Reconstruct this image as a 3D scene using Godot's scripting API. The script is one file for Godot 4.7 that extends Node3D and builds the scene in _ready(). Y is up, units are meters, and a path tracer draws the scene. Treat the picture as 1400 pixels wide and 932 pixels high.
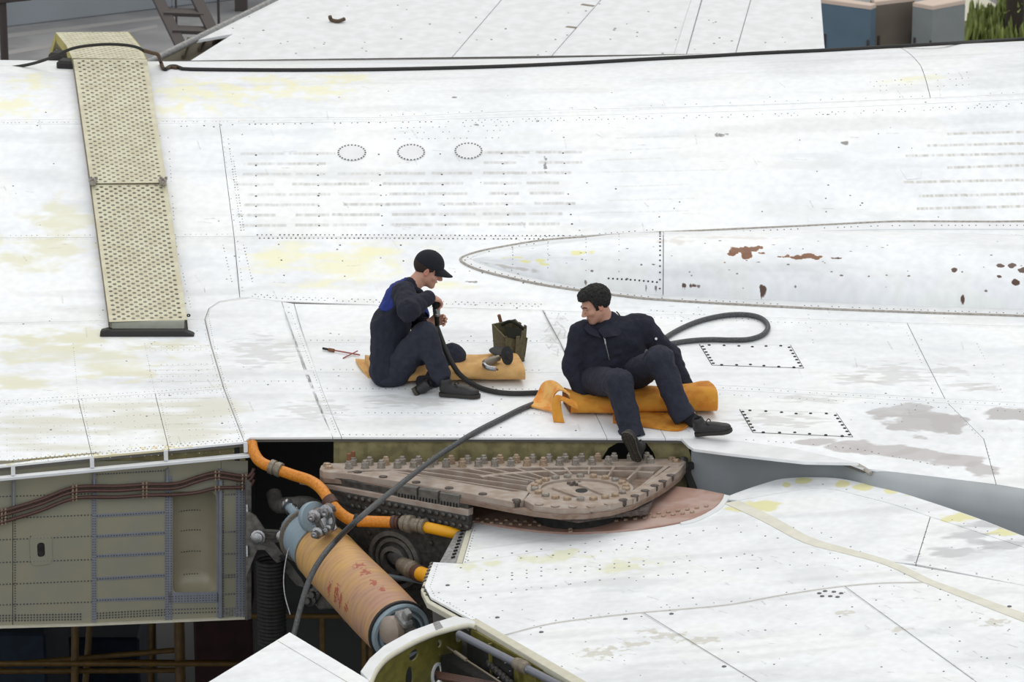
extends Node3D
# Two mechanics on the upper skin of a large swing-wing aircraft. Camera constants are used to read positions off the photograph onto real surfaces.

const F := 4920.0
const PITCH := 0.29670597
var CAM := Vector3(0, 7.64234, 22.7601)
var FWD := Vector3(0, -sin(PITCH), -cos(PITCH))
var UPV := Vector3(0, cos(PITCH), -sin(PITCH))
var prof := PackedFloat32Array()
var rng := RandomNumberGenerator.new()
var M := {}
var deck_img: Image
var wing_img: Image
var names := {}

# ---------------------------------------------------------------- naming
func numbered(called: String) -> String:
	if not names.has(called):
		names[called] = 0
		return called
	names[called] += 1
	return "%s_%03d" % [called, names[called]]

func thing(called: String, label: String, category: String, at := Vector3.ZERO, group := "") -> Node3D:
	var o := Node3D.new()
	o.name = numbered(called)
	add_child(o, true)
	o.position = at
	tag(o, label, category, group)
	return o

func tag(o: Node, label: String, category := "", group := "") -> void:
	o.set_meta("label", label)
	if category:
		o.set_meta("category", category)
	if group:
		o.set_meta("group", group)

func put_mesh(called: String, mesh: Mesh, m: Material, parent: Node = self) -> MeshInstance3D:
	var o := MeshInstance3D.new()
	o.mesh = mesh
	if parent == self:
		o.name = numbered(called)
	else:
		var base := called
		var k := 0
		while parent.has_node(NodePath(called)):
			k += 1
			called = "%s_%03d" % [base, k]
		o.name = called
	o.material_override = m
	parent.add_child(o, true)
	if parent is Node3D and parent != self:
		o.transform = world_of(parent).affine_inverse()   # shapes are written in world coordinates
	return o

func world_of(n: Node) -> Transform3D:
	var t := Transform3D()
	while n is Node3D and n != self:
		t = n.transform * t
		n = n.get_parent()
	return t

func obj(called: String, s: SurfaceTool, m: Material, parent: Node = self, kind := "") -> MeshInstance3D:
	var o := put_mesh(called, s.commit(), m, parent)
	if kind:
		o.set_meta("kind", kind)
	return o

func done(s: SurfaceTool) -> SurfaceTool:
	s.generate_normals()
	return s

# ---------------------------------------------------------------- reading the photograph
func ray(px: float, py: float) -> Vector3:
	return FWD + Vector3.RIGHT * ((px - 700.0) / F) - UPV * ((py - 466.0) / F)

func P(px: float, py: float, d: float) -> Vector3:
	return CAM + ray(px, py) * d

func on_plane(px: float, py: float, o: Vector3, n: Vector3) -> Vector3:
	var r := ray(px, py)
	return CAM + r * ((o - CAM).dot(n) / r.dot(n))

func slope_at(t: float) -> float:
	return tan(deg_to_rad(3.0 + 10.0 * smoothstep(1.9, 3.0, t) + 5.0 * smoothstep(2.6, 3.4, t) - 18.0 * smoothstep(4.5, 6.3, t) - 14.0 * smoothstep(6.0, 7.5, t)))

func make_profile() -> void:
	prof.resize(801)                       # t from -4 to 12 in steps of 0.02
	var h := 0.0
	for i in 801:
		prof[i] = h
		h += slope_at(-4.0 + i * 0.02 + 0.01) * 0.02
	var zero := prof[200]
	for i in 801:
		prof[i] -= zero

func H(x: float, z: float) -> float:
	var f := clampf((-z + 4.0) / 0.02, 0.0, 799.0)
	var i := int(f)
	var y := lerpf(prof[i], prof[i + 1], f - i)
	var g := 1.08 + 0.02 * x + 0.004 * x * x
	return y * lerpf(1.0, g, smoothstep(0.5, 4.0, -z))

func HN(x: float, z: float) -> Vector3:
	var e := 0.01
	return Vector3(H(x - e, z) - H(x + e, z), 2.0 * e, H(x, z - e) - H(x, z + e)).normalized()

func on_deck(px: float, py: float, up := 0.0) -> Vector3:
	var r := ray(px, py)
	var d := 22.0
	while d < 34.0:
		var p := CAM + r * d
		if p.y < H(p.x, p.z) + up:
			break
		d += 0.1
	var a := d - 0.1
	var b := d
	for i in 14:
		var m := (a + b) * 0.5
		var p := CAM + r * m
		if p.y < H(p.x, p.z) + up:
			b = m
		else:
			a = m
	return CAM + r * b

func deck_depth(px: float, py: float) -> float:
	return (on_deck(px, py) - CAM).dot(FWD)

# ---------------------------------------------------------------- mesh helpers
func st() -> SurfaceTool:
	var s := SurfaceTool.new()
	s.begin(Mesh.PRIMITIVE_TRIANGLES)
	s.set_smooth_group(-1)
	return s

func tri(s: SurfaceTool, a: Vector3, b: Vector3, c: Vector3) -> void:
	s.add_vertex(a); s.add_vertex(c); s.add_vertex(b)

func quad(s: SurfaceTool, a: Vector3, b: Vector3, c: Vector3, d: Vector3) -> void:
	tri(s, a, b, c); tri(s, a, c, d)

func frame(o: Vector3, z: Vector3, hint := Vector3.UP) -> Transform3D:
	z = z.normalized()
	if absf(z.dot(hint.normalized())) > 0.98:
		hint = Vector3.RIGHT if absf(z.x) < 0.9 else Vector3.FORWARD
	var x := hint.cross(z).normalized()
	return Transform3D(Basis(x, z.cross(x), z), o)

func cbox(s: SurfaceTool, t: Transform3D, size: Vector3, b := 0.004) -> void:
	var h := size * 0.5
	b = minf(b, minf(h.x, minf(h.y, h.z)) * 0.9)
	s.set_smooth_group(-1)
	var v := func(ax: int, g: Vector3) -> Vector3:
		var q := Vector3(g.x * (h.x - b), g.y * (h.y - b), g.z * (h.z - b))
		q[ax] = g[ax] * h[ax]
		return t * q
	for ax in 3:
		var u := (ax + 1) % 3
		var w := (ax + 2) % 3
		for sg in [-1.0, 1.0]:
			var c := []
			for q in [[-1.0, -1.0], [1.0, -1.0], [1.0, 1.0], [-1.0, 1.0]]:
				var g := Vector3()
				g[ax] = sg; g[u] = q[0]; g[w] = q[1]
				c.append(v.call(ax, g))
			if sg > 0: quad(s, c[0], c[1], c[2], c[3])
			else: quad(s, c[3], c[2], c[1], c[0])
	for ax in 3:                                  # edges that run along ax
		var u := (ax + 1) % 3
		var w := (ax + 2) % 3
		for su in [-1.0, 1.0]:
			for sw in [-1.0, 1.0]:
				var g0 := Vector3()
				g0[ax] = -1.0; g0[u] = su; g0[w] = sw
				var g1 := g0
				g1[ax] = 1.0
				var a: Vector3 = v.call(u, g0)
				var bq: Vector3 = v.call(u, g1)
				var c: Vector3 = v.call(w, g1)
				var d: Vector3 = v.call(w, g0)
				if su * sw < 0: quad(s, a, bq, c, d)
				else: quad(s, d, c, bq, a)
	for sx in [-1.0, 1.0]:
		for sy in [-1.0, 1.0]:
			for sz in [-1.0, 1.0]:
				var g := Vector3(sx, sy, sz)
				if sx * sy * sz > 0: tri(s, v.call(0, g), v.call(1, g), v.call(2, g))
				else: tri(s, v.call(2, g), v.call(1, g), v.call(0, g))

func bar(s: SurfaceTool, a: Vector3, b: Vector3, w: float, h: float, up := Vector3.UP, bev := 0.003) -> void:
	var z := (b - a).normalized()
	var t := frame((a + b) * 0.5, z, up)
	cbox(s, t, Vector3(w, h, a.distance_to(b)), bev)

func ccw(poly: PackedVector2Array) -> PackedVector2Array:
	var p := poly.duplicate()
	var ar := 0.0
	for i in p.size():
		ar += p[i].cross(p[(i + 1) % p.size()])
	if ar < 0:
		p.reverse()
	return p

func inset(p: PackedVector2Array, b: float) -> PackedVector2Array:
	var out := PackedVector2Array()
	var n := p.size()
	for i in n:
		var e0 := (p[i] - p[(i + n - 1) % n]).normalized()
		var e1 := (p[(i + 1) % n] - p[i]).normalized()
		var n0 := Vector2(-e0.y, e0.x)
		var n1 := Vector2(-e1.y, e1.x)
		var m := n0 + n1
		m = m / maxf(0.4, m.dot(n0)) if m.length() > 0.01 else n0
		out.append(p[i] + m * b)
	return out

# a polygon in the xy plane of t, pushed from h0 to h1 along its z
func prism(s: SurfaceTool, poly: PackedVector2Array, t: Transform3D, h0: float, h1: float, bev := 0.0, smooth_sides := false) -> void:
	var p := ccw(poly)
	var n := p.size()
	var q := inset(p, bev) if bev > 0 else p
	var idx := Geometry2D.triangulate_polygon(q)
	s.set_smooth_group(-1)
	for i in range(0, idx.size(), 3):
		var a := q[idx[i]]; var b := q[idx[i + 1]]; var c := q[idx[i + 2]]
		if (b - a).cross(c - a) < 0:
			var w := b; b = c; c = w
		tri(s, t * Vector3(a.x, a.y, h1), t * Vector3(b.x, b.y, h1), t * Vector3(c.x, c.y, h1))
		tri(s, t * Vector3(c.x, c.y, h0), t * Vector3(b.x, b.y, h0), t * Vector3(a.x, a.y, h0))
	if smooth_sides: s.set_smooth_group(3)
	for i in n:
		var j := (i + 1) % n
		quad(s, t * Vector3(p[i].x, p[i].y, h0), t * Vector3(p[j].x, p[j].y, h0), t * Vector3(p[j].x, p[j].y, h1 - bev), t * Vector3(p[i].x, p[i].y, h1 - bev))
		if bev > 0:
			quad(s, t * Vector3(p[i].x, p[i].y, h1 - bev), t * Vector3(p[j].x, p[j].y, h1 - bev), t * Vector3(q[j].x, q[j].y, h1), t * Vector3(q[i].x, q[i].y, h1))
	s.set_smooth_group(-1)

# a flat ring between two closed outlines with the same number of points
func ring_prism(s: SurfaceTool, outer: PackedVector2Array, inner: PackedVector2Array, t: Transform3D, h0: float, h1: float) -> void:
	var n := outer.size()
	s.set_smooth_group(-1)
	for i in n:
		var j := (i + 1) % n
		var a := outer[i]; var b := outer[j]; var c := inner[j]; var d := inner[i]
		quad(s, t * Vector3(a.x, a.y, h1), t * Vector3(b.x, b.y, h1), t * Vector3(c.x, c.y, h1), t * Vector3(d.x, d.y, h1))
		quad(s, t * Vector3(d.x, d.y, h0), t * Vector3(c.x, c.y, h0), t * Vector3(b.x, b.y, h0), t * Vector3(a.x, a.y, h0))
		quad(s, t * Vector3(a.x, a.y, h0), t * Vector3(b.x, b.y, h0), t * Vector3(b.x, b.y, h1), t * Vector3(a.x, a.y, h1))
		quad(s, t * Vector3(c.x, c.y, h0), t * Vector3(d.x, d.y, h0), t * Vector3(d.x, d.y, h1), t * Vector3(c.x, c.y, h1))

func circle(c: Vector2, rx: float, ry := -1.0, n := 20) -> PackedVector2Array:
	var out := PackedVector2Array()
	if ry < 0: ry = rx
	for i in n:
		var a := TAU * i / n
		out.append(c + Vector2(cos(a) * rx, sin(a) * ry))
	return out

func round_rect(c: Vector2, w: float, h: float, r: float, k := 5) -> PackedVector2Array:
	var out := PackedVector2Array()
	for q in [[1, 1, 0.0], [-1, 1, 0.5], [-1, -1, 1.0], [1, -1, 1.5]]:
		for i in k + 1:
			var a: float = PI * (q[2] + 0.5 * i / k)
			out.append(c + Vector2(q[0] * (w * 0.5 - r) + cos(a) * r, q[1] * (h * 0.5 - r) + sin(a) * r))
	return out

func catmull(p: Array, sub := 6) -> PackedVector3Array:
	var out := PackedVector3Array()
	var n := p.size()
	for i in n - 1:
		var p0: Vector3 = p[maxi(i - 1, 0)]
		var p1: Vector3 = p[i]
		var p2: Vector3 = p[i + 1]
		var p3: Vector3 = p[mini(i + 2, n - 1)]
		for k in sub:
			out.append(p1.cubic_interpolate(p2, p0, p3, float(k) / sub))
	out.append(p[n - 1])
	return out

func tube(s: SurfaceTool, pts: PackedVector3Array, r, sides := 8, caps := true, uvs := false) -> void:
	var n := pts.size()
	var up := Vector3.UP
	var rings := []
	for i in n:
		var d := (pts[mini(i + 1, n - 1)] - pts[maxi(i - 1, 0)]).normalized()
		if absf(d.dot(up)) > 0.97: up = Vector3.FORWARD if absf(d.z) < 0.9 else Vector3.RIGHT
		var x := up.cross(d).normalized()
		var y := d.cross(x)
		up = y
		var rad: float = r[i] if r is Array or r is PackedFloat32Array else r
		var c := PackedVector3Array()
		for k in sides:
			var a := TAU * k / sides
			c.append(pts[i] + x * cos(a) * rad + y * sin(a) * rad)
		rings.append(c)
	s.set_smooth_group(1)
	for i in n - 1:
		for k in sides:
			var j := (k + 1) % sides
			quad(s, rings[i][k], rings[i][j], rings[i + 1][j], rings[i + 1][k])
	s.set_smooth_group(-1)
	if caps:
		for k in range(1, sides - 1):
			tri(s, rings[0][0], rings[0][k + 1], rings[0][k])
			tri(s, rings[n - 1][0], rings[n - 1][k], rings[n - 1][k + 1])

# profile of (radius, height) turned about the z axis of t
func lathe(s: SurfaceTool, t: Transform3D, profile: Array, sides := 20, smooth := true, sx := 1.0, sy := 1.0) -> void:
	var g := 1
	for i in profile.size() - 1:
		var a: Vector2 = profile[i]
		var b: Vector2 = profile[i + 1]
		if smooth: s.set_smooth_group(10 + g)
		if i + 2 < profile.size():
			var c: Vector2 = profile[i + 2]
			if absf((b - a).angle_to(c - b)) > 0.6: g += 1
		for k in sides:
			var a0 := TAU * k / sides
			var a1 := TAU * (k + 1) / sides
			var u0 := Vector3(cos(a0) * sx, sin(a0) * sy, 0)
			var u1 := Vector3(cos(a1) * sx, sin(a1) * sy, 0)
			var p0 := t * (u0 * a.x + Vector3(0, 0, a.y))
			var p1 := t * (u1 * a.x + Vector3(0, 0, a.y))
			var p2 := t * (u1 * b.x + Vector3(0, 0, b.y))
			var p3 := t * (u0 * b.x + Vector3(0, 0, b.y))
			if a.x > 0.00001: tri(s, p0, p1, p2)
			if b.x > 0.00001: tri(s, p0, p2, p3)
			elif a.x > 0.00001 and b.x <= 0.00001: pass
	s.set_smooth_group(-1)

func rod(s: SurfaceTool, a: Vector3, b: Vector3, r: float, sides := 12, bev := 0.0) -> void:
	var l := a.distance_to(b)
	var q := maxf(bev, 0.0001)
	lathe(s, frame(a, b - a), [Vector2(0, 0), Vector2(r - q, 0), Vector2(r, q), Vector2(r, l - q), Vector2(r - q, l), Vector2(0, l)], sides)

# ---------------------------------------------------------------- the deck as a surface
func dxz(px: float, py: float) -> Vector2:
	var p := on_deck(px, py)
	return Vector2(p.x, p.z)

func deck_poly(pix: Array, closed := true) -> PackedVector2Array:
	var out := PackedVector2Array()
	var n := pix.size()
	for i in (n if closed else n - 1):
		var a: Vector2 = pix[i]
		var b: Vector2 = pix[(i + 1) % n]
		var k := maxi(1, int(a.distance_to(b) / 60.0))
		for j in k:
			var q := a.lerp(b, float(j) / k)
			out.append(dxz(q.x, q.y))
	if not closed:
		out.append(dxz(pix[n - 1].x, pix[n - 1].y))
	return out

func deck_uv(p: Vector2) -> Vector2:
	return Vector2((p.x + 4.4) / 8.8, (p.y + 6.9) / 7.7)

func patch(s: SurfaceTool, poly: PackedVector2Array, off: float, thick: float, cell := 0.12, gap := 0.0) -> void:
	var list := [ccw(poly)]
	if gap > 0.0:
		list = Geometry2D.offset_polygon(list[0], -gap)
	for pl in list:
		var lo: Vector2 = pl[0]
		var hi: Vector2 = pl[0]
		for q in pl:
			lo = lo.min(q); hi = hi.max(q)
		for i in range(floori(lo.x / cell), ceili(hi.x / cell)):
			for j in range(floori(lo.y / cell), ceili(hi.y / cell)):
				var c := PackedVector2Array([Vector2(i, j) * cell, Vector2(i + 1, j) * cell, Vector2(i + 1, j + 1) * cell, Vector2(i, j + 1) * cell])
				for r in Geometry2D.intersect_polygons(c, pl):
					var idx := Geometry2D.triangulate_polygon(r)
					for k in range(0, idx.size(), 3):
						var a: Vector2 = r[idx[k]]; var b: Vector2 = r[idx[k + 1]]; var d: Vector2 = r[idx[k + 2]]
						if (b - a).cross(d - a) > 0:
							var w := b; b = d; d = w
						for q in [a, d, b]:
							s.set_uv(deck_uv(q))
							s.set_normal(HN(q.x, q.y))
							s.add_vertex(Vector3(q.x, H(q.x, q.y) + off, q.y))
		var n: int = pl.size()
		for i in n:
			var a: Vector2 = pl[i]
			var b: Vector2 = pl[(i + 1) % n]
			var e := (b - a).normalized()
			s.set_normal(Vector3(e.y, 0, -e.x))
			var ya := H(a.x, a.y) + off
			var yb := H(b.x, b.y) + off
			var v := [Vector3(a.x, ya, a.y), Vector3(b.x, yb, b.y), Vector3(b.x, yb - thick, b.y), Vector3(a.x, ya - thick, a.y)]
			for k in [0, 2, 1, 0, 3, 2]:
				s.set_uv(deck_uv(a))
				s.add_vertex(v[k])
# ---------------------------------------------------------------- blended bodies, meshed as surface nets
# prims: ["c", a, b, ra, rb, k] tapered capsule, ["e", centre, radii, basis, k] ellipsoid, "-c"/"-e" cut away
func pd(pr: Array, p: Vector3) -> float:
	if pr[0].ends_with("c"):
		var a: Vector3 = pr[1]
		var ab: Vector3 = pr[2] - a
		var t := clampf((p - a).dot(ab) / maxf(ab.length_squared(), 1e-9), 0.0, 1.0)
		return (p - a - ab * t).length() - lerpf(pr[3], pr[4], t)
	var q: Vector3 = (pr[3] as Basis).transposed() * (p - (pr[1] as Vector3))
	var r: Vector3 = pr[2]
	var k0 := (q / r).length()
	var k1 := (q / (r * r)).length()
	return k0 * (k0 - 1.0) / maxf(k1, 1e-6)

func cap(a: Vector3, b: Vector3, ra: float, rb: float, k := 0.02, kind := "c") -> Array:
	return [kind, a, b, ra, rb, k]

func ell(c: Vector3, r: Vector3, b := Basis(), k := 0.02, kind := "e") -> Array:
	return [kind, c, r, b, k]

func nets(prims: Array, cell: float, opt := {}) -> Array:
	var lo := Vector3.INF
	var hi := -Vector3.INF
	var boxes := []
	for pr in prims:
		var a: Vector3
		var b: Vector3
		if pr[0].ends_with("c"):
			var m: float = maxf(pr[3], pr[4])
			a = (pr[1] as Vector3).min(pr[2]) - Vector3.ONE * m
			b = (pr[1] as Vector3).max(pr[2]) + Vector3.ONE * m
		else:
			var m2: float = maxf(pr[2].x, maxf(pr[2].y, pr[2].z))
			a = pr[1] - Vector3.ONE * m2
			b = pr[1] + Vector3.ONE * m2
		boxes.append([a, b])
		if not pr[0].begins_with("-"):
			lo = lo.min(a); hi = hi.max(b)
	var pad := cell * 3.0 + 0.02
	lo -= Vector3.ONE * pad; hi += Vector3.ONE * pad
	var n := Vector3i(((hi - lo) / cell).ceil()) + Vector3i.ONE
	var sy := n.x
	var sz := n.x * n.y
	var val := PackedFloat32Array()
	val.resize(n.x * n.y * n.z)
	val.fill(1.0)
	for q in prims.size():
		var pr: Array = prims[q]
		var k: float = pr[pr.size() - 1]
		var e := Vector3.ONE * (k + cell * 2.5)
		var i0 := Vector3i(((boxes[q][0] - e - lo) / cell).floor()).clamp(Vector3i.ZERO, n - Vector3i.ONE)
		var i1 := Vector3i(((boxes[q][1] + e - lo) / cell).ceil()).clamp(Vector3i.ZERO, n - Vector3i.ONE)
		var cut: bool = pr[0].begins_with("-")
		for z in range(i0.z, i1.z + 1):
			for y in range(i0.y, i1.y + 1):
				var at := z * sz + y * sy
				for x in range(i0.x, i1.x + 1):
					var d := pd(pr, lo + Vector3(x, y, z) * cell)
					var o := val[at + x]
					if cut:
						d = -d
						var h := maxf(k - absf(o - d), 0.0) / k
						val[at + x] = maxf(o, d) + h * h * k * 0.25
					else:
						var h := maxf(k - absf(o - d), 0.0) / k
						val[at + x] = minf(o, d) - h * h * k * 0.25
	if opt.has("noise"):
		var nz: FastNoiseLite = opt.noise
		var sc: Vector3 = opt.get("nscale", Vector3.ONE)
		for i in val.size():
			if absf(val[i]) < cell * 3.0:
				var p := lo + Vector3(i % n.x, (i / sy) % n.y, i / sz) * cell
				val[i] += nz.get_noise_3dv(p * sc) * float(opt.namp)
	if opt.has("inflate"):
		for i in val.size(): val[i] -= opt.inflate
	if opt.has("clip"):
		var f: Callable = opt.clip
		for i in val.size():
			if val[i] < cell * 3.0:
				val[i] = maxf(val[i], f.call(lo + Vector3(i % n.x, (i / sy) % n.y, i / sz) * cell))
	var vid := PackedInt32Array()
	vid.resize(val.size())
	vid.fill(-1)
	var verts := PackedVector3Array()
	var offs := PackedInt32Array([0, 1, sy, sy + 1, sz, sz + 1, sz + sy, sz + sy + 1])
	var edges := [[0, 1], [2, 3], [4, 5], [6, 7], [0, 2], [1, 3], [4, 6], [5, 7], [0, 4], [1, 5], [2, 6], [3, 7]]
	var far := cell * 3.5
	for z in n.z - 1:
		for y in n.y - 1:
			var row := z * sz + y * sy
			for x in n.x - 1:
				var i := row + x
				if absf(val[i]) > far: continue
				var m := 0
				for c in 8:
					if val[i + offs[c]] < 0.0: m += 1
				if m == 0 or m == 8: continue
				var sum := Vector3.ZERO
				var cnt := 0
				for e in edges:
					var a := val[i + offs[e[0]]]
					var b := val[i + offs[e[1]]]
					if (a < 0.0) != (b < 0.0):
						var t := a / (a - b)
						var ca := Vector3(e[0] & 1, (e[0] >> 1) & 1, e[0] >> 2)
						var cb := Vector3(e[1] & 1, (e[1] >> 1) & 1, e[1] >> 2)
						sum += ca.lerp(cb, t)
						cnt += 1
				vid[i] = verts.size()
				verts.append(lo + (Vector3(x, y, z) + sum / cnt) * cell)
	var idx := PackedInt32Array()
	var du := [1, sy, sz]
	for z in range(1, n.z - 1):
		for y in range(1, n.y - 1):
			var row := z * sz + y * sy
			for x in range(1, n.x - 1):
				var i := row + x
				if vid[i] < 0 and absf(val[i]) > far: continue
				for ax in 3:
					var a := val[i]
					var b := val[i + du[ax]]
					if (a < 0.0) == (b < 0.0): continue
					var u: int = du[(ax + 1) % 3]
					var w: int = du[(ax + 2) % 3]
					var q0 := vid[i - u - w]
					var q1 := vid[i - w]
					var q2 := vid[i]
					var q3 := vid[i - u]
					if q0 < 0 or q1 < 0 or q2 < 0 or q3 < 0: continue
					if a < 0.0: idx.append_array([q0, q2, q1, q0, q3, q2])
					else: idx.append_array([q0, q1, q2, q0, q2, q3])
	var nor := PackedVector3Array()
	nor.resize(verts.size())
	for i in range(0, idx.size(), 3):
		var fn := (verts[idx[i + 2]] - verts[idx[i]]).cross(verts[idx[i + 1]] - verts[idx[i]])
		for k in 3: nor[idx[i + k]] += fn
	for i in nor.size(): nor[i] = nor[i].normalized()
	return [verts, nor, idx]

func add_nets(s: SurfaceTool, r: Array, tint = null) -> void:
	var v: PackedVector3Array = r[0]
	var nn: PackedVector3Array = r[1]
	for i in r[2]:
		if tint != null: s.set_color(tint.call(v[i]))
		s.set_normal(nn[i])
		s.add_vertex(v[i])

func net_obj(called: String, prims: Array, cell: float, m: Material, parent: Node, opt := {}) -> MeshInstance3D:
	var r := nets(prims, cell, opt)
	var arr := []
	arr.resize(Mesh.ARRAY_MAX)
	arr[Mesh.ARRAY_VERTEX] = r[0]
	arr[Mesh.ARRAY_NORMAL] = r[1]
	arr[Mesh.ARRAY_INDEX] = r[2]
	if opt.has("tint"):
		var col := PackedColorArray()
		for p in r[0]: col.append(opt.tint.call(p))
		arr[Mesh.ARRAY_COLOR] = col
	var am := ArrayMesh.new()
	am.add_surface_from_arrays(Mesh.PRIMITIVE_TRIANGLES, arr)
	return put_mesh(called, am, m, parent)
# ---------------------------------------------------------------- materials and textures
func noise(sd: int, freq: float, oct := 4, type := FastNoiseLite.TYPE_SIMPLEX_SMOOTH) -> FastNoiseLite:
	var n := FastNoiseLite.new()
	n.seed = sd
	n.frequency = freq
	n.noise_type = type
	n.fractal_octaves = oct
	return n

func tone_tex(sd: int, freq: float, lo: Color, hi: Color, a := 0.3, b := 0.7, size := 512, oct := 5, stretch := 1) -> ImageTexture:
	var src := noise(sd, freq, oct).get_seamless_image(size, size / stretch)
	src.convert(Image.FORMAT_L8)
	if stretch > 1: src.resize(size, size, Image.INTERPOLATE_BILINEAR)
	var d := src.get_data()
	var lut := []
	for i in 256:
		var t := smoothstep(a, b, i / 255.0)
		var c := lo.lerp(hi, t)
		lut.append([int(c.r * 255), int(c.g * 255), int(c.b * 255)])
	var out := PackedByteArray()
	out.resize(size * size * 3)
	var k := 0
	for v in d:
		var c: Array = lut[v]
		out[k] = c[0]; out[k + 1] = c[1]; out[k + 2] = c[2]
		k += 3
	return ImageTexture.create_from_image(Image.create_from_data(size, size, false, Image.FORMAT_RGB8, out))

func bump_tex(sd: int, freq: float, strength := 4.0, size := 512, oct := 4) -> ImageTexture:
	var im := noise(sd, freq, oct).get_seamless_image(size, size)
	im.convert(Image.FORMAT_RGBA8)
	im.bump_map_to_normal_map(strength)
	return ImageTexture.create_from_image(im)

func mat(c: Color, rough := 0.6, metal := 0.0, tex: Texture2D = null, sc := 1.0, nrm: Texture2D = null, ns := 1.0) -> StandardMaterial3D:
	var m := StandardMaterial3D.new()
	m.albedo_color = c
	m.roughness = rough
	m.metallic = metal
	m.uv1_triplanar = true
	m.uv1_world_triplanar = true
	m.uv1_scale = Vector3.ONE * sc
	if tex: m.albedo_texture = tex
	if nrm:
		m.normal_enabled = true
		m.normal_texture = nrm
		m.normal_scale = ns
	return m

func make_materials() -> void:
	var soft := tone_tex(11, 0.012, Color(0.95, 0.95, 0.945), Color(1, 1, 1), 0.1, 0.9)
	var grime := tone_tex(12, 0.02, Color(0.8, 0.785, 0.765), Color(1, 1, 1), 0.1, 0.8)
	var heavy := tone_tex(13, 0.025, Color(0.6, 0.58, 0.56), Color(1, 1, 1), 0.1, 0.85)
	var rust := tone_tex(14, 0.02, Color(0.8, 0.7, 0.63), Color(1, 0.98, 0.96), 0.1, 0.85)
	var weave := bump_tex(21, 0.12, 3.0)
	var crumple := bump_tex(22, 0.018, 9.0, 512, 5)
	var cloth := tone_tex(15, 0.012, Color(0.82, 0.82, 0.85), Color(1.0, 1.0, 1.0), 0.15, 0.85)
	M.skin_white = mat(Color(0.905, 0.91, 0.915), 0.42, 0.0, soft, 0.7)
	M.under_white = mat(Color(0.42, 0.42, 0.4), 0.8)
	M.seam = mat(Color(0.38, 0.37, 0.35), 0.9)
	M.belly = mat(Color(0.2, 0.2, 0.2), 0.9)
	M.flank_shade_grey = mat(Color(0.62, 0.64, 0.655), 0.5, 0.0, soft, 0.5)  # white flank paint with the side shade mixed into its colour
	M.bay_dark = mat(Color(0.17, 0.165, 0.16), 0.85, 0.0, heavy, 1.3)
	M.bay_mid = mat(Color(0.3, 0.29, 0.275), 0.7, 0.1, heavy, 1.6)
	M.bay_grey = mat(Color(0.44, 0.43, 0.41), 0.65, 0.2, grime, 1.8)
	M.wall = mat(Color(0.575, 0.565, 0.5), 0.6, 0.0, tone_tex(16, 0.01, Color(0.95, 0.955, 0.965), Color(1.0, 0.985, 0.94), 0.1, 0.9), 0.6)
	M.wall_blue = mat(Color(0.5, 0.515, 0.545), 0.6, 0.0, soft, 2.0)
	M.pocket = mat(Color(0.6, 0.575, 0.49), 0.35, 0.0, soft, 0.9)
	M.olive = mat(Color(0.56, 0.53, 0.37), 0.6, 0.0, grime, 0.8)
	M.slot_dark = mat(Color(0.3, 0.27, 0.2), 0.8)
	M.olive_green = mat(Color(0.47, 0.45, 0.2), 0.55, 0.0, grime, 1.2)
	M.beige = mat(Color(0.8, 0.785, 0.71), 0.6, 0.0, soft, 2.0)
	M.rod_grey = mat(Color(0.47, 0.475, 0.51), 0.45, 0.2, soft, 2.0)
	M.strip = mat(Color(0.87, 0.86, 0.8), 0.55, 0.0, soft, 1.0)
	M.titan = mat(Color(0.67, 0.625, 0.585), 0.55, 0.15, tone_tex(17, 0.012, Color(0.88, 0.83, 0.79), Color(1, 1, 1), 0.1, 0.9), 1.2)
	M.titan_dark = mat(Color(0.4, 0.36, 0.335), 0.7, 0.2, heavy, 2.0)
	M.pocket_floor = mat(Color(0.54, 0.475, 0.43), 0.75, 0.1, tone_tex(18, 0.015, Color(0.84, 0.77, 0.71), Color(1, 1, 1), 0.1, 0.9), 1.5)  # darker than the ribs: shade of the pockets put into the colour
	M.ring_plate = mat(Color(0.7, 0.6, 0.56), 0.6, 0.1, tone_tex(19, 0.008, Color(0.88, 0.8, 0.76), Color(1, 1, 1), 0.2, 0.8), 0.8)
	M.lug_grey = mat(Color(0.6, 0.6, 0.6), 0.5, 0.2, grime, 2.0)
	M.bolt = mat(Color(0.68, 0.66, 0.63), 0.38, 0.65, grime, 6.0)
	M.bolt_tan = mat(Color(0.72, 0.67, 0.6), 0.45, 0.4, rust, 6.0)
	M.bolt_rust = mat(Color(0.5, 0.33, 0.22), 0.7, 0.2)
	M.steel = mat(Color(0.66, 0.66, 0.67), 0.3, 0.85, grime, 5.0)
	M.steel_dark = mat(Color(0.34, 0.335, 0.33), 0.45, 0.6, grime, 4.0)
	M.rivet = mat(Color(1, 1, 1), 0.6)
	M.rivet.uv1_triplanar = false
	M.rivet.vertex_color_use_as_albedo = true
	M.ramp = mat(Color(0.81, 0.795, 0.69), 0.55, 0.0, tone_tex(20, 0.012, Color(0.93, 0.91, 0.89), Color(1, 1, 1), 0.2, 0.8), 0.9)
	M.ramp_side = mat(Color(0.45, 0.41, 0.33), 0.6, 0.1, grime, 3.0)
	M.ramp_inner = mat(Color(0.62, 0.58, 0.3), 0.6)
	M.ramp_grey = mat(Color(0.66, 0.665, 0.61), 0.5, 0.1, soft, 2.0)
	M.rubber = mat(Color(0.16, 0.155, 0.15), 0.75)
	M.cable = mat(Color(0.17, 0.165, 0.16), 0.7, 0.0, grime, 9.0)
	M.cable_rust = mat(Color(0.42, 0.34, 0.26), 0.8, 0.0, heavy, 12.0)
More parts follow.
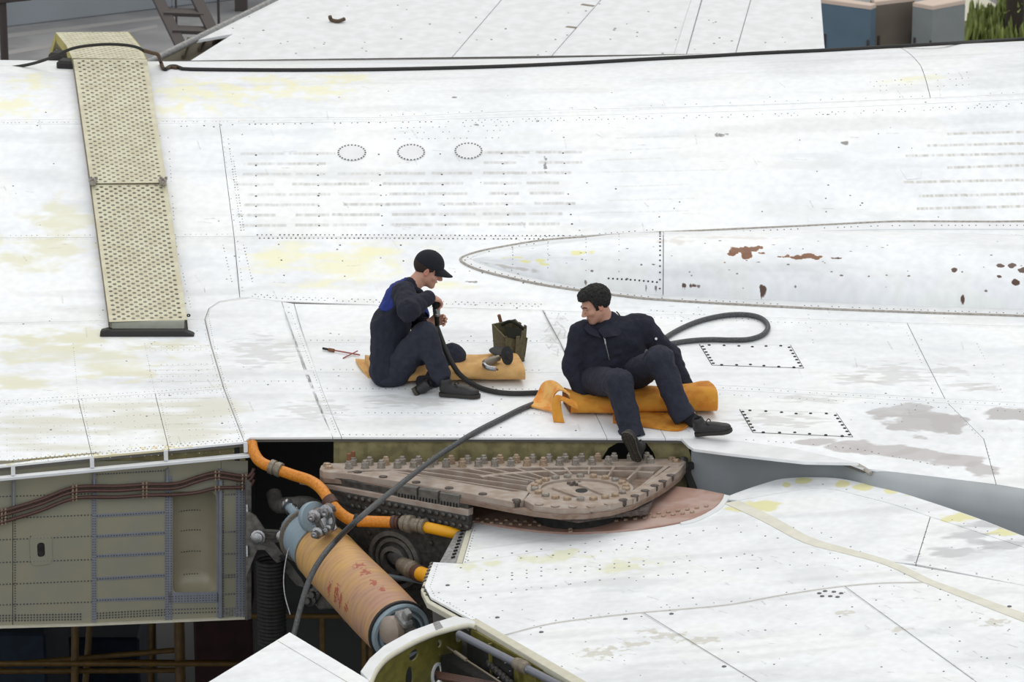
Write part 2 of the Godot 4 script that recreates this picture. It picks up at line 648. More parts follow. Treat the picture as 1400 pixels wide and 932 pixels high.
	M.hose = mat(Color(0.34, 0.345, 0.35), 0.6, 0.0, tone_tex(31, 0.03, Color(0.7, 0.7, 0.7), Color(1, 1, 1)), 4.0)
	M.brown_pipe = mat(Color(0.36, 0.25, 0.22), 0.5, 0.1, grime, 6.0)
	M.orange_pipe = mat(Color(0.86, 0.55, 0.13), 0.5, 0.0, tone_tex(32, 0.03, Color(0.86, 0.78, 0.66), Color(1, 1, 1), 0.1, 0.8), 3.0)
	M.yellow_pipe = mat(Color(0.93, 0.66, 0.08), 0.45, 0.0, soft, 3.0)
	M.coupling = mat(Color(0.56, 0.52, 0.46), 0.5, 0.35, grime, 8.0)
	M.coupling_brown = mat(Color(0.36, 0.24, 0.2), 0.6, 0.1, grime, 8.0)
	M.blue_grey = mat(Color(0.58, 0.65, 0.69), 0.45, 0.1, soft, 2.5)
	M.wrap = mat(Color(0.74, 0.56, 0.34), 0.65, 0.0, null, 1.0, weave, 0.4)
	M.navy = mat(Color(0.115, 0.125, 0.185), 0.92, 0.0, cloth, 2.5, crumple, 0.9)
	M.navy_trouser = mat(Color(0.155, 0.165, 0.22), 0.92, 0.0, cloth, 2.5, crumple, 0.9)
	M.royal = mat(Color(0.13, 0.2, 0.5), 0.9, 0.0, cloth, 2.5, crumple, 0.7)
	M.cap_cloth = mat(Color(0.085, 0.095, 0.13), 0.9, 0.0, cloth, 4.0, weave, 0.4)
	M.sock = mat(Color(0.1, 0.1, 0.13), 0.95)
	M.shoe = mat(Color(0.15, 0.145, 0.15), 0.55, 0.0, grime, 6.0)
	M.sole = mat(Color(0.2, 0.19, 0.18), 0.8, 0.0, grime, 8.0)
	M.sole_worn = mat(Color(0.33, 0.31, 0.28), 0.85, 0.0, heavy, 9.0)
	M.flesh = mat(Color(1, 1, 1), 0.55)
	M.flesh.uv1_triplanar = false
	M.flesh.vertex_color_use_as_albedo = true
	M.flesh.subsurf_scatter_enabled = true
	M.flesh.subsurf_scatter_strength = 0.06
	M.hair = mat(Color(0.075, 0.06, 0.052), 0.75, 0.0, null, 1.0, bump_tex(33, 0.07, 10.0), 1.0)
	M.hair_brown = mat(Color(0.16, 0.11, 0.085), 0.8)
	M.eye = mat(Color(0.62, 0.58, 0.54), 0.4)
	M.iris = mat(Color(0.12, 0.08, 0.05), 0.25)
	M.mat_ochre = mat(Color(0.86, 0.695, 0.46), 0.85, 0.0, tone_tex(34, 0.008, Color(0.9, 0.86, 0.8), Color(1, 1, 1), 0.15, 0.85), 1.5, bump_tex(35, 0.02, 4.0), 0.6)
	M.mat_orange = mat(Color(0.82, 0.575, 0.2), 0.85, 0.0, tone_tex(36, 0.008, Color(0.9, 0.78, 0.66), Color(1, 1, 1), 0.15, 0.7), 1.5, bump_tex(35, 0.02, 4.0), 0.6)
	M.mat_inside = mat(Color(0.9, 0.7, 0.4), 0.85, 0.0, tone_tex(37, 0.01, Color(0.95, 0.74, 0.55), Color(1, 1, 1), 0.2, 0.6), 2.0)
	M.mat_edge = mat(Color(0.55, 0.33, 0.14), 0.95, 0.0, heavy, 8.0)
	M.canvas = mat(Color(0.42, 0.39, 0.29), 0.95, 0.0, grime, 4.0, weave, 0.8)
	M.canvas_dark = mat(Color(0.13, 0.13, 0.1), 0.95)
	M.wood = mat(Color(0.5, 0.35, 0.24), 0.7, 0.0, grime, 10.0)
	M.red_tool = mat(Color(0.62, 0.36, 0.32), 0.5)
	M.black = mat(Color(0.06, 0.06, 0.06), 0.7)
	M.asphalt = mat(Color(0.6, 0.595, 0.59), 0.9, 0.0, tone_tex(41, 0.01, Color(0.86, 0.86, 0.87), Color(1, 1, 1), 0.3, 0.7), 0.07)
	M.asphalt_light = mat(Color(0.62, 0.61, 0.6), 0.9)
	M.far_wall = mat(Color(0.56, 0.58, 0.6), 0.8, 0.0, soft, 0.1)
	M.ladder_dark = mat(Color(0.25, 0.22, 0.21), 0.7)
	M.box_blue = mat(Color(0.33, 0.42, 0.48), 0.6, 0.0, soft, 0.4)
	M.box_brown = mat(Color(0.43, 0.39, 0.35), 0.7, 0.0, soft, 0.4)
	M.box_grey = mat(Color(0.51, 0.53, 0.53), 0.6, 0.0, soft, 0.4)
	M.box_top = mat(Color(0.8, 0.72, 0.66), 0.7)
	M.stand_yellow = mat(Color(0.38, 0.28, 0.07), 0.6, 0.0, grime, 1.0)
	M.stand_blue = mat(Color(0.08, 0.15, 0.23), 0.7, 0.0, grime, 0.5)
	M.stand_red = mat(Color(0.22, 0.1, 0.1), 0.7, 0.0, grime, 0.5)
	M.grass = mat(Color(0.4, 0.45, 0.2), 0.9, 0.0, grime, 0.3)
	M.leaf = mat(Color(0.42, 0.47, 0.2), 0.8)
	M.bark = mat(Color(0.2, 0.17, 0.14), 0.9)
	M.sealant = mat(Color(0.72, 0.7, 0.67), 0.8, 0.0, grime, 3.0)

# --- painting marks that belong to the skin itself (primer, bare patches, dirt, scratches), plus a painted mat shadow
func splat(im: Image, c: Vector2, rx: float, ry: float, col: Color, strength: float, nz: FastNoiseLite, rough := 0.6, soft := 0.5, nsx := 1.0, nsy := 1.0) -> void:
	var x0 := clampi(int(c.x - rx * 1.5), 0, im.get_width() - 1)
	var x1 := clampi(int(c.x + rx * 1.5), 0, im.get_width() - 1)
	var y0 := clampi(int(c.y - ry * 1.5), 0, im.get_height() - 1)
	var y1 := clampi(int(c.y + ry * 1.5), 0, im.get_height() - 1)
	for y in range(y0, y1 + 1):
		for x in range(x0, x1 + 1):
			var d := Vector2((x - c.x) / rx, (y - c.y) / ry).length()
			if d > 1.5: continue
			d += nz.get_noise_2d(x * nsx, y * nsy) * rough
			var a := strength * (1.0 - smoothstep(1.0 - soft, 1.0, d))
			if a > 0.01:
				im.set_pixel(x, y, im.get_pixel(x, y).lerp(col, a))

func stroke(im: Image, pts: Array, wx: float, wy: float, col: Color, strength: float, nz: FastNoiseLite, broken := 0.0) -> void:
	for i in pts.size() - 1:
		var a: Vector2 = pts[i]
		var b: Vector2 = pts[i + 1]
		var n := maxi(1, int(a.distance_to(b)))
		for k in n:
			var p := a.lerp(b, float(k) / n)
			var f := strength * (1.0 - broken * (0.5 + nz.get_noise_2d(p.x * 2.0, p.y * 2.0 + 71.0)))
			if f <= 0.02: continue
			for dy in range(-ceili(wy), ceili(wy) + 1):
				for dx in range(-ceili(wx), ceili(wx) + 1):
					var w := 1.0 - maxf(absf(dx) / (wx + 0.5), absf(dy) / (wy + 0.5))
					if w <= 0: continue
					var x := int(p.x) + dx
					var y := int(p.y) + dy
					if x >= 0 and y >= 0 and x < im.get_width() and y < im.get_height():
						im.set_pixel(x, y, im.get_pixel(x, y).lerp(col, minf(1.0, f * w / (2.0 * minf(wx, wy) + 1.0) * 1.6)))

func base_skin(w: int, h: int, sd: int) -> Image:
	var hw := w / 2
	var hh := h / 2
	var big := noise(sd, 0.006, 4).get_image(hw, hh)
	var streak := noise(sd + 1, 0.02, 4).get_image(hw / 8, hh)
	var grain := noise(sd + 2, 0.09, 3).get_image(hw, hh)
	streak.resize(hw, hh, Image.INTERPOLATE_CUBIC)
	var data := []
	for q in [big, streak, grain]:
		q.convert(Image.FORMAT_L8)
		data.append(q.get_data())
	var d0: PackedByteArray = data[0]
	var d1: PackedByteArray = data[1]
	var d2: PackedByteArray = data[2]
	var out := PackedByteArray()
	out.resize(hw * hh * 3)
	var l0 := []; var l1 := []
	for i in 256:
		l0.append(1.0 - 0.035 * smoothstep(0.5, 0.8, i / 255.0))
		l1.append(1.0 - 0.05 * smoothstep(0.55, 0.85, i / 255.0))
	for i in d0.size():
		var v: float = l0[d0[i]] * l1[d1[i]] * (1.0 + (d2[i] - 128) * 0.00022)
		var b := int(minf(v * 239.0, 250.0))
		out[i * 3] = b - 1
		out[i * 3 + 1] = b + 1
		out[i * 3 + 2] = b + 3 if d0[i] > 100 else b
	var im := Image.create_from_data(hw, hh, false, Image.FORMAT_RGB8, out)
	im.resize(w, h, Image.INTERPOLATE_CUBIC)
	return im

func dt(px: float, py: float) -> Vector2:
	return deck_uv(dxz(px, py)) * Vector2(deck_img.get_width(), deck_img.get_height())

func dline(pix: Array, sub := 40.0) -> Array:
	var out := []
	for i in pix.size() - 1:
		var k := maxi(1, int(pix[i].distance_to(pix[i + 1]) / sub))
		for j in k:
			var q: Vector2 = pix[i].lerp(pix[i + 1], float(j) / k)
			out.append(dt(q.x, q.y))
	out.append(dt(pix[-1].x, pix[-1].y))
	return out

func dsplat(px: float, py: float, rx: float, ry: float, col: Color, a: float, nz: FastNoiseLite, rough := 0.6, soft := 0.5, nsx := 1.0, nsy := 1.0) -> void:
	var c := dt(px, py)
	splat(deck_img, c, absf(dt(px + rx, py).x - c.x), absf(dt(px, py + ry).y - c.y), col, a, nz, rough, soft, nsx, nsy)

func paint_deck() -> void:
	deck_img = base_skin(2048, 1792, 5)
	var nz := noise(77, 0.02, 4)
	var fine := noise(78, 0.06, 3)
	var yel := Color(0.93, 0.915, 0.74)
	var grn := Color(0.86, 0.85, 0.74)
	for q in [[10, 145, 60, 22], [45, 110, 40, 14], [255, 122, 55, 30], [310, 128, 60, 28], [365, 112, 50, 16], [430, 122, 70, 18], [470, 106, 45, 10], [230, 150, 30, 14]]:
		dsplat(q[0], q[1], q[2], q[3], yel, 0.65, nz, 1.0, 1.0)
	for q in [[400, 352, 90, 22], [470, 362, 100, 26], [520, 345, 70, 18], [440, 385, 70, 12], [600, 392, 50, 10], [1250, 108, 60, 6]]:
		dsplat(q[0], q[1], q[2], q[3], yel, 0.7, nz, 0.9, 1.0, 0.5)
	for q in [[60, 478, 90, 22], [150, 492, 70, 28], [110, 462, 90, 16], [30, 520, 50, 16], [185, 505, 40, 16], [245, 470, 30, 20], [90, 300, 60, 30], [60, 345, 90, 30]]:
		dsplat(q[0], q[1], q[2], q[3], grn, 0.8, nz, 1.0, 0.8, 0.6)
	for q in [[60, 580, 90, 28], [180, 570, 110, 28], [290, 560, 50, 30], [250, 595, 80, 14], [100, 612, 90, 10]]:
		dsplat(q[0], q[1], q[2], q[3], Color(0.83, 0.825, 0.765), 0.8, nz, 0.7, 0.7, 0.25)
	for q in [[200, 622, 110, 3], [60, 634, 60, 3], [250, 612, 60, 3]]:
		dsplat(q[0], q[1], q[2], q[3], Color(0.82, 0.74, 0.45), 0.5, fine, 1.4, 0.5)
	# bare, scuffed patches to the right of the men, and one painted mat shadow
	var grey := Color(0.7, 0.685, 0.68)
	for q in [[1262, 575, 58, 20], [1240, 562, 50, 10], [1300, 578, 30, 14], [1378, 566, 40, 9]]:
		dsplat(q[0], q[1], q[2], q[3], grey, 0.85, nz, 0.7, 0.25, 0.7)
	for q in [[1120, 603, 34, 7], [1160, 609, 40, 9], [1210, 614, 46, 10], [1262, 622, 46, 10], [1310, 630, 40, 10], [1340, 640, 30, 10]]:
		dsplat(q[0], q[1], q[2], q[3], Color(0.71, 0.69, 0.685), 0.8, nz, 0.6, 0.3, 0.6)
	for q in [[1222, 512, 46, 16], [1170, 518, 30, 8], [1296, 506, 26, 7], [1320, 528, 24, 7], [1350, 530, 20, 6], [1060, 575, 60, 10], [1110, 545, 40, 6], [360, 480, 40, 22], [560, 548, 60, 9], [430, 560, 50, 12], [760, 455, 14, 20]]:  # the patch in front of the ochre mat paints in a soft shadow
		dsplat(q[0], q[1], q[2], q[3], Color(0.76, 0.755, 0.745), 0.5, fine, 1.3, 0.5, 0.35, 1.0)
	for i in 70:
		dsplat(rng.randf_range(20, 1390), rng.randf_range(175, 560), rng.randf_range(30, 110), rng.randf_range(5, 24), [Color(0.84, 0.86, 0.875), Color(0.86, 0.865, 0.855), Color(0.97, 0.975, 0.985)][i % 3], rng.randf_range(0.2, 0.5), nz, 1.2, 0.8, 0.4)
	# rows of rubbed stringer lines
	for y in [210, 224, 238, 252, 266, 280, 294, 308]:
		for part in 7:
			var x0 := 330.0 + part * 66 + rng.randf_range(-10, 10)
			if y < 232 and part > 1 and part < 5: continue
			stroke(deck_img, dline([Vector2(x0, y + part * -0.35), Vector2(x0 + rng.randf_range(40, 66), y - part * 0.35)], 30.0), 1.2, 5.0, Color(0.7, 0.695, 0.675), rng.randf_range(0.6, 1.5), fine, 0.8)
	for y in [183, 199, 213, 229, 249, 268, 285]:
		stroke(deck_img, dline([Vector2(rng.randf_range(1230, 1300), y), Vector2(1400, y - 3)], 30.0), 1.2, 4.5, Color(0.64, 0.62, 0.57), 1.1, fine, 1.0)
		stroke(deck_img, dline([Vector2(rng.randf_range(800, 860), y + 6), Vector2(rng.randf_range(900, 1010), y + 3)], 30.0), 1.0, 2.0, Color(0.72, 0.71, 0.67), 0.4, fine, 1.0)
	for y in [472, 476, 500, 506, 512, 522, 545, 556, 568, 580]:
		stroke(deck_img, dline([Vector2(200, y), Vector2(200 + rng.randf_range(60, 105), y - 1)], 30.0), 1.0, 2.0, Color(0.68, 0.67, 0.6), 0.55, fine, 0.9)
	# sealant lines
	var seal := Color(0.73, 0.715, 0.69)
	stroke(deck_img, dline([Vector2(340, 407), Vector2(300, 413), Vector2(286, 422), Vector2(281, 438), Vector2(288, 470), Vector2(308, 535), Vector2(333, 598)]), 2.5, 2.5, seal, 0.9, nz, 0.2)
	stroke(deck_img, dline([Vector2(742, 424), Vector2(772, 480), Vector2(790, 520)]), 3, 3, Color(0.66, 0.66, 0.65), 0.8, nz, 0.3)
	for i in 22:
		var a := Vector2(rng.randf_range(745, 775), rng.randf_range(428, 485))
		stroke(deck_img, dline([a, a + Vector2(rng.randf_range(-12, 14), rng.randf_range(3, 12))]), 1.0, 1.4, Color(0.62, 0.62, 0.62), 0.6, fine, 0.6)
	# dirt either side of seams, and scratches
	for ln in [[0, 165, 520, 161], [520, 161, 1400, 128], [0, 325, 330, 323], [330, 323, 700, 325], [0, 441, 280, 436], [340, 409, 745, 424], [750, 424, 1400, 446]]:
		stroke(deck_img, dline([Vector2(ln[0], ln[1] + 2), Vector2(ln[2], ln[3] + 2)]), 1.2, 4.0, Color(0.78, 0.775, 0.76), 0.45, fine, 0.9)
	for i in 210:
		var x := rng.randf_range(0, 1400)
		var y := rng.randf_range(95, 640)
		if x > 320 and x < 760 and y > 440 and rng.randf() < 0.6: continue
		var l := rng.randf_range(4, 26)
		var e := Vector2(x + l * rng.randf_range(0.5, 1.0), y + rng.randf_range(-1, 2)) if rng.randf() < 0.6 else Vector2(x + rng.randf_range(1, 10), y + rng.randf_range(4, 14))
		stroke(deck_img, dline([Vector2(x, y), e], 20.0), 0.7, 0.9, Color(0.52, 0.51, 0.49), rng.randf_range(0.15, 0.6), fine, 0.9)
	for q in [[652, 170, 4, 2], [745, 225, 3, 10], [986, 184, 9, 3], [620, 133, 4, 1.5], [463, 133, 3, 1.5], [735, 165, 3, 2], [1154, 195, 6, 2.5], [645, 385, 8, 2]]:
		dsplat(q[0], q[1], q[2], q[3], Color(0.42, 0.41, 0.4), 0.8, fine, 0.8, 0.5)
	var m := StandardMaterial3D.new()
	m.albedo_texture = ImageTexture.create_from_image(deck_img)
	m.roughness = 0.42
	M.deck = m

const WING_O := Vector3(0.0, -0.315, 0.0)
var WING_N := Vector3(-0.075, 1.0, -0.03).normalized()

func on_wing(px: float, py: float) -> Vector3:
	return on_plane(px, py, WING_O, WING_N)

func wing_frame() -> Transform3D:
	return frame(WING_O, WING_N, Vector3(0, 0, -1))

func wing_poly(pix: Array) -> PackedVector2Array:
	var t := wing_frame().affine_inverse()
	var out := PackedVector2Array()
	for q in pix:
		var v := t * on_wing(q[0], q[1])
		var w := Vector2(v.x, v.y)
		if out.is_empty() or (w.distance_to(out[-1]) > 0.001 and w.distance_to(out[0]) > 0.001): out.append(w)
	return out

func wing_uv(p: Vector3) -> Vector2:
	return Vector2((p.x + 1.0) / 5.6, (p.z + 0.4) / 4.6)

func wt(px: float, py: float) -> Vector2:
	return wing_uv(on_wing(px, py)) * Vector2(wing_img.get_width(), wing_img.get_height())

func wsplat(px: float, py: float, rx: float, ry: float, col: Color, a: float, nz: FastNoiseLite, rough := 0.6, soft := 0.5, nsx := 1.0, nsy := 1.0) -> void:
	var c := wt(px, py)
	splat(wing_img, c, absf(wt(px + rx, py).x - c.x), absf(wt(px, py + ry).y - c.y), col, a, nz, rough, soft, nsx, nsy)

func wline(pix: Array) -> Array:
	return pix.map(func(q): return wt(q[0], q[1]))

func paint_wing() -> void:
	wing_img = base_skin(1400, 1150, 45)
	var nz := noise(87, 0.02, 4)
	var fine := noise(88, 0.06, 3)
	var yel := Color(0.88, 0.86, 0.62)
	for q in [[1100, 657, 14, 5], [1075, 663, 6, 4], [1150, 661, 12, 5], [1180, 666, 15, 5], [1216, 671, 15, 5], [1245, 675, 10, 3], [1030, 692, 40, 9], [1320, 706, 34, 8], [1380, 726, 30, 7]]:
		wsplat(q[0], q[1], q[2], q[3], yel, 0.85, nz, 0.5, 0.3)
	for q in [[640, 776, 26, 6], [668, 770, 18, 5], [850, 775, 50, 10], [760, 760, 60, 8]]:
		wsplat(q[0], q[1], q[2], q[3], Color(0.87, 0.87, 0.72), 0.7, nz, 1.0, 0.7)
	for q in [[1325, 735, 36, 12], [1370, 745, 34, 12], [1300, 756, 60, 10], [1360, 715, 60, 8]]:
		wsplat(q[0], q[1], q[2], q[3], Color(0.68, 0.68, 0.685), 0.6, nz, 0.9, 0.5, 0.6)
	for q in [[910, 868, 26, 5], [885, 862, 14, 3], [960, 875, 30, 5], [870, 880, 26, 4], [820, 892, 30, 8], [1230, 860, 20, 3], [1150, 838, 20, 3], [1360, 850, 20, 6]]:
		wsplat(q[0], q[1], q[2], q[3], Color(0.74, 0.72, 0.66), 0.55, fine, 1.2, 0.5)
	var seal := Color(0.76, 0.745, 0.71)
	stroke(wing_img, wline(smooth2([[690, 868], [750, 853], [815, 844], [880, 837], [940, 832], [1000, 826], [1060, 815], [1110, 807], [1155, 801], [1205, 797], [1262, 796]])), 4, 5, Color(0.72, 0.7, 0.66), 1.0, nz, 0.2)
	stroke(wing_img, wline([[878, 838], [1040, 935]]), 2, 2, Color(0.62, 0.62, 0.61), 0.7, fine, 0.3)
	stroke(wing_img, wline([[1155, 803], [1340, 935]]), 2, 2, Color(0.64, 0.64, 0.63), 0.6, fine, 0.4)
	for ln in [[[640, 752], [760, 736]], [[630, 770], [760, 750]]]:
		stroke(wing_img, wline(ln), 2, 3, Color(0.78, 0.78, 0.77), 0.6, fine, 0.7)
	for i in 130:
		var x := rng.randf_range(700, 1400)
		var y := rng.randf_range(735, 930)
		stroke(wing_img, wline([[x, y], [x + rng.randf_range(3, 16), y + rng.randf_range(0, 6)]]), 0.8, 1.0, Color(0.5, 0.49, 0.48), rng.randf_range(0.15, 0.6), fine, 0.9)
	for i in 16:
		wsplat(rng.randf_range(750, 1400), rng.randf_range(760, 930), rng.randf_range(30, 90), rng.randf_range(6, 16), Color(0.82, 0.83, 0.835), rng.randf_range(0.2, 0.5), nz, 1.0, 0.8, 0.5)
	var m := StandardMaterial3D.new()
	m.albedo_texture = ImageTexture.create_from_image(wing_img)
	m.roughness = 0.42
	M.wing = m
# ---------------------------------------------------------------- the scene
func _ready() -> void:
	rng.seed = 2024
	make_profile()
	var cam := Camera3D.new()
	cam.name = "camera"
	cam.transform = Transform3D(Basis(Vector3.RIGHT, -PITCH), CAM)
	cam.fov = rad_to_deg(2.0 * atan(466.0 / F))
	var att := CameraAttributesPhysical.new()
	att.frustum_focal_length = 12.0 * F / 466.0      # the same angle of view on a frame 24 mm high
	att.frustum_focus_distance = 24.6
	att.exposure_aperture = 6.3
	cam.attributes = att
	cam.near = 0.5
	cam.far = 400.0
	add_child(cam, true)
	cam.current = true
	var env := Environment.new()
	env.background_mode = Environment.BG_SKY
	var sky := Sky.new()
	var sm := ProceduralSkyMaterial.new()
	sm.sky_top_color = Color(0.97, 0.985, 1.0)
	sm.sky_horizon_color = Color(0.8, 0.815, 0.83)
	sm.sky_curve = 0.25
	sm.ground_bottom_color = Color(0.4, 0.4, 0.4)
	sm.ground_horizon_color = Color(0.5, 0.5, 0.5)
	sm.sun_angle_max = 0.0
	sky.sky_material = sm
	env.sky = sky
	env.tonemap_mode = Environment.TONE_MAPPER_LINEAR
	env.tonemap_exposure = 1.33
	env.sdfgi_enabled = true
	env.ssao_enabled = true
	env.ssil_enabled = true
	var we := WorldEnvironment.new()
	we.name = "world_environment"
	we.environment = env
	add_child(we, true)
	var sun := DirectionalLight3D.new()          # the bright veil of cloud around the hidden sun
	sun.name = "cloud_veiled_sun"
	sun.light_energy = 0.34
	sun.light_color = Color(1.0, 0.995, 0.985)
	sun.light_angular_distance = 60.0
	sun.shadow_enabled = true
	sun.rotation_degrees = Vector3(-60, 172, 0)
	add_child(sun, true)
	make_materials()
	paint_deck()
	paint_wing()
	build_background()
	build_body()
	build_bay()
	build_wing()
	build_fitting()
	build_actuator()
	build_ramp()
	build_small()
	build_people()

# ---------------------------------------------------------------- rivets
var dome: ArrayMesh

func rivet_dome() -> ArrayMesh:
	if dome: return dome
	var s := st()
	lathe(s, Transform3D(), [Vector2(1.0, -0.05), Vector2(0.85, 0.22), Vector2(0.4, 0.4), Vector2(0, 0.44)], 6)
	s.generate_normals()
	dome = s.commit()
	dome.surface_set_material(0, M.rivet)
	return dome

func scatter(called: String, list: Array, parent: Node, mesh: Mesh = null) -> void:
	var mm := MultiMesh.new()
	mm.transform_format = MultiMesh.TRANSFORM_3D
	mm.use_colors = true
	mm.mesh = mesh if mesh else rivet_dome()
	mm.instance_count = list.size()
	for i in list.size():
		mm.set_instance_transform(i, list[i][0])
		mm.set_instance_color(i, list[i][1])
	var o := MultiMeshInstance3D.new()
	o.name = called
	o.multimesh = mm
	o.set_meta("kind", "stuff")
	parent.add_child(o, true)
	o.transform = world_of(parent).affine_inverse()

func rv(list: Array, p: Vector3, n: Vector3, r: float, c: Color) -> void:
	var t := frame(p, n, Vector3(0.3, 0.1, 1))
	list.append([Transform3D(t.basis.scaled_local(Vector3(r, r, r)), p), c])

func rivet_line(list: Array, pix: Array, step: float, r := 0.004, skip := 0.1, dark := 0.5, rows := 1, gap := 3.0) -> void:
	for row in rows:
		var w := PackedVector2Array()
		for i in pix.size() - 1:
			for j in 12:
				var q: Vector2 = pix[i].lerp(pix[i + 1], j / 12.0)
				w.append(dxz(q.x, q.y + row * gap))
		w.append(dxz(pix[-1].x, pix[-1].y + row * gap))
		var left := step * (0.5 if row % 2 else 0.0)
		for i in w.size() - 1:
			var l := w[i].distance_to(w[i + 1])
			while left < l:
				var q := w[i].lerp(w[i + 1], left / l)
				left += step
				if rng.randf() < skip: continue
				var v := dark * rng.randf_range(0.5, 1.3)
				var c := Color(v, v * 0.97, v * 0.94).srgb_to_linear()
				rv(list, Vector3(q.x, H(q.x, q.y), q.y), HN(q.x, q.y), r * rng.randf_range(0.8, 1.15), c)
			left -= l

func V2(a: Array) -> Array:
	return a.map(func(q): return Vector2(q[0], q[1]))

# ---------------------------------------------------------------- the fuselage and fixed wing root
const EDGE := [[-160, 656], [0, 637], [120, 625], [230, 614], [334, 604], [342, 598], [455, 597.5], [700, 598], [925, 599.5], [1010, 605], [1080, 615], [1150, 629], [1180, 640], [1290, 653], [1400, 668], [1560, 690]]

func build_body() -> void:
	var body := thing("aircraft_body", "white riveted upper skin of a large aircraft on which both mechanics sit", "aircraft")
	var back := func(px: float) -> Vector2: return Vector2((px - 700.0) / 165.0, -8.2)
	var edge := deck_poly(V2(EDGE), false)
	# base under the panels, seen as the dark line in the joints
	var outline := PackedVector2Array()
	for q in edge: outline.append(q + Vector2(0, -0.012))
	outline.append(back.call(1560)); outline.append(back.call(-160))
	var s := st()
	patch(s, outline, -0.006, 0.03, 0.2)
	obj("frame_plate", s, M.seam, body)
	var e0: Array = EDGE
	var panels := [
		# crest band
		["c", [[-160, 164], [0, 164], [220, 162], [350, 161], [525, 160.5], [700, 152], [900, 147], [1050, 143], [1272, 134], [1259, 90], [1232, 66]], -160, 1232],
		["c", [[1272, 134], [1400, 128], [1560, 121]], 1232, 1560],
		[[-160, 164], [0, 164], [220, 162], [350, 161], [525, 160.5], [700, 152], [900, 147], [1050, 143], [1272, 134], [1400, 128], [1560, 121], [1560, 129], [1400, 136], [1050, 151], [870, 156], [700, 160], [525, 166], [350, 168], [220, 169], [0, 170], [-160, 170]],
		[[-160, 170], [0, 170], [220, 169], [300, 168], [320, 323], [0, 325], [-160, 326]],
		[[300, 168], [350, 168], [525, 166], [700, 160], [870, 156], [1050, 151], [1400, 136], [1560, 129], [1560, 300], [1400, 303], [1150, 305], [905, 317], [762, 323], [520, 324], [320, 323]],
		[[-160, 326], [0, 325], [320, 323], [328, 407], [300, 412], [286, 421], [280, 436], [0, 441], [-160, 443]],
		[[320, 323], [520, 324], [762, 323], [905, 317], [1150, 305], [1400, 303], [1560, 300], [1560, 455], [1400, 446], [1240, 441], [1000, 432], [745, 424.5], [742, 424], [700, 423], [600, 420], [515, 417], [385, 412], [340, 407], [328, 407]],
		[[-160, 443], [0, 441], [280, 436], [288, 470], [306, 531], [212, 538], [107, 545], [0, 551], [-160, 562]],
		[[-160, 562], [0, 551], [107, 545], [126, 624], [0, 637], [-160, 656]],
		[[107, 545], [212, 538], [231, 614], [126, 624]],
		[[212, 538], [306, 531], [334, 604], [231, 614]],
		[[340, 407], [385, 412], [455, 597.5], [342, 598], [334, 604], [306, 531], [288, 470], [280, 436], [286, 421], [300, 412], [328, 407]],
		[[385, 412], [402, 415], [432, 507], [415, 507]], [[415, 507], [432, 507], [441, 534], [426, 534]], [[426, 534], [441, 534], [454, 566], [439, 566]], [[439, 566], [454, 566], [467, 597.5], [455, 597.5]],
		[[402, 415], [515, 417], [600, 420], [700, 423], [742, 424], [766, 468], [418, 468]],
		[[418, 468], [766, 468], [783, 509], [432, 509]],
		[[432, 509], [783, 509], [795, 535], [441, 535]],
		[[441, 535], [795, 535], [815, 567], [454, 567]],
		[[454, 567], [815, 567], [830, 598.7], [467, 597.5]],
		[[742, 424], [745, 424.5], [1000, 432], [1240, 441], [1292, 545], [1050, 530], [900, 522], [788, 518], [766, 468]],
		[[1240, 441], [1400, 446], [1560, 455], [1560, 562], [1400, 551], [1292, 545]],
		[[788, 518], [900, 522], [1050, 530], [1292, 545], [1400, 551], [1560, 562], [1560, 568], [1400, 557], [1296, 551], [1050, 536], [900, 529], [792, 526]],
		[[792, 526], [900, 529], [888, 560], [910, 599.5], [830, 598.7], [815, 567], [795, 535]],
		[[900, 529], [1050, 536], [1296, 551], [1345, 600], [1362, 662], [1290, 653], [1180, 640], [1150, 629], [1080, 615], [1010, 605], [925, 599.5], [910, 599.5], [888, 560]],
		[[1296, 551], [1400, 557], [1560, 568], [1560, 690], [1400, 668], [1362, 662], [1345, 600]],
	]
	for p in panels:
		var poly: PackedVector2Array
		if p[0] is String:
			poly = deck_poly(V2(p[1]), false)
			if p[2] == -160:                       # crest panels run on behind the ridge
				var qq := dxz(1232, 66)
				poly.append(Vector2(qq.x + 0.02, -8.2))
			else:
				var q2 := dxz(1232, 66)
				poly.append(back.call(1560))
				poly.append(Vector2(q2.x + 0.02, -8.2))
				poly.append(q2)
				poly.append(dxz(1259, 90))
			if p[2] == -160: poly.append(back.call(-160))
		else:
			poly = deck_poly(V2(p))
		s = st()
		patch(s, poly, 0.0, 0.014, 0.12, 0.0022)
		obj("skin_panel", s, M.deck, body)
	# rivet rows
	var L := []
	rivet_line(L, V2([[0, 168], [220, 166], [350, 166]]), 0.03, 0.0045, 0.35, 0.45)
	rivet_line(L, V2([[240, 173], [330, 170], [480, 168], [620, 166]]), 0.045, 0.007, 0.4, 0.32)
	rivet_line(L, V2([[620, 165], [830, 160], [1050, 156], [1200, 151], [1400, 141]]), 0.05, 0.0055, 0.45, 0.35, 2, 3.0)
	rivet_line(L, V2([[520, 158], [700, 150], [900, 144], [1272, 131], [1400, 126]]), 0.09, 0.005, 0.4, 0.4)
	rivet_line(L, V2([[352, 321], [520, 321], [680, 322], [770, 322]]), 0.034, 0.0078, 0.04, 0.38, 2, 4.5)
	rivet_line(L, V2([[690, 326], [800, 321], [905, 313]]), 0.045, 0.006, 0.2, 0.4)
	rivet_line(L, V2([[0, 322], [150, 321], [318, 320]]), 0.04, 0.0045, 0.35, 0.5)
	rivet_line(L, V2([[303, 175], [322, 318]]), 0.07, 0.0045, 0.3, 0.6)
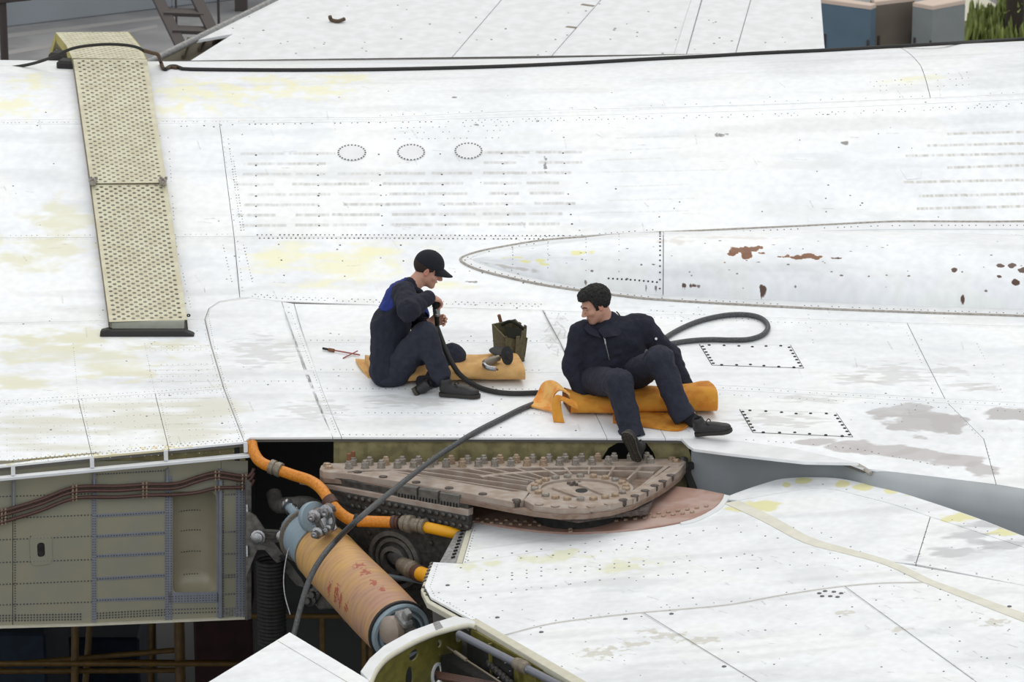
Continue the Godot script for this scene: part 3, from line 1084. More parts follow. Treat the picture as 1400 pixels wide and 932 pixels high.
	rivet_line(L, V2([[230, 188], [240, 330], [262, 425]]), 0.05, 0.005, 0.3, 0.45)
	rivet_line(L, V2([[226, 300], [256, 435]]), 0.04, 0.006, 0.4, 0.4)
	rivet_line(L, V2([[312, 190], [330, 318]]), 0.035, 0.006, 0.1, 0.6)
	rivet_line(L, V2([[318, 210], [334, 318]]), 0.035, 0.006, 0.15, 0.6)
	rivet_line(L, V2([[305, 335], [317, 385]]), 0.04, 0.006, 0.1, 0.62)
	rivet_line(L, V2([[333, 335], [345, 385]]), 0.04, 0.006, 0.1, 0.62)
	rivet_line(L, V2([[325, 330], [332, 400]]), 0.05, 0.005, 0.2, 0.5)
	rivet_line(L, V2([[465, 335], [474, 395]]), 0.2, 0.008, 0.0, 0.3)
	rivet_line(L, V2([[381, 334], [391, 392]]), 0.2, 0.008, 0.0, 0.4)
	rivet_line(L, V2([[548, 335], [552, 360]]), 0.2, 0.008, 0.0, 0.4)
	rivet_line(L, V2([[345, 405], [400, 409], [515, 413], [600, 415], [740, 419]]), 0.045, 0.006, 0.15, 0.4, 2, -3.0)
	rivet_line(L, V2([[285, 430], [292, 470], [311, 535], [335, 595]]), 0.04, 0.0045, 0.1, 0.45)
	rivet_line(L, V2([[278, 440], [284, 470], [303, 535], [328, 598]]), 0.04, 0.0045, 0.3, 0.45)
	rivet_line(L, V2([[395, 420], [460, 592]]), 0.05, 0.0045, 0.1, 0.5)
	for y in [465, 505, 531, 564, 594]:
		rivet_line(L, V2([[425 + (y - 465) * 0.34, y], [740, y + 1]]), 0.045, 0.0055, 0.12, 0.42)
	rivet_line(L, V2([[312, 521], [345, 521], [420, 521]]), 0.05, 0.005, 0.1, 0.45)
	rivet_line(L, V2([[745, 428], [800, 430], [1000, 438], [1240, 446]]), 0.05, 0.005, 0.3, 0.45)
	rivet_line(L, V2([[890, 424], [960, 430], [1040, 438]]), 0.045, 0.006, 0.25, 0.4)
	rivet_line(L, V2([[900, 526], [1050, 533], [1292, 548], [1400, 554]]), 0.05, 0.005, 0.2, 0.4, 2, 9.0)
	rivet_line(L, V2([[1010, 600], [1120, 608], [1180, 615], [1300, 640]]), 0.05, 0.006, 0.3, 0.4)
	for y in [474, 479, 499, 507, 515, 521]:
		rivet_line(L, V2([[205, y], [298, y - 2]]), 0.04, 0.0042, 0.15, 0.5)
	for k in 11:
		var y := 553.0 + k * 7.6
		rivet_line(L, V2([[0, y + 3], [120, y - 5 + k * 0.3], [220, y - 12 + k * 0.5], [320, y - 18 + k * 0.6]]), 0.045, 0.004, 0.35, 0.62)
	rivet_line(L, V2([[0, 548], [110, 541], [210, 535], [305, 528]]), 0.03, 0.0045, 0.1, 0.55, 2, 5.0)
	rivet_line(L, V2([[0, 630], [130, 618], [230, 608], [332, 599]]), 0.03, 0.0055, 0.05, 0.45, 2, 3.0)
	for q in [[112, 545, 128, 622], [217, 538, 234, 612], [100, 470, 107, 545], [198, 470, 212, 538]]:
		rivet_line(L, V2([[q[0], q[1]], [q[2], q[3]]]), 0.04, 0.0042, 0.1, 0.58)
	for q in [[1190, 112, 1250, 108], [1195, 118, 1250, 115], [1280, 102, 1330, 98], [1282, 110, 1330, 106], [1282, 118, 1335, 115], [1195, 124, 1240, 122], [540, 175, 700, 171], [545, 182, 690, 178], [560, 190, 690, 188]]:
		rivet_line(L, V2([[q[0], q[1]], [q[2], q[3]]]), 0.05, 0.0055, 0.3, 0.42)
	for y in [212, 226, 240, 254, 268, 282, 296, 309]:
		rivet_line(L, V2([[350, y], [520, y - 1], [800, y - 3]]), 0.48, 0.009, 0.25, 0.3)
	for q in [[1105, 430, 1112, 470], [1240, 455, 1262, 500], [1336, 470, 1372, 540], [1290, 545, 1345, 605], [1345, 600, 1362, 655], [955, 420, 965, 432]]:
		rivet_line(L, V2([[q[0], q[1]], [q[2], q[3]]]), 0.06, 0.0045, 0.3, 0.45)
	for i in 160:
		var p := on_deck(rng.randf_range(10, 1390), rng.randf_range(120, 590))
		var v := rng.randf_range(0.08, 0.3)
		rv(L, p, HN(p.x, p.z), rng.randf_range(0.004, 0.009), Color(v, v, v * 0.95))
	scatter("rivet_heads", L, body)
	# three oval covers, a hexagonal cover and two screwed access panels
	for q in [[481, 208.5, 20, 11.5], [562, 208, 19.5, 11.5], [640.5, 206, 19.5, 11.5]]:
		s = st()
		var c := []
		for i in 28: c.append([q[0] + cos(TAU * i / 28) * q[2], q[1] + sin(TAU * i / 28) * q[3]])
		patch(s, deck_poly(V2(c)), 0.006, 0.01, 0.08)
		var cv := obj("oval_cover", s, M.skin_white, body)
		var ring := []
		for i in 24: ring.append([q[0] + cos(TAU * i / 24) * (q[2] - 1.5), q[1] + sin(TAU * i / 24) * (q[3] - 1.2)])
		for g in ring:
			s = st()
			var pp := on_deck(g[0], g[1], 0.006)
			lathe(s, frame(pp, HN(pp.x, pp.z)), [Vector2(0.0075, 0), Vector2(0.0065, 0.003), Vector2(0, 0.004)], 7)
			obj("screw", done(s), M.steel_dark, cv)
	s = st()
	patch(s, deck_poly(V2([[1231, 232], [1236, 227], [1252, 226], [1260, 234], [1258, 244], [1240, 246]])), 0.004, 0.01, 0.2)
	obj("hexagonal_cover", s, M.deck, body)
	for q in [[[957, 471], [1080, 472], [1098, 503], [974, 499]], [[1012, 560], [1143, 565], [1165, 597], [1030, 591]]]:
		s = st()
		patch(s, deck_poly(V2(q)), 0.003, 0.01, 0.3)
		var ap := obj("access_panel", s, M.deck, body)
		s = st()                                   # the dark joint round the panel
		var big := deck_poly(V2(q))
		for r in Geometry2D.offset_polygon(big, 0.006): patch(s, r, 0.0015, 0.004, 0.3)
		obj("panel_joint", s, M.seam, ap)
		for side in 4:
			var a := Vector2(q[side][0], q[side][1])
			var b := Vector2(q[(side + 1) % 4][0], q[(side + 1) % 4][1])
			var cen := Vector2(q[0][0] + q[2][0], q[0][1] + q[2][1]) * 0.5
			var n := 6 if side % 2 == 0 else 7
			for k in n:
				var g := a.lerp(b, (k + 0.5) / n)
				g += (cen - g).normalized() * 2.4
				s = st()
				var pp := on_deck(g.x, g.y, 0.003)
				lathe(s, frame(pp, HN(pp.x, pp.z)), [Vector2(0.012, 0), Vector2(0.010, 0.004), Vector2(0, 0.006)], 8)
				obj("screw", done(s), M.black, ap)
	build_fairing(body)
	build_side(body)
	build_root(body)

# long fairing that swells out of the skin at the right
func build_fairing(body: Node) -> void:
	var lower := Curve2D.new()
	for q in [[645, 356], [660, 362], [690, 371], [740, 383], [800, 394], [905, 405], [1100, 413], [1250, 418], [1400, 424], [1570, 432]]: lower.add_point(Vector2(q[0], q[1]))
	var upper := Curve2D.new()
	for q in [[645, 352], [660, 347], [700, 340], [760, 333], [830, 326], [905, 321], [1100, 317], [1250, 318], [1400, 322], [1570, 328]]: upper.add_point(Vector2(q[0], q[1]))
	var yat := func(c: Curve2D, x: float) -> float:
		for i in c.point_count - 1:
			var a := c.get_point_position(i); var b := c.get_point_position(i + 1)
			if x <= b.x: return lerpf(a.y, b.y, clampf((x - a.x) / (b.x - a.x), 0.0, 1.0))
		return c.get_point_position(c.point_count - 1).y
	var point := func(px: float, w: float, extra: float) -> Vector3:
		var a := on_deck(px, yat.call(lower, px))
		var b := on_deck(px, yat.call(upper, px))
		var p := a.lerp(b, w)
		var wide := a.distance_to(b)
		var hm := minf(0.23, wide * 0.3) + extra
		var q := 0.4
		var h := sqrt(maxf(0.0, 1.0 - pow(1.0 - w / q, 2.0))) if w < q else 1.0 - pow((w - q) / (1.0 - q), 2.0)
		return Vector3(p.x, H(p.x, p.z) - 0.004 + hm * h, p.z)
	# its own skin with flaking paint
	var im := base_skin(1024, 256, 91)
	var nz := noise(92, 0.03, 4)
	var fine := noise(93, 0.06, 3)
	var tx := func(px: float, py: float) -> Vector2:
		var w := 0.0
		var best := 1e9
		for k in 81:
			var e: float = absf(proj(point.call(px, k / 80.0, 0.0)).y - py)
			if e < best:
				best = e
				w = k / 80.0
		return Vector2((px - 640.0) / 930.0 * 1024.0, w * 256.0)
	var sp := func(px: float, py: float, rx: float, ry: float, col: Color, a: float, rough: float, soft: float) -> void:
		splat(im, tx.call(px, py), rx * 1.1, ry * 1.4, col, a, nz, rough, soft, 1.5, 1.0)
	for q in [[735, 355, 12, 7], [720, 358, 8, 4], [792, 345, 22, 6], [740, 362, 10, 3], [700, 352, 16, 3]]:
		sp.call(q[0], q[1], q[2], q[3], Color(0.92, 0.9, 0.6), 0.8, 1.2, 0.5)
	for q in [[1010, 345, 14, 9], [1030, 341, 12, 6], [1020, 350, 10, 5], [1000, 348, 6, 4], [1042, 347, 8, 5], [1083, 352, 11, 4], [1109, 352, 12, 4.5], [1063, 352, 6, 2.5], [1142, 354, 9, 2.2], [1303, 371, 3, 2.5], [1366, 364, 4, 3], [1386, 365, 7, 4], [1398, 371, 8, 4], [934, 390, 5, 2], [949, 391, 6, 2], [1043, 397, 4, 3], [1388, 386, 5, 3], [1315, 408, 3, 2], [990, 360, 3, 2], [1364, 378, 3, 2]]:
		sp.call(q[0], q[1], q[2], q[3], Color(0.46, 0.265, 0.11) if q[0] < 1125 and q[1] < 380 else Color(0.3, 0.19, 0.14), 0.95, 1.5, 0.2)
	sp.call(920, 331, 26, 10, Color(0.83, 0.8, 0.77), 0.6, 0.9, 0.7)
	sp.call(1000, 326, 90, 6, Color(0.86, 0.83, 0.81), 0.6, 0.9, 0.7)
	for q in [[700, 366, 50, 4], [640, 354, 30, 3]]: sp.call(q[0], q[1], q[2], q[3], Color(0.7, 0.68, 0.65), 0.6, 0.9, 0.7)
	for i in 60:
		var p: Vector2 = tx.call(rng.randf_range(680, 1390), rng.randf_range(330, 400))
		splat(im, p, rng.randf_range(1, 2.4), rng.randf_range(0.8, 1.8), Color(0.35, 0.3, 0.27), 0.8, fine, 1.0, 0.3)
	var m := StandardMaterial3D.new()
	m.albedo_texture = ImageTexture.create_from_image(im)
	m.roughness = 0.4
	for part in [[644.0, 906.0, 26, "fairing_nose", 0.0], [907.0, 1570.0, 40, "fairing_body", 0.006]]:
		var s := st()
		s.set_smooth_group(1)
		var cols: int = part[2]
		var grid := []
		for i in cols + 1:
			var px: float = lerpf(part[0], part[1], float(i) / cols)
			var row := []
			for j in 25: 
				var w := pow(j / 24.0, 1.25)
				row.append([point.call(px, w, part[4]), Vector2((px - 640.0) / 930.0, w)])
			grid.append(row)
		for i in cols:
			for j in 24:
				var a: Array = grid[i][j]; var b: Array = grid[i + 1][j]; var c: Array = grid[i + 1][j + 1]; var d: Array = grid[i][j + 1]
				for v in [a, c, b, a, d, c]:
					s.set_uv(v[1]); s.add_vertex(v[0])
		obj(part[3], done(s), m, body)
	# screws in the joint ring, along the lower flange
	var L := []
	for k in 16:
		var w := 0.03 + k / 16.0 * 0.95
		var p: Vector3 = point.call(902.0, pow(w, 1.25), 0.002)
		rv(L, p, Vector3(0, 0.8, 0.5), 0.008, Color(0.04, 0.04, 0.04))
	for k in 12: rv(L, point.call(832.0 + k * 6.0, 0.035, 0.0), Vector3(0, 0.3, 0.9), 0.008, Color(0.05, 0.05, 0.05))
	for q in [[700, 4], [748, 4], [800, 6], [845, 8]]:
		for k in 9: rv(L, point.call(q[0] + 1.0, 0.08 + k * 0.1, 0.0), Vector3(0, 0.8, 0.5), 0.0045, Color(0.16, 0.16, 0.15))
	scatter("fairing_screws", L, body)
	# raised flange strip that runs round the fairing, with its sealant bead
	var out := [[1570, 297], [1400, 303], [1250, 303], [1200, 304], [1100, 309], [905, 318], [800, 324], [740, 329], [690, 337], [655, 344], [634, 351], [630, 356], [640, 363], [665, 372], [740, 389], [830, 402], [905, 410], [1100, 421], [1250, 427], [1400, 432], [1570, 440]]
	var ins := [[1570, 309], [1400, 314], [1250, 314], [1200, 314.5], [1100, 317], [905, 323], [800, 330], [740, 335], [690, 342], [662, 348], [646, 352], [643, 355], [650, 359], [672, 367], [740, 384], [830, 397], [905, 404], [1100, 413], [1250, 419], [1400, 424], [1570, 432]]
	for seg in [[0, 5], [5, 11], [11, 16], [16, 20]]:
		var poly := []
		for i in range(seg[0], seg[1] + 1): poly.append(out[i])
		for i in range(seg[1], seg[0] - 1, -1): poly.append(ins[i])
		var s := st()
		patch(s, deck_poly(V2(poly)), 0.007, 0.01, 0.12, 0.0015)
		obj("fairing_flange", s, M.skin_white, body)
	var bead := []
	for q in out: bead.append(on_deck(q[0], q[1], 0.003))
	var s2 := st()
	tube(s2, catmull(bead, 4), 0.011, 6)
	obj("sealant_bead", done(s2), M.sealant, body)
	L = []
	for seg in out.size() - 1:
		var a := Vector2(out[seg][0], out[seg][1]).lerp(Vector2(ins[seg][0], ins[seg][1]), 0.45)
		var b := Vector2(out[seg + 1][0], out[seg + 1][1]).lerp(Vector2(ins[seg + 1][0], ins[seg + 1][1]), 0.45)
		var n := maxi(1, int(a.distance_to(b) / 9.0))
		for k in n:
			if rng.randf() < 0.3: continue
			var p := on_deck(lerpf(a.x, b.x, float(k) / n), lerpf(a.y, b.y, float(k) / n), 0.007)
			rv(L, p, HN(p.x, p.z), 0.006, Color(0.07, 0.065, 0.06))
	scatter("flange_rivets", L, body)

# flank below the right-hand edge of the deck: a recessed wall at first, then the rounded shoulder of the fuselage
func build_side(body: Node) -> void:
	var s := st()
	s.set_smooth_group(1)
	var grid := []
	var n := 44
	for i in n + 1:
		var px := lerpf(946.0, 1560.0, float(i) / n)
		var e := Vector2()
		for k in EDGE.size() - 1:
			if px >= EDGE[k][0] and px <= EDGE[k + 1][0]:
				e = Vector2(px, lerpf(EDGE[k][1], EDGE[k + 1][1], (px - EDGE[k][0]) / float(EDGE[k + 1][0] - EDGE[k][0])))
		var p := on_deck(e.x, e.y)
		var f := smoothstep(1150.0, 1230.0, px)
		var row := []
		var r := lerpf(0.02, 0.2, f)
		var setback := lerpf(-0.1, -0.004, f)
		for k in 7:
			var a := k / 6.0 * deg_to_rad(74)
			row.append(p + Vector3(0, lerpf(-0.025, 0.0, f) - r * (1.0 - cos(a)), setback + r * sin(a)))
		var last: Vector3 = row[-1]
		for k in range(1, 6): row.append(last + Vector3(0, -0.28 * k, 0.07 * k))
		grid.append(row)
	for i in n:
		for j in grid[0].size() - 1:
			quad(s, grid[i][j + 1], grid[i + 1][j + 1], grid[i + 1][j], grid[i][j])
	obj("fuselage_flank", done(s), M.flank_shade_grey, body)
	# tapered seal plate that juts out over the flank
	s = st()
	var pix := [[931, 600], [1010, 604], [1090, 615], [1174, 634], [1100, 632.5], [1050, 627], [990, 620], [948, 614.5], [941, 610]]
	var t := frame(on_deck(935, 602), Vector3.UP, Vector3(0, 0, -1))
	var poly := PackedVector2Array()
	for q in pix:
		var v := t.affine_inverse() * on_plane(q[0], q[1], t.origin, Vector3.UP)
		poly.append(Vector2(v.x, v.y))
	prism(s, poly, t, -0.012, 0.008, 0.003)
	obj("seal_plate", done(s), M.skin_white, body)
	s = st()
	for q in [[1018, 622, 1050, 626], [1062, 628, 1095, 631]]:
		pass
	s = st()
	for q in [[1276, 655, 1284, 662], [1262, 655, 1272, 662]]:
		pass
	# small sealant chevron and drain marks on the flank
	s = st()
	tube(s, catmull([on_deck(1172, 634) + Vector3(0, -0.0, 0.02), on_deck(1182, 637) + Vector3(0, -0.01, 0.03), on_deck(1190, 641) + Vector3(0, -0.02, 0.03)], 5), 0.014, 6)
	obj("sealant_patch", done(s), M.sealant, body)

# left wing root: slotted edge rail and the riveted bulkhead below it
var WALL_O := Vector3()
var WALL_N := Vector3()
var WALL_X := Vector3()

func on_wall(px: float, py: float) -> Vector3:
	return on_plane(px, py, WALL_O, WALL_N)

func wall_frame() -> Transform3D:
	return Transform3D(Basis(WALL_X, Vector3.UP, WALL_N), WALL_O)

func wp(px: float, py: float) -> Vector2:
	var v := wall_frame().affine_inverse() * on_wall(px, py)
	return Vector2(v.x, v.y)

func wpoly(pix: Array) -> PackedVector2Array:
	var o := PackedVector2Array()
	for q in pix: o.append(wp(q[0], q[1]))
	return o

func build_root(body: Node) -> void:
	var a := on_deck(-160, 656)
	var b := on_deck(334, 604)
	WALL_X = Vector3(b.x - a.x, 0, b.z - a.z).normalized()
	WALL_N = WALL_X.cross(Vector3.UP).normalized()
	WALL_O = b - WALL_N * 0.06
	var t := wall_frame()
	var s := st()
	# rail below the slots
	var front := func(px: float, py: float) -> Vector3: return on_plane(px, py, b + WALL_N * 0.03, WALL_N)
	bar(s, front.call(-160, 669), front.call(341, 622), 0.022, 0.05, WALL_N, 0.003)
	obj("edge_rail", done(s), M.skin_white, body)
	for x in [-90, 18, 126, 227, 336]:
		s = st()
		var y: float = 637.0 - x * 0.099
		var p0: Vector3 = front.call(x, y + 1)
		var p1: Vector3 = front.call(x, y + 14.5)
		bar(s, p0 - WALL_N * 0.01, p1, 0.026, 0.02, WALL_N, 0.002)
		obj("rail_post", done(s), M.skin_white, body)
	s = st()
	bar(s, t * Vector3(-2.8, 0.0, 0.0) + Vector3(0, -0.18, -0.02), t * Vector3(0.02, -0.18, -0.02), 0.34, 0.02, WALL_N, 0.002)
	obj("slot_back", done(s), M.olive, body)
	# bulkhead sheets
	var wall := Node3D.new()
	wall.name = "root_bulkhead"
	body.add_child(wall, true)
	for sheet in [[[-160, 630], [17, 630], [17, 855], [-160, 858]], [[18, 630], [127, 630], [127, 852.5], [18, 855]], [[128, 630], [229, 630], [229, 848], [128, 852.5]], [[229.5, 630], [302, 630], [302, 672], [229.5, 672]], [[229.5, 812], [302, 812], [302, 844], [229.5, 848]], [[302.5, 630], [339, 630], [338, 843], [302.5, 844]]]:
		s = st()
		prism(s, wpoly(sheet), t, -0.012, 0.0, 0.001)
		obj("sheet", done(s), M.wall, wall)
	# the pocket between them: a frame with round corners and a dished tray
	s = st()
	var c0 := wp(266, 742)
	var w := wp(298, 742).x - wp(235, 742).x
	var h := wp(266, 672).y - wp(266, 812).y
	var hole := round_rect(c0, w, h, 0.07, 5)
	var rim := PackedVector2Array()
	var x0 := wp(229.5, 742).x; var x1 := wp(302, 742).x
	for q in hole:
		var d := q - c0
		var k := minf(((x1 - c0.x) if d.x > 0 else (c0.x - x0)) / maxf(absf(d.x), 0.0001), (h * 0.5 + 0.002) / maxf(absf(d.y), 0.0001))
		rim.append(c0 + d * maxf(k, 1.0))
	ring_prism(s, rim, hole, t, -0.012, 0.0)
	obj("pocket_frame", done(s), M.wall, wall)
	s = st()
	s.set_smooth_group(1)
	var rings := []
	for lv in [[0.0, -0.004], [0.004, -0.03], [0.012, -0.075], [0.03, -0.11], [0.06, -0.135], [0.1, -0.145], [0.14, -0.148]]:
		var r := PackedVector3Array()
		for q in round_rect(c0, w - lv[0] * 2.0, h - lv[0] * 2.0, maxf(0.07 - lv[0] * 0.4, 0.012), 5): r.append(t * Vector3(q.x, q.y, lv[1]))
		rings.append(r)
	for i in rings.size() - 1:
		for k in hole.size():
			var j := (k + 1) % hole.size()
			quad(s, rings[i][k], rings[i][j], rings[i + 1][j], rings[i + 1][k])
	var mid_: Vector3 = t * Vector3(c0.x, c0.y, -0.149)
	for k in hole.size(): tri(s, rings[-1][k], rings[-1][(k + 1) % hole.size()], mid_)
	obj("pocket_tray", done(s), M.pocket, wall)
	# stiffeners, doubler strips and the access plate
	for q in [[300.5, 640, 300.5, 843, 0.02, 0.03], [228, 640, 228, 668, 0.016, 0.02], [128, 640, 128, 664, 0.014, 0.03], [18, 650, 18, 690, 0.014, 0.03]]:
		s = st()
		bar(s, on_wall(q[0], q[1]) + WALL_N * 0.012, on_wall(q[2], q[3]) + WALL_N * 0.012, q[4], q[5], WALL_N, 0.002)
		obj("stiffener", done(s), M.wall_blue, wall)
	for q in [[125, 655, 132, 850], [225, 650, 236, 847], [296, 650, 304.5, 844], [322, 665, 335, 845]]:
		s = st()
		prism(s, wpoly([[q[0], q[1]], [q[2], q[1]], [q[2], q[3]], [q[0], q[3]]]), t, 0.0, 0.004, 0.001)
		obj("doubler_strip", done(s), M.wall_blue, wall)
	for y in [[705, 700], [733, 728], [760, 756], [791, 786], [820, 817]]:
		s = st()
		prism(s, wpoly([[132.5, y[0] - 2.5], [224.5, y[1] - 2.5], [224.5, y[1] + 2.5], [132.5, y[0] + 2.5]]), t, 0.0, 0.003, 0.001)
		obj("doubler_strip", done(s), M.wall_blue, wall)
	s = st()
	prism(s, wpoly([[229.5, 809], [302, 809], [302, 823], [229.5, 824]]), t, 0.0, 0.004, 0.001)
	obj("doubler_strip", done(s), M.wall_blue, wall)
	s = st()
	var pc := wp(56, 751)
	var outp := PackedVector2Array()
	var inp := PackedVector2Array()
	var big := round_rect(pc, 0.145, 0.215, 0.035, 4)
	var small := round_rect(pc + Vector2(0.0, 0.0), 0.05, 0.1, 0.02, 4)
	for i in big.size(): outp.append(big[i]); inp.append(small[i])
	ring_prism(s, outp, inp, t, 0.0, 0.005)
	obj("access_plate", done(s), M.wall, wall)
	s = st()
	prism(s, small, t, 0.0, 0.0012, 0.0)
	obj("access_slot", done(s), M.bay_dark, wall)
	s = st()
	bar(s, on_wall(-160, 860) + WALL_N * 0.01, on_wall(110, 853) + WALL_N * 0.01, 0.012, 0.04, WALL_N, 0.002)
	bar(s, on_wall(110, 853) + WALL_N * 0.01, on_wall(336, 843.5) + WALL_N * 0.01, 0.012, 0.04, WALL_N, 0.002)
	obj("lower_rail", done(s), M.beige, wall)
	var L := []
	var row := func(x0_: float, y0_: float, x1_: float, y1_: float, step: float, r: float, v: float) -> void:
		var pa := on_wall(x0_, y0_); var pb := on_wall(x1_, y1_)
		var n := int(pa.distance_to(pb) / step)
		for i in n + 1: rv(L, pa.lerp(pb, float(i) / n) + WALL_N * 0.003, WALL_N, r, Color(v, v, v * 1.05) * rng.randf_range(0.7, 1.2))
	for y in [[678, 674], [708, 703], [737, 732], [768, 764], [798, 793], [826, 822]]: row.call(0, y[0] + 0.5, 125, y[1] + 0.5, 0.022, 0.0055, 0.07)
	for y in [[648, 643], [705, 700], [733, 728], [760, 756], [791, 786], [820, 817]]: row.call(133, y[0], 224, y[1], 0.018, 0.006, 0.09)
	for x in [20.5, 127, 130, 227, 230, 234, 300, 305, 324, 329, 333]: row.call(x, 655 if x > 100 else 690, x, 846 if x < 300 else 842, 0.018, 0.0058, 0.1)
	for y in [676, 727, 757, 786, 789, 812]: row.call(305, y, 324, y - 1, 0.018, 0.0075, 0.14)
	for k in 3: row.call(0, 841 + k * 3.6, 110, 839 + k * 3.6, 0.02, 0.0065, 0.07)
	for k in 3: row.call(133, 838 + k * 3.4, 225, 833 + k * 3.6, 0.02, 0.0065, 0.08)
	for k in 3: row.call(232, 815 + k * 3.4, 298, 813 + k * 3.4, 0.02, 0.006, 0.1)
	for k in 4: row.call(306, 832 + k * 3.0, 336, 830 + k * 3.0, 0.018, 0.008, 0.2)
	for k in 2: row.call(232, 833 + k * 5.0, 298, 831 + k * 5.0, 0.02, 0.006, 0.09)
	for k in 10: row.call(41.5 + 0, 733, 41.5, 768, 0.03, 0.004, 0.08)
	for y in [700, 727, 756, 787]:
		for k in 15:
			var q := on_plane(241 + k * 3.6, y - 3.0 * sin(k / 14.0 * PI), WALL_O - WALL_N * 0.142, WALL_N)
			rv(L, q, WALL_N, 0.005, Color(0.07, 0.065, 0.06))
	scatter("rivet_heads", L, wall)
	# three brown lines clipped along the bulkhead
	for k in 3:
		var pts := []
		for q in [[-60, 716, 0], [5, 698, 1], [55, 683, 0], [102, 666, 1], [160, 664.5, 0], [198, 662, 1], [240, 661, 0], [270, 652, 0], [297, 646, 1], [334, 651, 1], [343, 648, 0], [347, 640, 0]]:
			var dy: float = [0.0, 6.0, 15.0][k]
			if q[0] > 240 and k == 2: dy = 21.0 if q[0] < 290 or q[0] < 300 else 15.0
			pts.append(on_plane(q[0], q[1] + dy, WALL_O + WALL_N * (0.035 + 0.0 * k), WALL_N))
		s = st()
		tube(s, catmull(pts, 5), 0.0125, 8)
		var pipe := obj("brown_pipe", done(s), M.brown_pipe)
		tag(pipe, ["topmost of three brown pipes clipped along the riveted bulkhead", "middle one of three brown pipes clipped along the riveted bulkhead", "lowest of three brown pipes clipped along the riveted bulkhead"][k], "pipe", "brown pipes on the bulkhead")
		for i in [1, 3, 5, 8, 9]:
			for d in [-0.012, 0.012]:
				s = st()
				var p: Vector3 = pts[i] + WALL_X * d
				rod(s, p + Vector3(0, -0.019, 0.004), p + Vector3(0, 0.019, 0.004), 0.0075, 8)
				obj("clip", done(s), M.bolt_tan, pipe)
# ---------------------------------------------------------------- pivot bay, fitting, wing
const QO := Vector3(0.0, -0.138, 0.0)
var QN := Vector3(0, cos(0.0846), -sin(0.0846))

func fitting_frame() -> Transform3D:
	return frame(QO, QN, Vector3(0, 0, -1))

func on_fit(px: float, py: float, h := 0.0) -> Vector3:
	return on_plane(px, py, QO + QN * h, QN)

func fpoly(pix: Array, h := 0.0) -> PackedVector2Array:
	var t := fitting_frame().affine_inverse()
	var o := PackedVector2Array()
	for q in pix:
		var v := t * on_fit(q[0], q[1], h)
		o.append(Vector2(v.x, v.y))
	return o

func holed_prism(s: SurfaceTool, poly: PackedVector2Array, holes: Array, t: Transform3D, h0: float, h1: float) -> void:
	var lo := poly[0]; var hi := poly[0]
	for q in poly: lo = lo.min(q); hi = hi.max(q)
	var cuts := [lo.y - 0.01, hi.y + 0.01]
	for h in holes:
		var c := 0.0
		for q in h: c += q.y / h.size()
		cuts.append(c)
	cuts.sort()
	for i in cuts.size() - 1:
		var band := PackedVector2Array([Vector2(lo.x - 1, cuts[i]), Vector2(hi.x + 1, cuts[i]), Vector2(hi.x + 1, cuts[i + 1]), Vector2(lo.x - 1, cuts[i + 1])])
		var list: Array = Geometry2D.intersect_polygons(poly, band)
		for h in holes:
			var next := []
			for l in list: next.append_array(Geometry2D.clip_polygons(l, h))
			list = next
		for l in list: prism(s, l, t, h0, h1)

func wall_at(pix: Array, o: Vector3, n: Vector3) -> Array:
	var x := Vector3.UP.cross(n).normalized()
	var t := Transform3D(Basis(x, n.cross(x), n), o)
	var p := PackedVector2Array()
	for q in pix:
		var v := t.affine_inverse() * on_plane(q[0], q[1], o, n)
		p.append(Vector2(v.x, v.y))
	return [p, t]

func smooth2(p: Array, sub := 4) -> Array:
	var v := []
	for q in p: v.append(Vector3(q[0], q[1], 0))
	var o := []
	for q in catmull(v, sub): o.append([q.x, q.y])
	return o

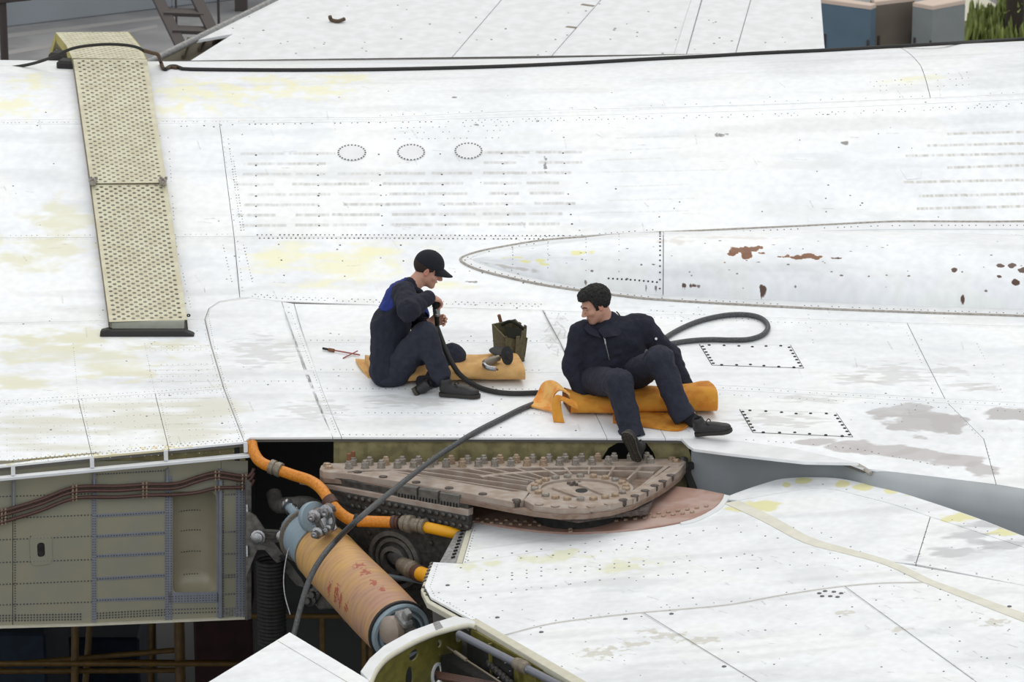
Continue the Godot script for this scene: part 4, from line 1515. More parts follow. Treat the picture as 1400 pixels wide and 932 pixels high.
func build_bay() -> void:
	var body := get_node("aircraft_body")
	# olive web that closes the front of the deck box
	var z0 := on_deck(690, 598).z - 0.03
	var w := wall_at([[456, 597], [812, 597], [812, 660], [456, 660]], Vector3(0, 0, z0), Vector3(0, 0, 1))
	var s := st()
	prism(s, w[0], w[1], -0.02, 0.0, 0.002)
	var web := obj("spar_web", done(s), M.olive, body)
	for x in [462, 500, 556, 628, 722, 811]:
		s = st()
		bar(s, on_plane(x, 600, Vector3(0, 0, z0), Vector3(0, 0, 1)), on_plane(x, 655, Vector3(0, 0, z0), Vector3(0, 0, 1)), 0.008, 0.008, Vector3(0, 0, 1), 0.001)
		obj("web_seam", done(s), M.olive, web)
	w = wall_at([[812, 597], [870, 597], [850, 602], [832, 612], [822, 628], [822, 660], [812, 660]], Vector3(0, 0, z0), Vector3(0, 0, 1))
	s = st()
	prism(s, w[0], w[1], -0.02, 0.0)
	w = wall_at([[880, 600], [938, 601], [966, 700], [925, 700], [905, 650], [893, 618]], Vector3(0, 0, z0), Vector3(0, 0, 1))
	prism(s, w[0], w[1], -0.03, 0.0)
	obj("web_cutout_frame", done(s), M.olive, body)
	# dark interior
	var box := func(called: String, a: Vector3, b: Vector3, m: Material) -> void:
		var q := st()
		cbox(q, Transform3D(Basis(), (a + b) * 0.5), (b - a).abs(), 0.002)
		obj(called, done(q), m, body)
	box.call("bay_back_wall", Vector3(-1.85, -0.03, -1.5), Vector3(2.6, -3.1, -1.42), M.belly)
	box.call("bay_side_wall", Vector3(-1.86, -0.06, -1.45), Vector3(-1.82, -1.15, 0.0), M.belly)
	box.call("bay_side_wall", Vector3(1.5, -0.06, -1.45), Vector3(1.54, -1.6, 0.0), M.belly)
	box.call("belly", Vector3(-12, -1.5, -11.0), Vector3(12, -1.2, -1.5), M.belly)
	box.call("added_shade_slab", Vector3(-12, -2.3, 0.45), Vector3(-0.75, -2.0, 7.0), M.belly)  # unseen slab, added to keep sky light off the space below
	# lower lug beam: a heavy ledge with bolted web under the fitting
	var a := on_fit(440, 650); var b := on_fit(690, 690)
	var dx := Vector3(b.x - a.x, 0, b.z - a.z).normalized()
	var n := dx.cross(Vector3.UP).normalized()
	var o := a - n * 0.12
	var beam := thing("lug_beam", "dark dirty bolted beam under the pivot fitting inside the open bay", "beam", a)
	w = wall_at([[441, 650], [640, 690], [640, 850], [470, 850], [440, 800]], o, n)
	s = st()
	prism(s, w[0], w[1], -0.05, 0.0)
	obj("web", done(s), M.bay_mid, beam)
	s = st()
	w = wall_at([[409, 655], [640, 697], [640, 706], [440, 667], [409, 662]], o + n * 0.02, n)
	prism(s, w[0], w[1], -0.06, 0.0, 0.004)
	obj("ledge", done(s), M.titan, beam)
	s = st()
	w = wall_at([[440, 667], [640, 706], [640, 726], [560, 712], [470, 690]], o + n * 0.03, n)
	prism(s, w[0], w[1], -0.04, 0.0, 0.004)
	obj("rib_plate", done(s), M.bay_mid, beam)
	for k in 18:
		for r in 2:
			var px := 478.0 + k * 9.2 + r * 4.5
			s = st()
			var p := on_plane(px, 679.0 + (px - 478) * 0.185 + r * 11.0, o + n * 0.03, n)
			lathe(s, frame(p, n), [Vector2(0.019, 0), Vector2(0.017, 0.012), Vector2(0.008, 0.02), Vector2(0, 0.021)], 8)
			obj("bolt_head", done(s), M.steel_dark, beam)
	for k in 3:                                     # slotted blocks hung under the fitting
		s = st()
		var x := 543.0 + k * 29.0
		w = wall_at([[x, 663 + k * 5.2], [x + 26, 667 + k * 5.2], [x + 26, 684 + k * 5.2], [x, 679 + k * 5.2]], o + n * 0.01, n)
		prism(s, w[0], w[1], -0.04, 0.0, 0.003)
		var bl := obj("slotted_block", done(s), M.bay_grey, beam)
		for q in 6:
			s = st()
			bar(s, on_plane(x + 2.5 + q * 4.2, 674 + k * 5.2 + q * 0.7, o + n * 0.012, n), on_plane(x + 2.5 + q * 4.2, 680 + k * 5.2 + q * 0.7, o + n * 0.012, n), 0.009, 0.008, n, 0.001)
			obj("slot", done(s), M.black, bl)
	# bulkhead plate with the big bored ring
	var bo := o + n * 0.02
	w = wall_at([[500, 712], [640, 726], [640, 860], [500, 860]], bo, n)
	s = st()
	prism(s, w[0], w[1], -0.02, 0.0, 0.002)
	obj("bore_plate", done(s), M.bay_mid, beam)
	var c := on_plane(541, 764, bo, n)
	for q in [[0.2, 0.17, 0.03], [0.15, 0.125, 0.02], [0.098, 0.07, 0.05]]:
		s = st()
		lathe(s, frame(c, n), [Vector2(q[1], 0), Vector2(q[1], q[2]), Vector2(q[0], q[2] * 0.8), Vector2(q[0], 0)], 32)
		obj("bore_ring", done(s), M.bay_grey, beam)
	s = st()
	lathe(s, frame(c, n), [Vector2(0.072, 0.003), Vector2(0, 0.004)], 24)
	obj("bore", done(s), M.black, beam)
	for q in [[505, 728], [507, 745], [509, 765], [511, 785], [513, 805], [590, 742], [600, 800], [575, 830], [540, 830]]:
		s = st()
		lathe(s, frame(on_plane(q[0], q[1], bo, n), n), [Vector2(0.018, 0), Vector2(0.016, 0.012), Vector2(0, 0.018)], 8)
		obj("bolt_head", done(s), M.steel_dark, beam)
	# orange pipes
	var pipe := thing("orange_pipe", "long orange pipe running from the bulkhead corner across the open bay", "pipe", P(480, 700, 23.7))
	var pts := []
	for q in [[344, 606, 24.0], [347, 618, 23.95], [356, 631, 23.9], [375, 640, 23.85], [400, 649, 23.8], [424, 657, 23.68], [440, 669, 23.58], [452, 687, 23.5], [466, 702, 23.46], [482, 711, 23.44], [505, 712.5, 23.42], [535, 713.5, 23.38]]: pts.append(P(q[0], q[1], q[2]))
	s = st()
	tube(s, catmull(pts, 6), 0.038, 14)
	obj("tube", done(s), M.orange_pipe, pipe)
	s = st()
	var end2 := [P(568, 717, 23.3), P(590, 722, 23.25), P(615, 727.5, 23.24), P(633, 731.5, 23.26)]
	tube(s, catmull(end2, 4), 0.037, 14)
	obj("tube", done(s), M.yellow_pipe, pipe)
	var collar := func(par: Node, called: String, p0: Vector3, p1: Vector3, prof_: Array, m: Material) -> void:
		var q := st()
		lathe(q, frame(p0, p1 - p0), prof_.map(func(v): return Vector2(v[0], v[1] * p0.distance_to(p1))), 18)
		obj(called, done(q), m, par)
	collar.call(pipe, "hose_clamp", P(369, 637, 23.86), P(385, 643, 23.83), [[0.038, 0], [0.05, 0.05], [0.05, 0.4], [0.043, 0.45], [0.043, 0.55], [0.05, 0.6], [0.05, 0.95], [0.038, 1]], M.coupling)
	collar.call(pipe, "clip_band", P(345, 613, 23.99), P(346, 617, 23.97), [[0.036, 0], [0.042, 0.1], [0.042, 0.9], [0.036, 1]], M.black)
	collar.call(pipe, "brown_band", P(448, 681, 23.525), P(455.5, 691, 23.49), [[0.036, 0], [0.047, 0.05], [0.047, 0.95], [0.036, 1]], M.coupling_brown)
	collar.call(pipe, "clip_band", P(484, 711, 23.44), P(490, 711.8, 23.435), [[0.036, 0], [0.046, 0.1], [0.046, 0.9], [0.036, 1]], M.black)
	collar.call(pipe, "coupling_sleeve", P(536, 713.4, 23.38), P(546, 714, 23.36), [[0.036, 0], [0.045, 0.05], [0.047, 0.5], [0.04, 0.6], [0.045, 0.95], [0.036, 1]], M.coupling_brown)
	collar.call(pipe, "coupling_body", P(544, 713.5, 23.37), P(570, 717.5, 23.29), [[0.03, 0], [0.03, 0.2], [0.05, 0.25], [0.055, 0.45], [0.048, 0.5], [0.06, 0.55], [0.06, 0.75], [0.045, 0.8], [0.045, 1], [0.03, 1]], M.coupling)
	collar.call(pipe, "coupling_sleeve", P(570, 717.5, 23.29), P(582, 720, 23.25), [[0.036, 0], [0.047, 0.05], [0.047, 0.4], [0.038, 0.5], [0.05, 0.6], [0.05, 0.95], [0.036, 1]], M.coupling)
	var stub := thing("orange_pipe", "short orange pipe stub with a grey coupling coming out of the round bore", "pipe", P(555, 775, 23.2))
	s = st()
	rod(s, P(536, 760, 23.55), P(553, 774, 23.3), 0.036, 14, 0.004)
	obj("nozzle", done(s), M.steel, stub)
	collar.call(stub, "coupling_body", P(549, 771, 23.35), P(569, 782, 23.15), [[0.03, 0], [0.05, 0.05], [0.054, 0.3], [0.045, 0.38], [0.06, 0.45], [0.06, 0.7], [0.05, 0.75], [0.05, 1], [0.03, 1]], M.coupling)
	collar.call(stub, "coupling_sleeve", P(569, 782, 23.15), P(576, 785, 23.05), [[0.04, 0], [0.055, 0.1], [0.055, 0.9], [0.04, 1]], M.coupling_brown)
	s = st()
	tube(s, PackedVector3Array([P(575, 784, 23.06), P(600, 793, 22.85), P(630, 805, 22.6)]), 0.048, 14)
	obj("tube", done(s), M.yellow_pipe, stub)
	var thin := st()
	tube(thin, catmull([P(508, 781, 23.6), P(530, 787, 23.5), P(560, 792, 23.4), P(600, 800, 23.3)], 5), 0.016, 8)
	tag(obj("hydraulic_line", done(thin), M.blue_grey), "thin blue-grey line running below the bored ring in the bay", "pipe")
	# left side of the bay: hinge links, bellows, wire
	var link := thing("hinge_link", "dark steel link plates with two big bolts beside the riveted bulkhead", "link", P(365, 740, 23.95))
	s = st()
	var lw := wall_at([[341, 700], [350, 706], [362, 724], [398, 726], [402, 733], [396, 741], [376, 742], [412, 790], [420, 805], [405, 800], [362, 752], [352, 752], [336, 790], [336, 700]], P(365, 740, 23.98), Vector3(0, 0.15, 1).normalized())
	prism(s, lw[0], lw[1], -0.03, 0.0, 0.004)
	obj("plate", done(s), M.bay_grey, link)
	s = st()
	lw = wall_at([[342, 731], [350, 724], [362, 728], [380, 729], [390, 723], [400, 729], [400, 738], [390, 744], [380, 737], [362, 737], [350, 744]], P(365, 740, 23.9), Vector3(0, 0.15, 1).normalized())
	prism(s, lw[0], lw[1], -0.03, 0.0, 0.004)
	obj("plate", done(s), M.bay_mid, link)
	for q in [[353, 734, 0.05], [387, 733, 0.045]]:
		s = st()
		lathe(s, frame(P(q[0], q[1], 23.9), Vector3(-0.1, 0.2, 1)), [Vector2(q[2], 0), Vector2(q[2], 0.015), Vector2(q[2] * 0.75, 0.02), Vector2(q[2] * 0.7, 0.045), Vector2(q[2] * 0.35, 0.05), Vector2(0, 0.05)], 12)
		obj("bolt", done(s), M.steel, link)
	s = st()
	lw = wall_at([[337, 655], [344, 660], [344, 846], [337, 848]], P(340, 740, 24.12), Vector3(0.5, 0, 1).normalized())
	prism(s, lw[0], lw[1], -0.03, 0.0, 0.003)
	obj("edge_plate", done(s), M.bay_grey, link)
	for y in [697, 753]:
		s = st()
		rod(s, P(337.5, y - 8, 23.98), P(338.5, y + 8, 23.98), 0.012, 8, 0.003)
		obj("pin", done(s), M.steel, link)
	var bel := thing("bellows", "dark ribbed bellows hanging vertically at the left of the open bay", "bellows", P(372, 850, 24.1))
	s = st()
	var prf := []
	for k in 48: prf.append(Vector2(0.1 if k % 2 else 0.088, k * 0.013))
	lathe(s, frame(P(372, 880, 24.1), Vector3.UP), prf, 20)
	obj("bellows_wall", done(s), M.bay_dark, bel)
	s = st()
	tube(s, catmull([P(399, 738, 23.7), P(392, 760, 23.68), P(388, 790, 23.66), P(390, 815, 23.64), P(397, 840, 23.62)], 6), 0.006, 6)
	tag(obj("lanyard", done(s), M.steel), "thin steel lanyard hanging down beside the blue end of the jack", "wire")
	var tee := thing("pipe_tee", "dirty grey pipe fitting and short rods behind the blue jack end", "fitting", P(395, 700, 24.0))
	s = st()
	tube(s, catmull([P(374, 676, 24.4), P(380, 690, 24.3), P(396, 690, 24.2), P(420, 689, 24.2), P(440, 698, 24.3)], 5), 0.055, 12)
	obj("elbow", done(s), M.bay_grey, tee)
	s = st()
	rod(s, P(392, 690, 23.95), P(420, 716, 23.8), 0.032, 12, 0.004)
	obj("rod", done(s), M.blue_grey, tee)
	for q in [[391, 689], [397, 695], [404, 700]]:
		s = st()
		lathe(s, frame(P(q[0], q[1], 23.94), P(420, 716, 23.8) - P(392, 690, 23.95)), [Vector2(0.03, 0), Vector2(0.045, 0.002), Vector2(0.045, 0.02), Vector2(0.03, 0.024)], 8)
		obj("nut", done(s), M.steel, tee)
	s = st()
	lathe(s, frame(P(405, 727, 24.1), Vector3(0, 1, 0.1)), [Vector2(0.11, -0.02), Vector2(0.115, 0.02), Vector2(0.1, 0.03), Vector2(0.1, 0.06), Vector2(0.06, 0.09), Vector2(0, 0.09)], 18)
	obj("cap", done(s), M.bay_grey, tee)

func build_fitting() -> void:
	var fit := thing("pivot_fitting", "brown ribbed wing pivot plate with rows of bolts below the deck edge", "fitting", QO)
	var t := fitting_frame()
	var outer := [[437, 641], [439, 636], [446, 633], [930, 626], [938, 631], [930, 642], [912, 656], [892, 668], [866, 681], [835, 689.5], [800, 694], [765, 694.5], [730, 690.5], [700, 685.5], [640, 674], [560, 660], [480, 647.5], [442, 644.5]]
	var s := st()
	prism(s, fpoly(outer, 0.0), t, -0.075, -0.045, 0.004)
	obj("plate", done(s), M.pocket_floor, fit)
	var top := func(called: String, pix: Array, h0: float, h1: float, m: Material, bev := 0.003) -> MeshInstance3D:
		var q := st()
		prism(q, fpoly(pix, h1), t, h0, h1, bev)
		return obj(called, done(q), m, fit)
	top.call("rear_rail", [[437, 641], [439, 636], [446, 633], [930, 626], [938, 631], [928, 636.5], [800, 637.5], [640, 640], [500, 642.5], [475, 643.5], [455, 645.5], [442, 644.5]], -0.046, 0.0, M.titan)
	top.call("front_rail", [[442, 644.5], [455, 645.2], [475, 643.6], [476, 645.6], [534, 643], [560, 649], [592, 652.5], [640, 661], [700, 671.5], [724, 671], [716, 683], [700, 685.5], [640, 674], [560, 660], [480, 647.5]], -0.046, -0.004, M.titan)
	top.call("right_rail", [[938, 631], [930, 642], [912, 656], [892, 668], [866, 681], [856, 675], [880, 661], [898, 650], [914, 639], [924, 635]], -0.046, -0.004, M.titan)
	top.call("front_arc", [[716, 683], [724, 674], [745, 682], [775, 685.5], [805, 685.5], [835, 681], [856, 675], [866, 681], [835, 689.5], [800, 694], [765, 694.5], [730, 690.5]], -0.046, -0.006, M.titan)
	for r in [[534, 642.5, 724, 672, 2.4], [552, 640.5, 722, 664, 2.2], [595, 639.5, 722, 658, 2.2], [632, 638.5, 730, 656.5, 2.4], [664, 638, 736, 654.5, 2.6], [698, 637, 746, 653, 3.2], [736, 636, 764, 650, 4.0], [770, 635.5, 782, 648.5, 4.4], [806, 636, 804.5, 648, 4.2], [841, 635, 830, 652, 4.2], [879, 634, 857, 655, 4.4], [915, 634, 874, 666, 4.6]]:
		var a := Vector2(r[0], r[1]); var b := Vector2(r[2], r[3])
		var d := (b - a).normalized()
		var nx: Vector2 = Vector2(-d.y, d.x) * r[4] * 0.5 * Vector2(1.0, 0.55 if absf(d.x) > 0.8 else 0.9)
		var e: Vector2 = nx * 0.45
		top.call("rib", [[a.x + nx.x, a.y + nx.y], [b.x + e.x, b.y + e.y], [b.x - e.x, b.y - e.y], [a.x - nx.x, a.y - nx.y]], -0.046, -0.003, M.titan, 0.002)
	var arc := []
	for q in [[655, 650], [690, 645.5], [740, 642.5], [800, 641.5], [860, 642], [895, 644.5]]: arc.append(q)
	for q in [[893, 646.5], [860, 644], [800, 643.5], [740, 644.7], [692, 648], [660, 652]]: arc.append(q)
	top.call("arc_rib", arc, -0.046, -0.006, M.titan, 0.001)
	var el := func(cx: float, cy: float, rx: float, ry: float, n: int) -> Array:
		var o := []
		for i in n: o.append([cx + cos(TAU * i / n) * rx, cy + sin(TAU * i / n) * ry])
		return o
	var so := fpoly(el.call(793, 667.2, 73, 19.0, 40), -0.008)
	var si := fpoly(el.call(793, 667.0, 54, 12.8, 40), -0.008)
	s = st()
	ring_prism(s, so, si, t, -0.046, -0.008)
	obj("hub_ring", done(s), M.titan, fit)
	top.call("hub_floor", el.call(793, 667.2, 54, 12.8, 40), -0.05, -0.022, M.titan)
	for r in [[755, 663.5, 794, 678.5, 5.0], [787, 657, 833, 676.5, 6.0]]:
		var a := Vector2(r[0], r[1]); var b := Vector2(r[2], r[3])
		var nx := Vector2(0, r[4] * 0.5)
		top.call("hub_rib", [[a.x, a.y - nx.y * 0.3], [b.x, b.y - nx.y], [b.x, b.y + nx.y * 0.6], [a.x, a.y + nx.y]], -0.026, -0.008, M.titan, 0.002)
	top.call("hub_bore", el.call(795, 670.2, 8.5, 3.0, 18), -0.026, -0.0205, M.black, 0.0)
	s = st()
	for k in 5:
		lathe(s, frame(on_fit(778 + k * 3.5, 661 + (k % 2) * 2.0, -0.02), QN), [Vector2(0.016, 0), Vector2(0.013, 0.012), Vector2(0, 0.018)], 7)
	obj("rag_clump", done(s), M.titan_dark, fit)
	# stud bolts along the rear rail
	var nut := func(px: float, py: float, h: float, tall: float, m: Material, stud := 0.0) -> void:
		var q := st()
		var p := on_fit(px, py, h)
		var f := frame(p, QN, Vector3(rng.randf(), 0, rng.randf()))
		lathe(q, f, [Vector2(0.029, 0), Vector2(0.029, 0.007), Vector2(0.02, 0.008)], 14)
		lathe(q, f, [Vector2(0.0255, 0.007), Vector2(0.0255, 0.007 + tall * 0.55), Vector2(0.021, 0.007 + tall * 0.62), Vector2(0.014, 0.007 + tall * 0.62)], 6, false)
		lathe(q, f, [Vector2(0.0175, tall * 0.5), Vector2(0.0175, tall * 0.92), Vector2(0.014, tall), Vector2(0.0, tall)], 10)
		var bo := obj("stud_bolt", done(q), m, fit)
		if stud > 0.0:
			q = st()
			rod(q, p + QN * tall * 0.9, p + QN * (tall + stud), 0.014, 8, 0.002)
			obj("long_stud", done(q), M.bolt_rust, bo)
	for i in 21:
		if i < 17: nut.call(477.0 + i * 22.15, 640.0 - i * 0.36, 0.0, 0.055, M.bolt if rng.randf() < 0.8 else M.bolt_tan, 0.045 if i == 0 else 0.0)
		var bx := 483.0 + i * 22.3
		if bx < 905: nut.call(bx, 635.5 - i * 0.37, 0.0, 0.055, M.bolt if rng.randf() < 0.8 else M.bolt_tan, 0.04 if i == 0 else 0.0)
	nut.call(889, 632.5, 0.0, 0.05, M.bolt)
	for q in [[447, 636.5], [450, 640], [919, 628], [924, 631]]: nut.call(q[0], q[1], 0.0, 0.02, M.bolt_tan)
	# flat hexagon heads round the hub
	for i in 22:
		var a := TAU * (i + 0.5) / 22
		s = st()
		var p := on_fit(793.5 + cos(a) * 63, 667.5 + sin(a) * 16.0, -0.008)
		lathe(s, frame(p, QN, Vector3(rng.randf(), 0, 1)), [Vector2(0.027, 0), Vector2(0.027, 0.016), Vector2(0.022, 0.021), Vector2(0, 0.022)], 6, false)
		obj("hub_bolt", done(s), M.bolt_tan if rng.randf() < 0.6 else M.bolt, fit)
	# lugs along the front edge
	for q in [[489, 645.5], [524, 652], [569, 659.5], [614, 667.5], [660, 675.5], [706, 684], [737, 689], [759, 691.5], [783, 692.5], [808, 691.8], [832, 688.5], [852, 683.5], [868, 678], [882, 671], [895, 664], [906, 658], [917, 650]]:
		s = st()
		var p := on_fit(q[0], q[1], -0.004)
		var left: bool = q[0] < 720
		lathe(s, frame(p - QN * (0.055 if left else 0.04), QN), [Vector2(0.014, 0), Vector2(0.022, 0.01), Vector2(0.022, 0.04), Vector2(0.03, 0.042), Vector2(0.028, 0.062 if left else 0.046), Vector2(0.0, 0.066 if left else 0.05)], 8)
		obj("edge_lug", done(s), M.titan_dark if q[0] > 840 or left else M.titan, fit)
	# dark seal plate under the round end, and the pivot drum
	var seal := []
	for q in [[691, 687], [698, 683], [740, 688], [790, 694], [850, 690], [882, 676], [894, 666], [899, 668], [893, 682], [886, 696], [840, 700], [790, 707.5], [745, 700], [694, 691]]: seal.append(q)
	s = st()
	prism(s, fpoly(seal, -0.085), t, -0.12, -0.085, 0.006)
	obj("seal_plate", done(s), M.titan_dark, fit)
	s = st()
	lathe(s, frame(on_fit(793, 667, 0.0) - QN * 0.6, QN), [Vector2(0.0, 0), Vector2(0.3, 0), Vector2(0.3, 0.54), Vector2(0, 0.54)], 32)
	obj("pivot_drum", done(s), M.bay_dark, fit)
	# brackets at the right tip
	var br := thing("tip_bracket", "black bracket arms at the right tip of the ribbed pivot plate", "bracket", on_fit(935, 640))
	for q in [[934, 633, 24.05, 957, 690, 23.85, 0.05], [940, 640, 24.1, 945, 690, 24.0, 0.03], [900, 672, 23.8, 940, 642, 24.0, 0.035], [925, 640, 24.0, 948, 636, 24.05, 0.05]]:
		s = st()
		bar(s, P(q[0], q[1], q[2]), P(q[3], q[4], q[5]), q[6], q[6] * 0.6, Vector3(0, 0, 1), 0.006)
		obj("arm", done(s), M.rubber, br)
	s = st()
	rod(s, P(934, 626, 24.05), P(934, 642, 24.0), 0.035, 12, 0.01)
	obj("boss", done(s), M.steel_dark, br)

# ---------------------------------------------------------------- swung outer wing
func wing_panel(s: SurfaceTool, pix: Array, off: float, thick: float, gap: float) -> void:
	var t := wing_frame()
	for pl in Geometry2D.offset_polygon(ccw(wing_poly(pix)), -gap):
		var idx := Geometry2D.triangulate_polygon(pl)
		for i in range(0, idx.size(), 3):
			var a := pl[idx[i]]; var b := pl[idx[i + 1]]; var c := pl[idx[i + 2]]
			if (b - a).cross(c - a) < 0:
				var w := b; b = c; c = w
			for q in [a, c, b]:
				var p := t * Vector3(q.x, q.y, off)
				s.set_normal(WING_N); s.set_uv(wing_uv(p)); s.add_vertex(p)
		for i in pl.size():
			var a := pl[i]; var b := pl[(i + 1) % pl.size()]
			var e := (b - a).normalized()
			var v := [t * Vector3(a.x, a.y, off - thick), t * Vector3(b.x, b.y, off - thick), t * Vector3(b.x, b.y, off), t * Vector3(a.x, a.y, off)]
			s.set_normal(t.basis * Vector3(e.y, -e.x, 0))
			for k in [0, 2, 1, 0, 3, 2]:
				s.set_uv(wing_uv(v[k])); s.add_vertex(v[k])

func build_wing() -> void:
	var wing := thing("outer_wing", "white swung outer wing panel with riveted root in the lower right", "wing", on_wing(900, 800))
	var t := wing_frame()
	var s := st()
	var under := [[600, 772], [640, 716], [700, 690], [960, 670], [1010, 682], [1125, 664], [1200, 680], [1560, 800], [1560, 985], [910, 990], [800, 920], [668, 850], [600, 822], [588, 800]]
	prism(s, wing_poly(under), t, -0.32, -0.012)
	obj("frame_plate", done(s), M.seam, wing)
	var root := smooth2([[648, 714], [700, 723], [740, 728], [780, 730], [820, 729], [860, 726], [905, 720], [950, 710], [975, 697], [990, 688]], 3)
	var strip_in := smooth2([[990, 688], [1040, 711], [1100, 742], [1160, 758], [1210, 772], [1262, 796]], 4)
	var strip_out := smooth2([[1010, 684], [1060, 708], [1110, 735], [1168, 752], [1222, 768], [1275, 793]], 4)
	var arc_a := smooth2([[690, 868], [750, 853], [815, 844], [880, 837]], 4)
	var arc_b := smooth2([[880, 837], [940, 832], [1000, 826], [1060, 815], [1110, 807], [1155, 801]], 4)
	var arc_c := smooth2([[1155, 801], [1205, 797], [1262, 796]], 4)
	var le_in := smooth2([[1010, 684], [1065, 674], [1125, 667], [1190, 681], [1230, 692], [1272, 706]], 4)
	var le_out := smooth2([[985, 682], [1022, 668], [1060, 656], [1080, 653], [1110, 652], [1150, 654], [1200, 665], [1250, 679], [1330, 706], [1400, 733], [1560, 792]], 4)
	var rev := func(q: Array) -> Array:
		var o := q.duplicate()
		o.reverse()
		return o
	for p in [
		root + strip_in + rev.call(arc_a + arc_b + arc_c) + [[650, 850], [588, 816], [580, 801], [592, 768], [632, 770]],
		arc_a + [[1035, 932], [1110, 978], [880, 990], [790, 932]],
		arc_b + [[1335, 932], [1420, 990], [1110, 978], [1035, 932]],
		arc_c + [[1400, 850], [1560, 910], [1560, 990], [1420, 990], [1335, 932]],
		[[1222, 768], [1400, 800], [1560, 830], [1560, 895], [1400, 838], [1275, 793]],
		le_in + [[1252, 771]] + rev.call(smooth2([[1010, 684], [1060, 708], [1110, 735], [1168, 752], [1222, 768]], 4)),
		[[1272, 706], [1400, 748], [1560, 800], [1560, 830], [1400, 800], [1252, 771]],
		le_out + [[1560, 800], [1400, 748]] + rev.call(le_in),
	]:
		s = st()
		wing_panel(s, p, 0.0, 0.014, 0.003)
		obj("skin_panel", s, M.wing, wing)
	s = st()
	prism(s, wing_poly(strip_out + [[1400, 838], [1560, 895], [1560, 910], [1400, 850]] + rev.call(strip_in)), t, -0.012, 0.003, 0.002)
	obj("joint_strip", done(s), M.strip, wing)
	# rolled leading edge
	s = st()
	s.set_smooth_group(1)
	var le := le_out
	var rows := []
	for i in le.size():
		var p := on_wing(le[i][0], le[i][1])
		var q := on_wing(le[mini(i + 1, le.size() - 1)][0], le[mini(i + 1, le.size() - 1)][1]) - on_wing(le[maxi(i - 1, 0)][0], le[maxi(i - 1, 0)][1])
		var away := WING_N.cross(q).normalized()
		var r := []
		for k in 8:
			var a := PI * k / 7.0
			r.append(p + away * sin(a) * 0.035 - WING_N * (0.045 * (1.0 - cos(a)) + 0.002))
		rows.append(r)
	for i in le.size() - 1:
		for k in 7: quad(s, rows[i][k], rows[i + 1][k], rows[i + 1][k + 1], rows[i][k + 1])
	obj("leading_edge", done(s), M.skin_white, wing)
	# brown wear ring round the pivot with square fasteners
	s = st()
	prism(s, wing_poly(smooth2([[632, 700], [652, 684], [690, 686], [760, 690], [880, 672], [905, 664], [960, 671], [990, 677]], 1) + smooth2([[990, 677], [987, 685], [975, 697], [950, 710], [905, 720], [860, 726], [820, 729], [780, 730], [740, 728], [700, 723], [640, 712], [632, 700]], 4)), t, -0.02, 0.012, 0.004)
	var plate := obj("wear_ring", done(s), M.ring_plate, wing)
	s = st()
	prism(s, wing_poly(smooth2([[990, 677], [987, 685], [975, 697], [950, 710], [930, 715.5]], 4) + smooth2([[932, 718], [954, 712.5], [981, 699], [994, 686], [998, 679]], 4)), t, -0.01, 0.009, 0.002)
	obj("rim_strip", done(s), M.skin_white, plate)
	var ctop := Curve2D.new()
	for q in [[640, 707], [700, 711], [760, 714], [800, 712], [850, 706], [900, 701], [940, 696], [985, 688]]: ctop.add_point(Vector2(q[0], q[1]))
	for r in 2:
		for k in 26:
			var g := ctop.sample_baked((k + 0.5 * r) / 26.5 * ctop.get_baked_length()) + Vector2(0, r * 4.5)
			if g.x > 925 and r == 1 and k > 23: continue
			s = st()
			cbox(s, frame(on_plane(g.x, g.y, WING_O + WING_N * 0.016, WING_N), WING_N, Vector3(0.2, 0, -1)), Vector3(0.026, 0.03, 0.014), 0.004)
			obj("fastener", done(s), M.bolt_tan, plate)
	for k in 3:
		s = st()
		cbox(s, frame(on_plane(780, 719 + k * 3.5, WING_O + WING_N * 0.016, WING_N), WING_N, Vector3(0.2, 0, -1)), Vector3(0.026, 0.03, 0.012), 0.004)
		obj("fastener", done(s), M.bolt_tan, plate)
	# grey lug flange at the root corner
	s = st()
	prism(s, wing_poly([[599, 770], [634, 706], [650, 690], [662, 690], [646, 714], [632, 768], [618, 773]]), t, -0.05, -0.006, 0.004)
	var lug := obj("lug_flange", done(s), M.lug_grey, wing)
	for k in 12:
		s = st()
		var f := k / 11.0
		bar(s, on_wing(617 + f * 18, 762 - f * 50) , on_wing(622 + f * 18, 760.5 - f * 50), 0.012, 0.01, WING_N, 0.002)
		obj("slot_head", done(s), M.black, lug)
	s = st()
	prism(s, wing_poly([[624, 770], [632, 770], [648, 714], [642, 712]]), t, -0.01, 0.006, 0.002)
	obj("seal_strip", done(s), M.beige, wing)
	# ribbed edge band
	for seg in [[[580, 801], [588, 816], [644, 847.5], [640, 850.5], [583, 819], [575, 802]], [[592, 768], [580, 801], [575, 802], [587, 768]]]:
		s = st()
		prism(s, wing_poly(seg), t, -0.055, -0.018, 0.004)
		obj("edge_band", done(s), M.beige, wing)
	for k in 22:
		var a := Vector2(578, 803).lerp(Vector2(646, 852), k / 22.0) if k < 16 else Vector2(588, 771).lerp(Vector2(577, 799), (k - 16) / 6.0)
		if k < 3: a = Vector2(578, 803).lerp(Vector2(585, 818), k / 3.0)
		s = st()
		bar(s, on_plane(a.x, a.y, WING_O - WING_N * 0.014, WING_N), on_plane(a.x + 3, a.y - 2.0, WING_O - WING_N * 0.014, WING_N), 0.014, 0.012, WING_N, 0.002)
		obj("edge_tooth", done(s), M.bay_grey, wing)
	# rivets
	var L := []
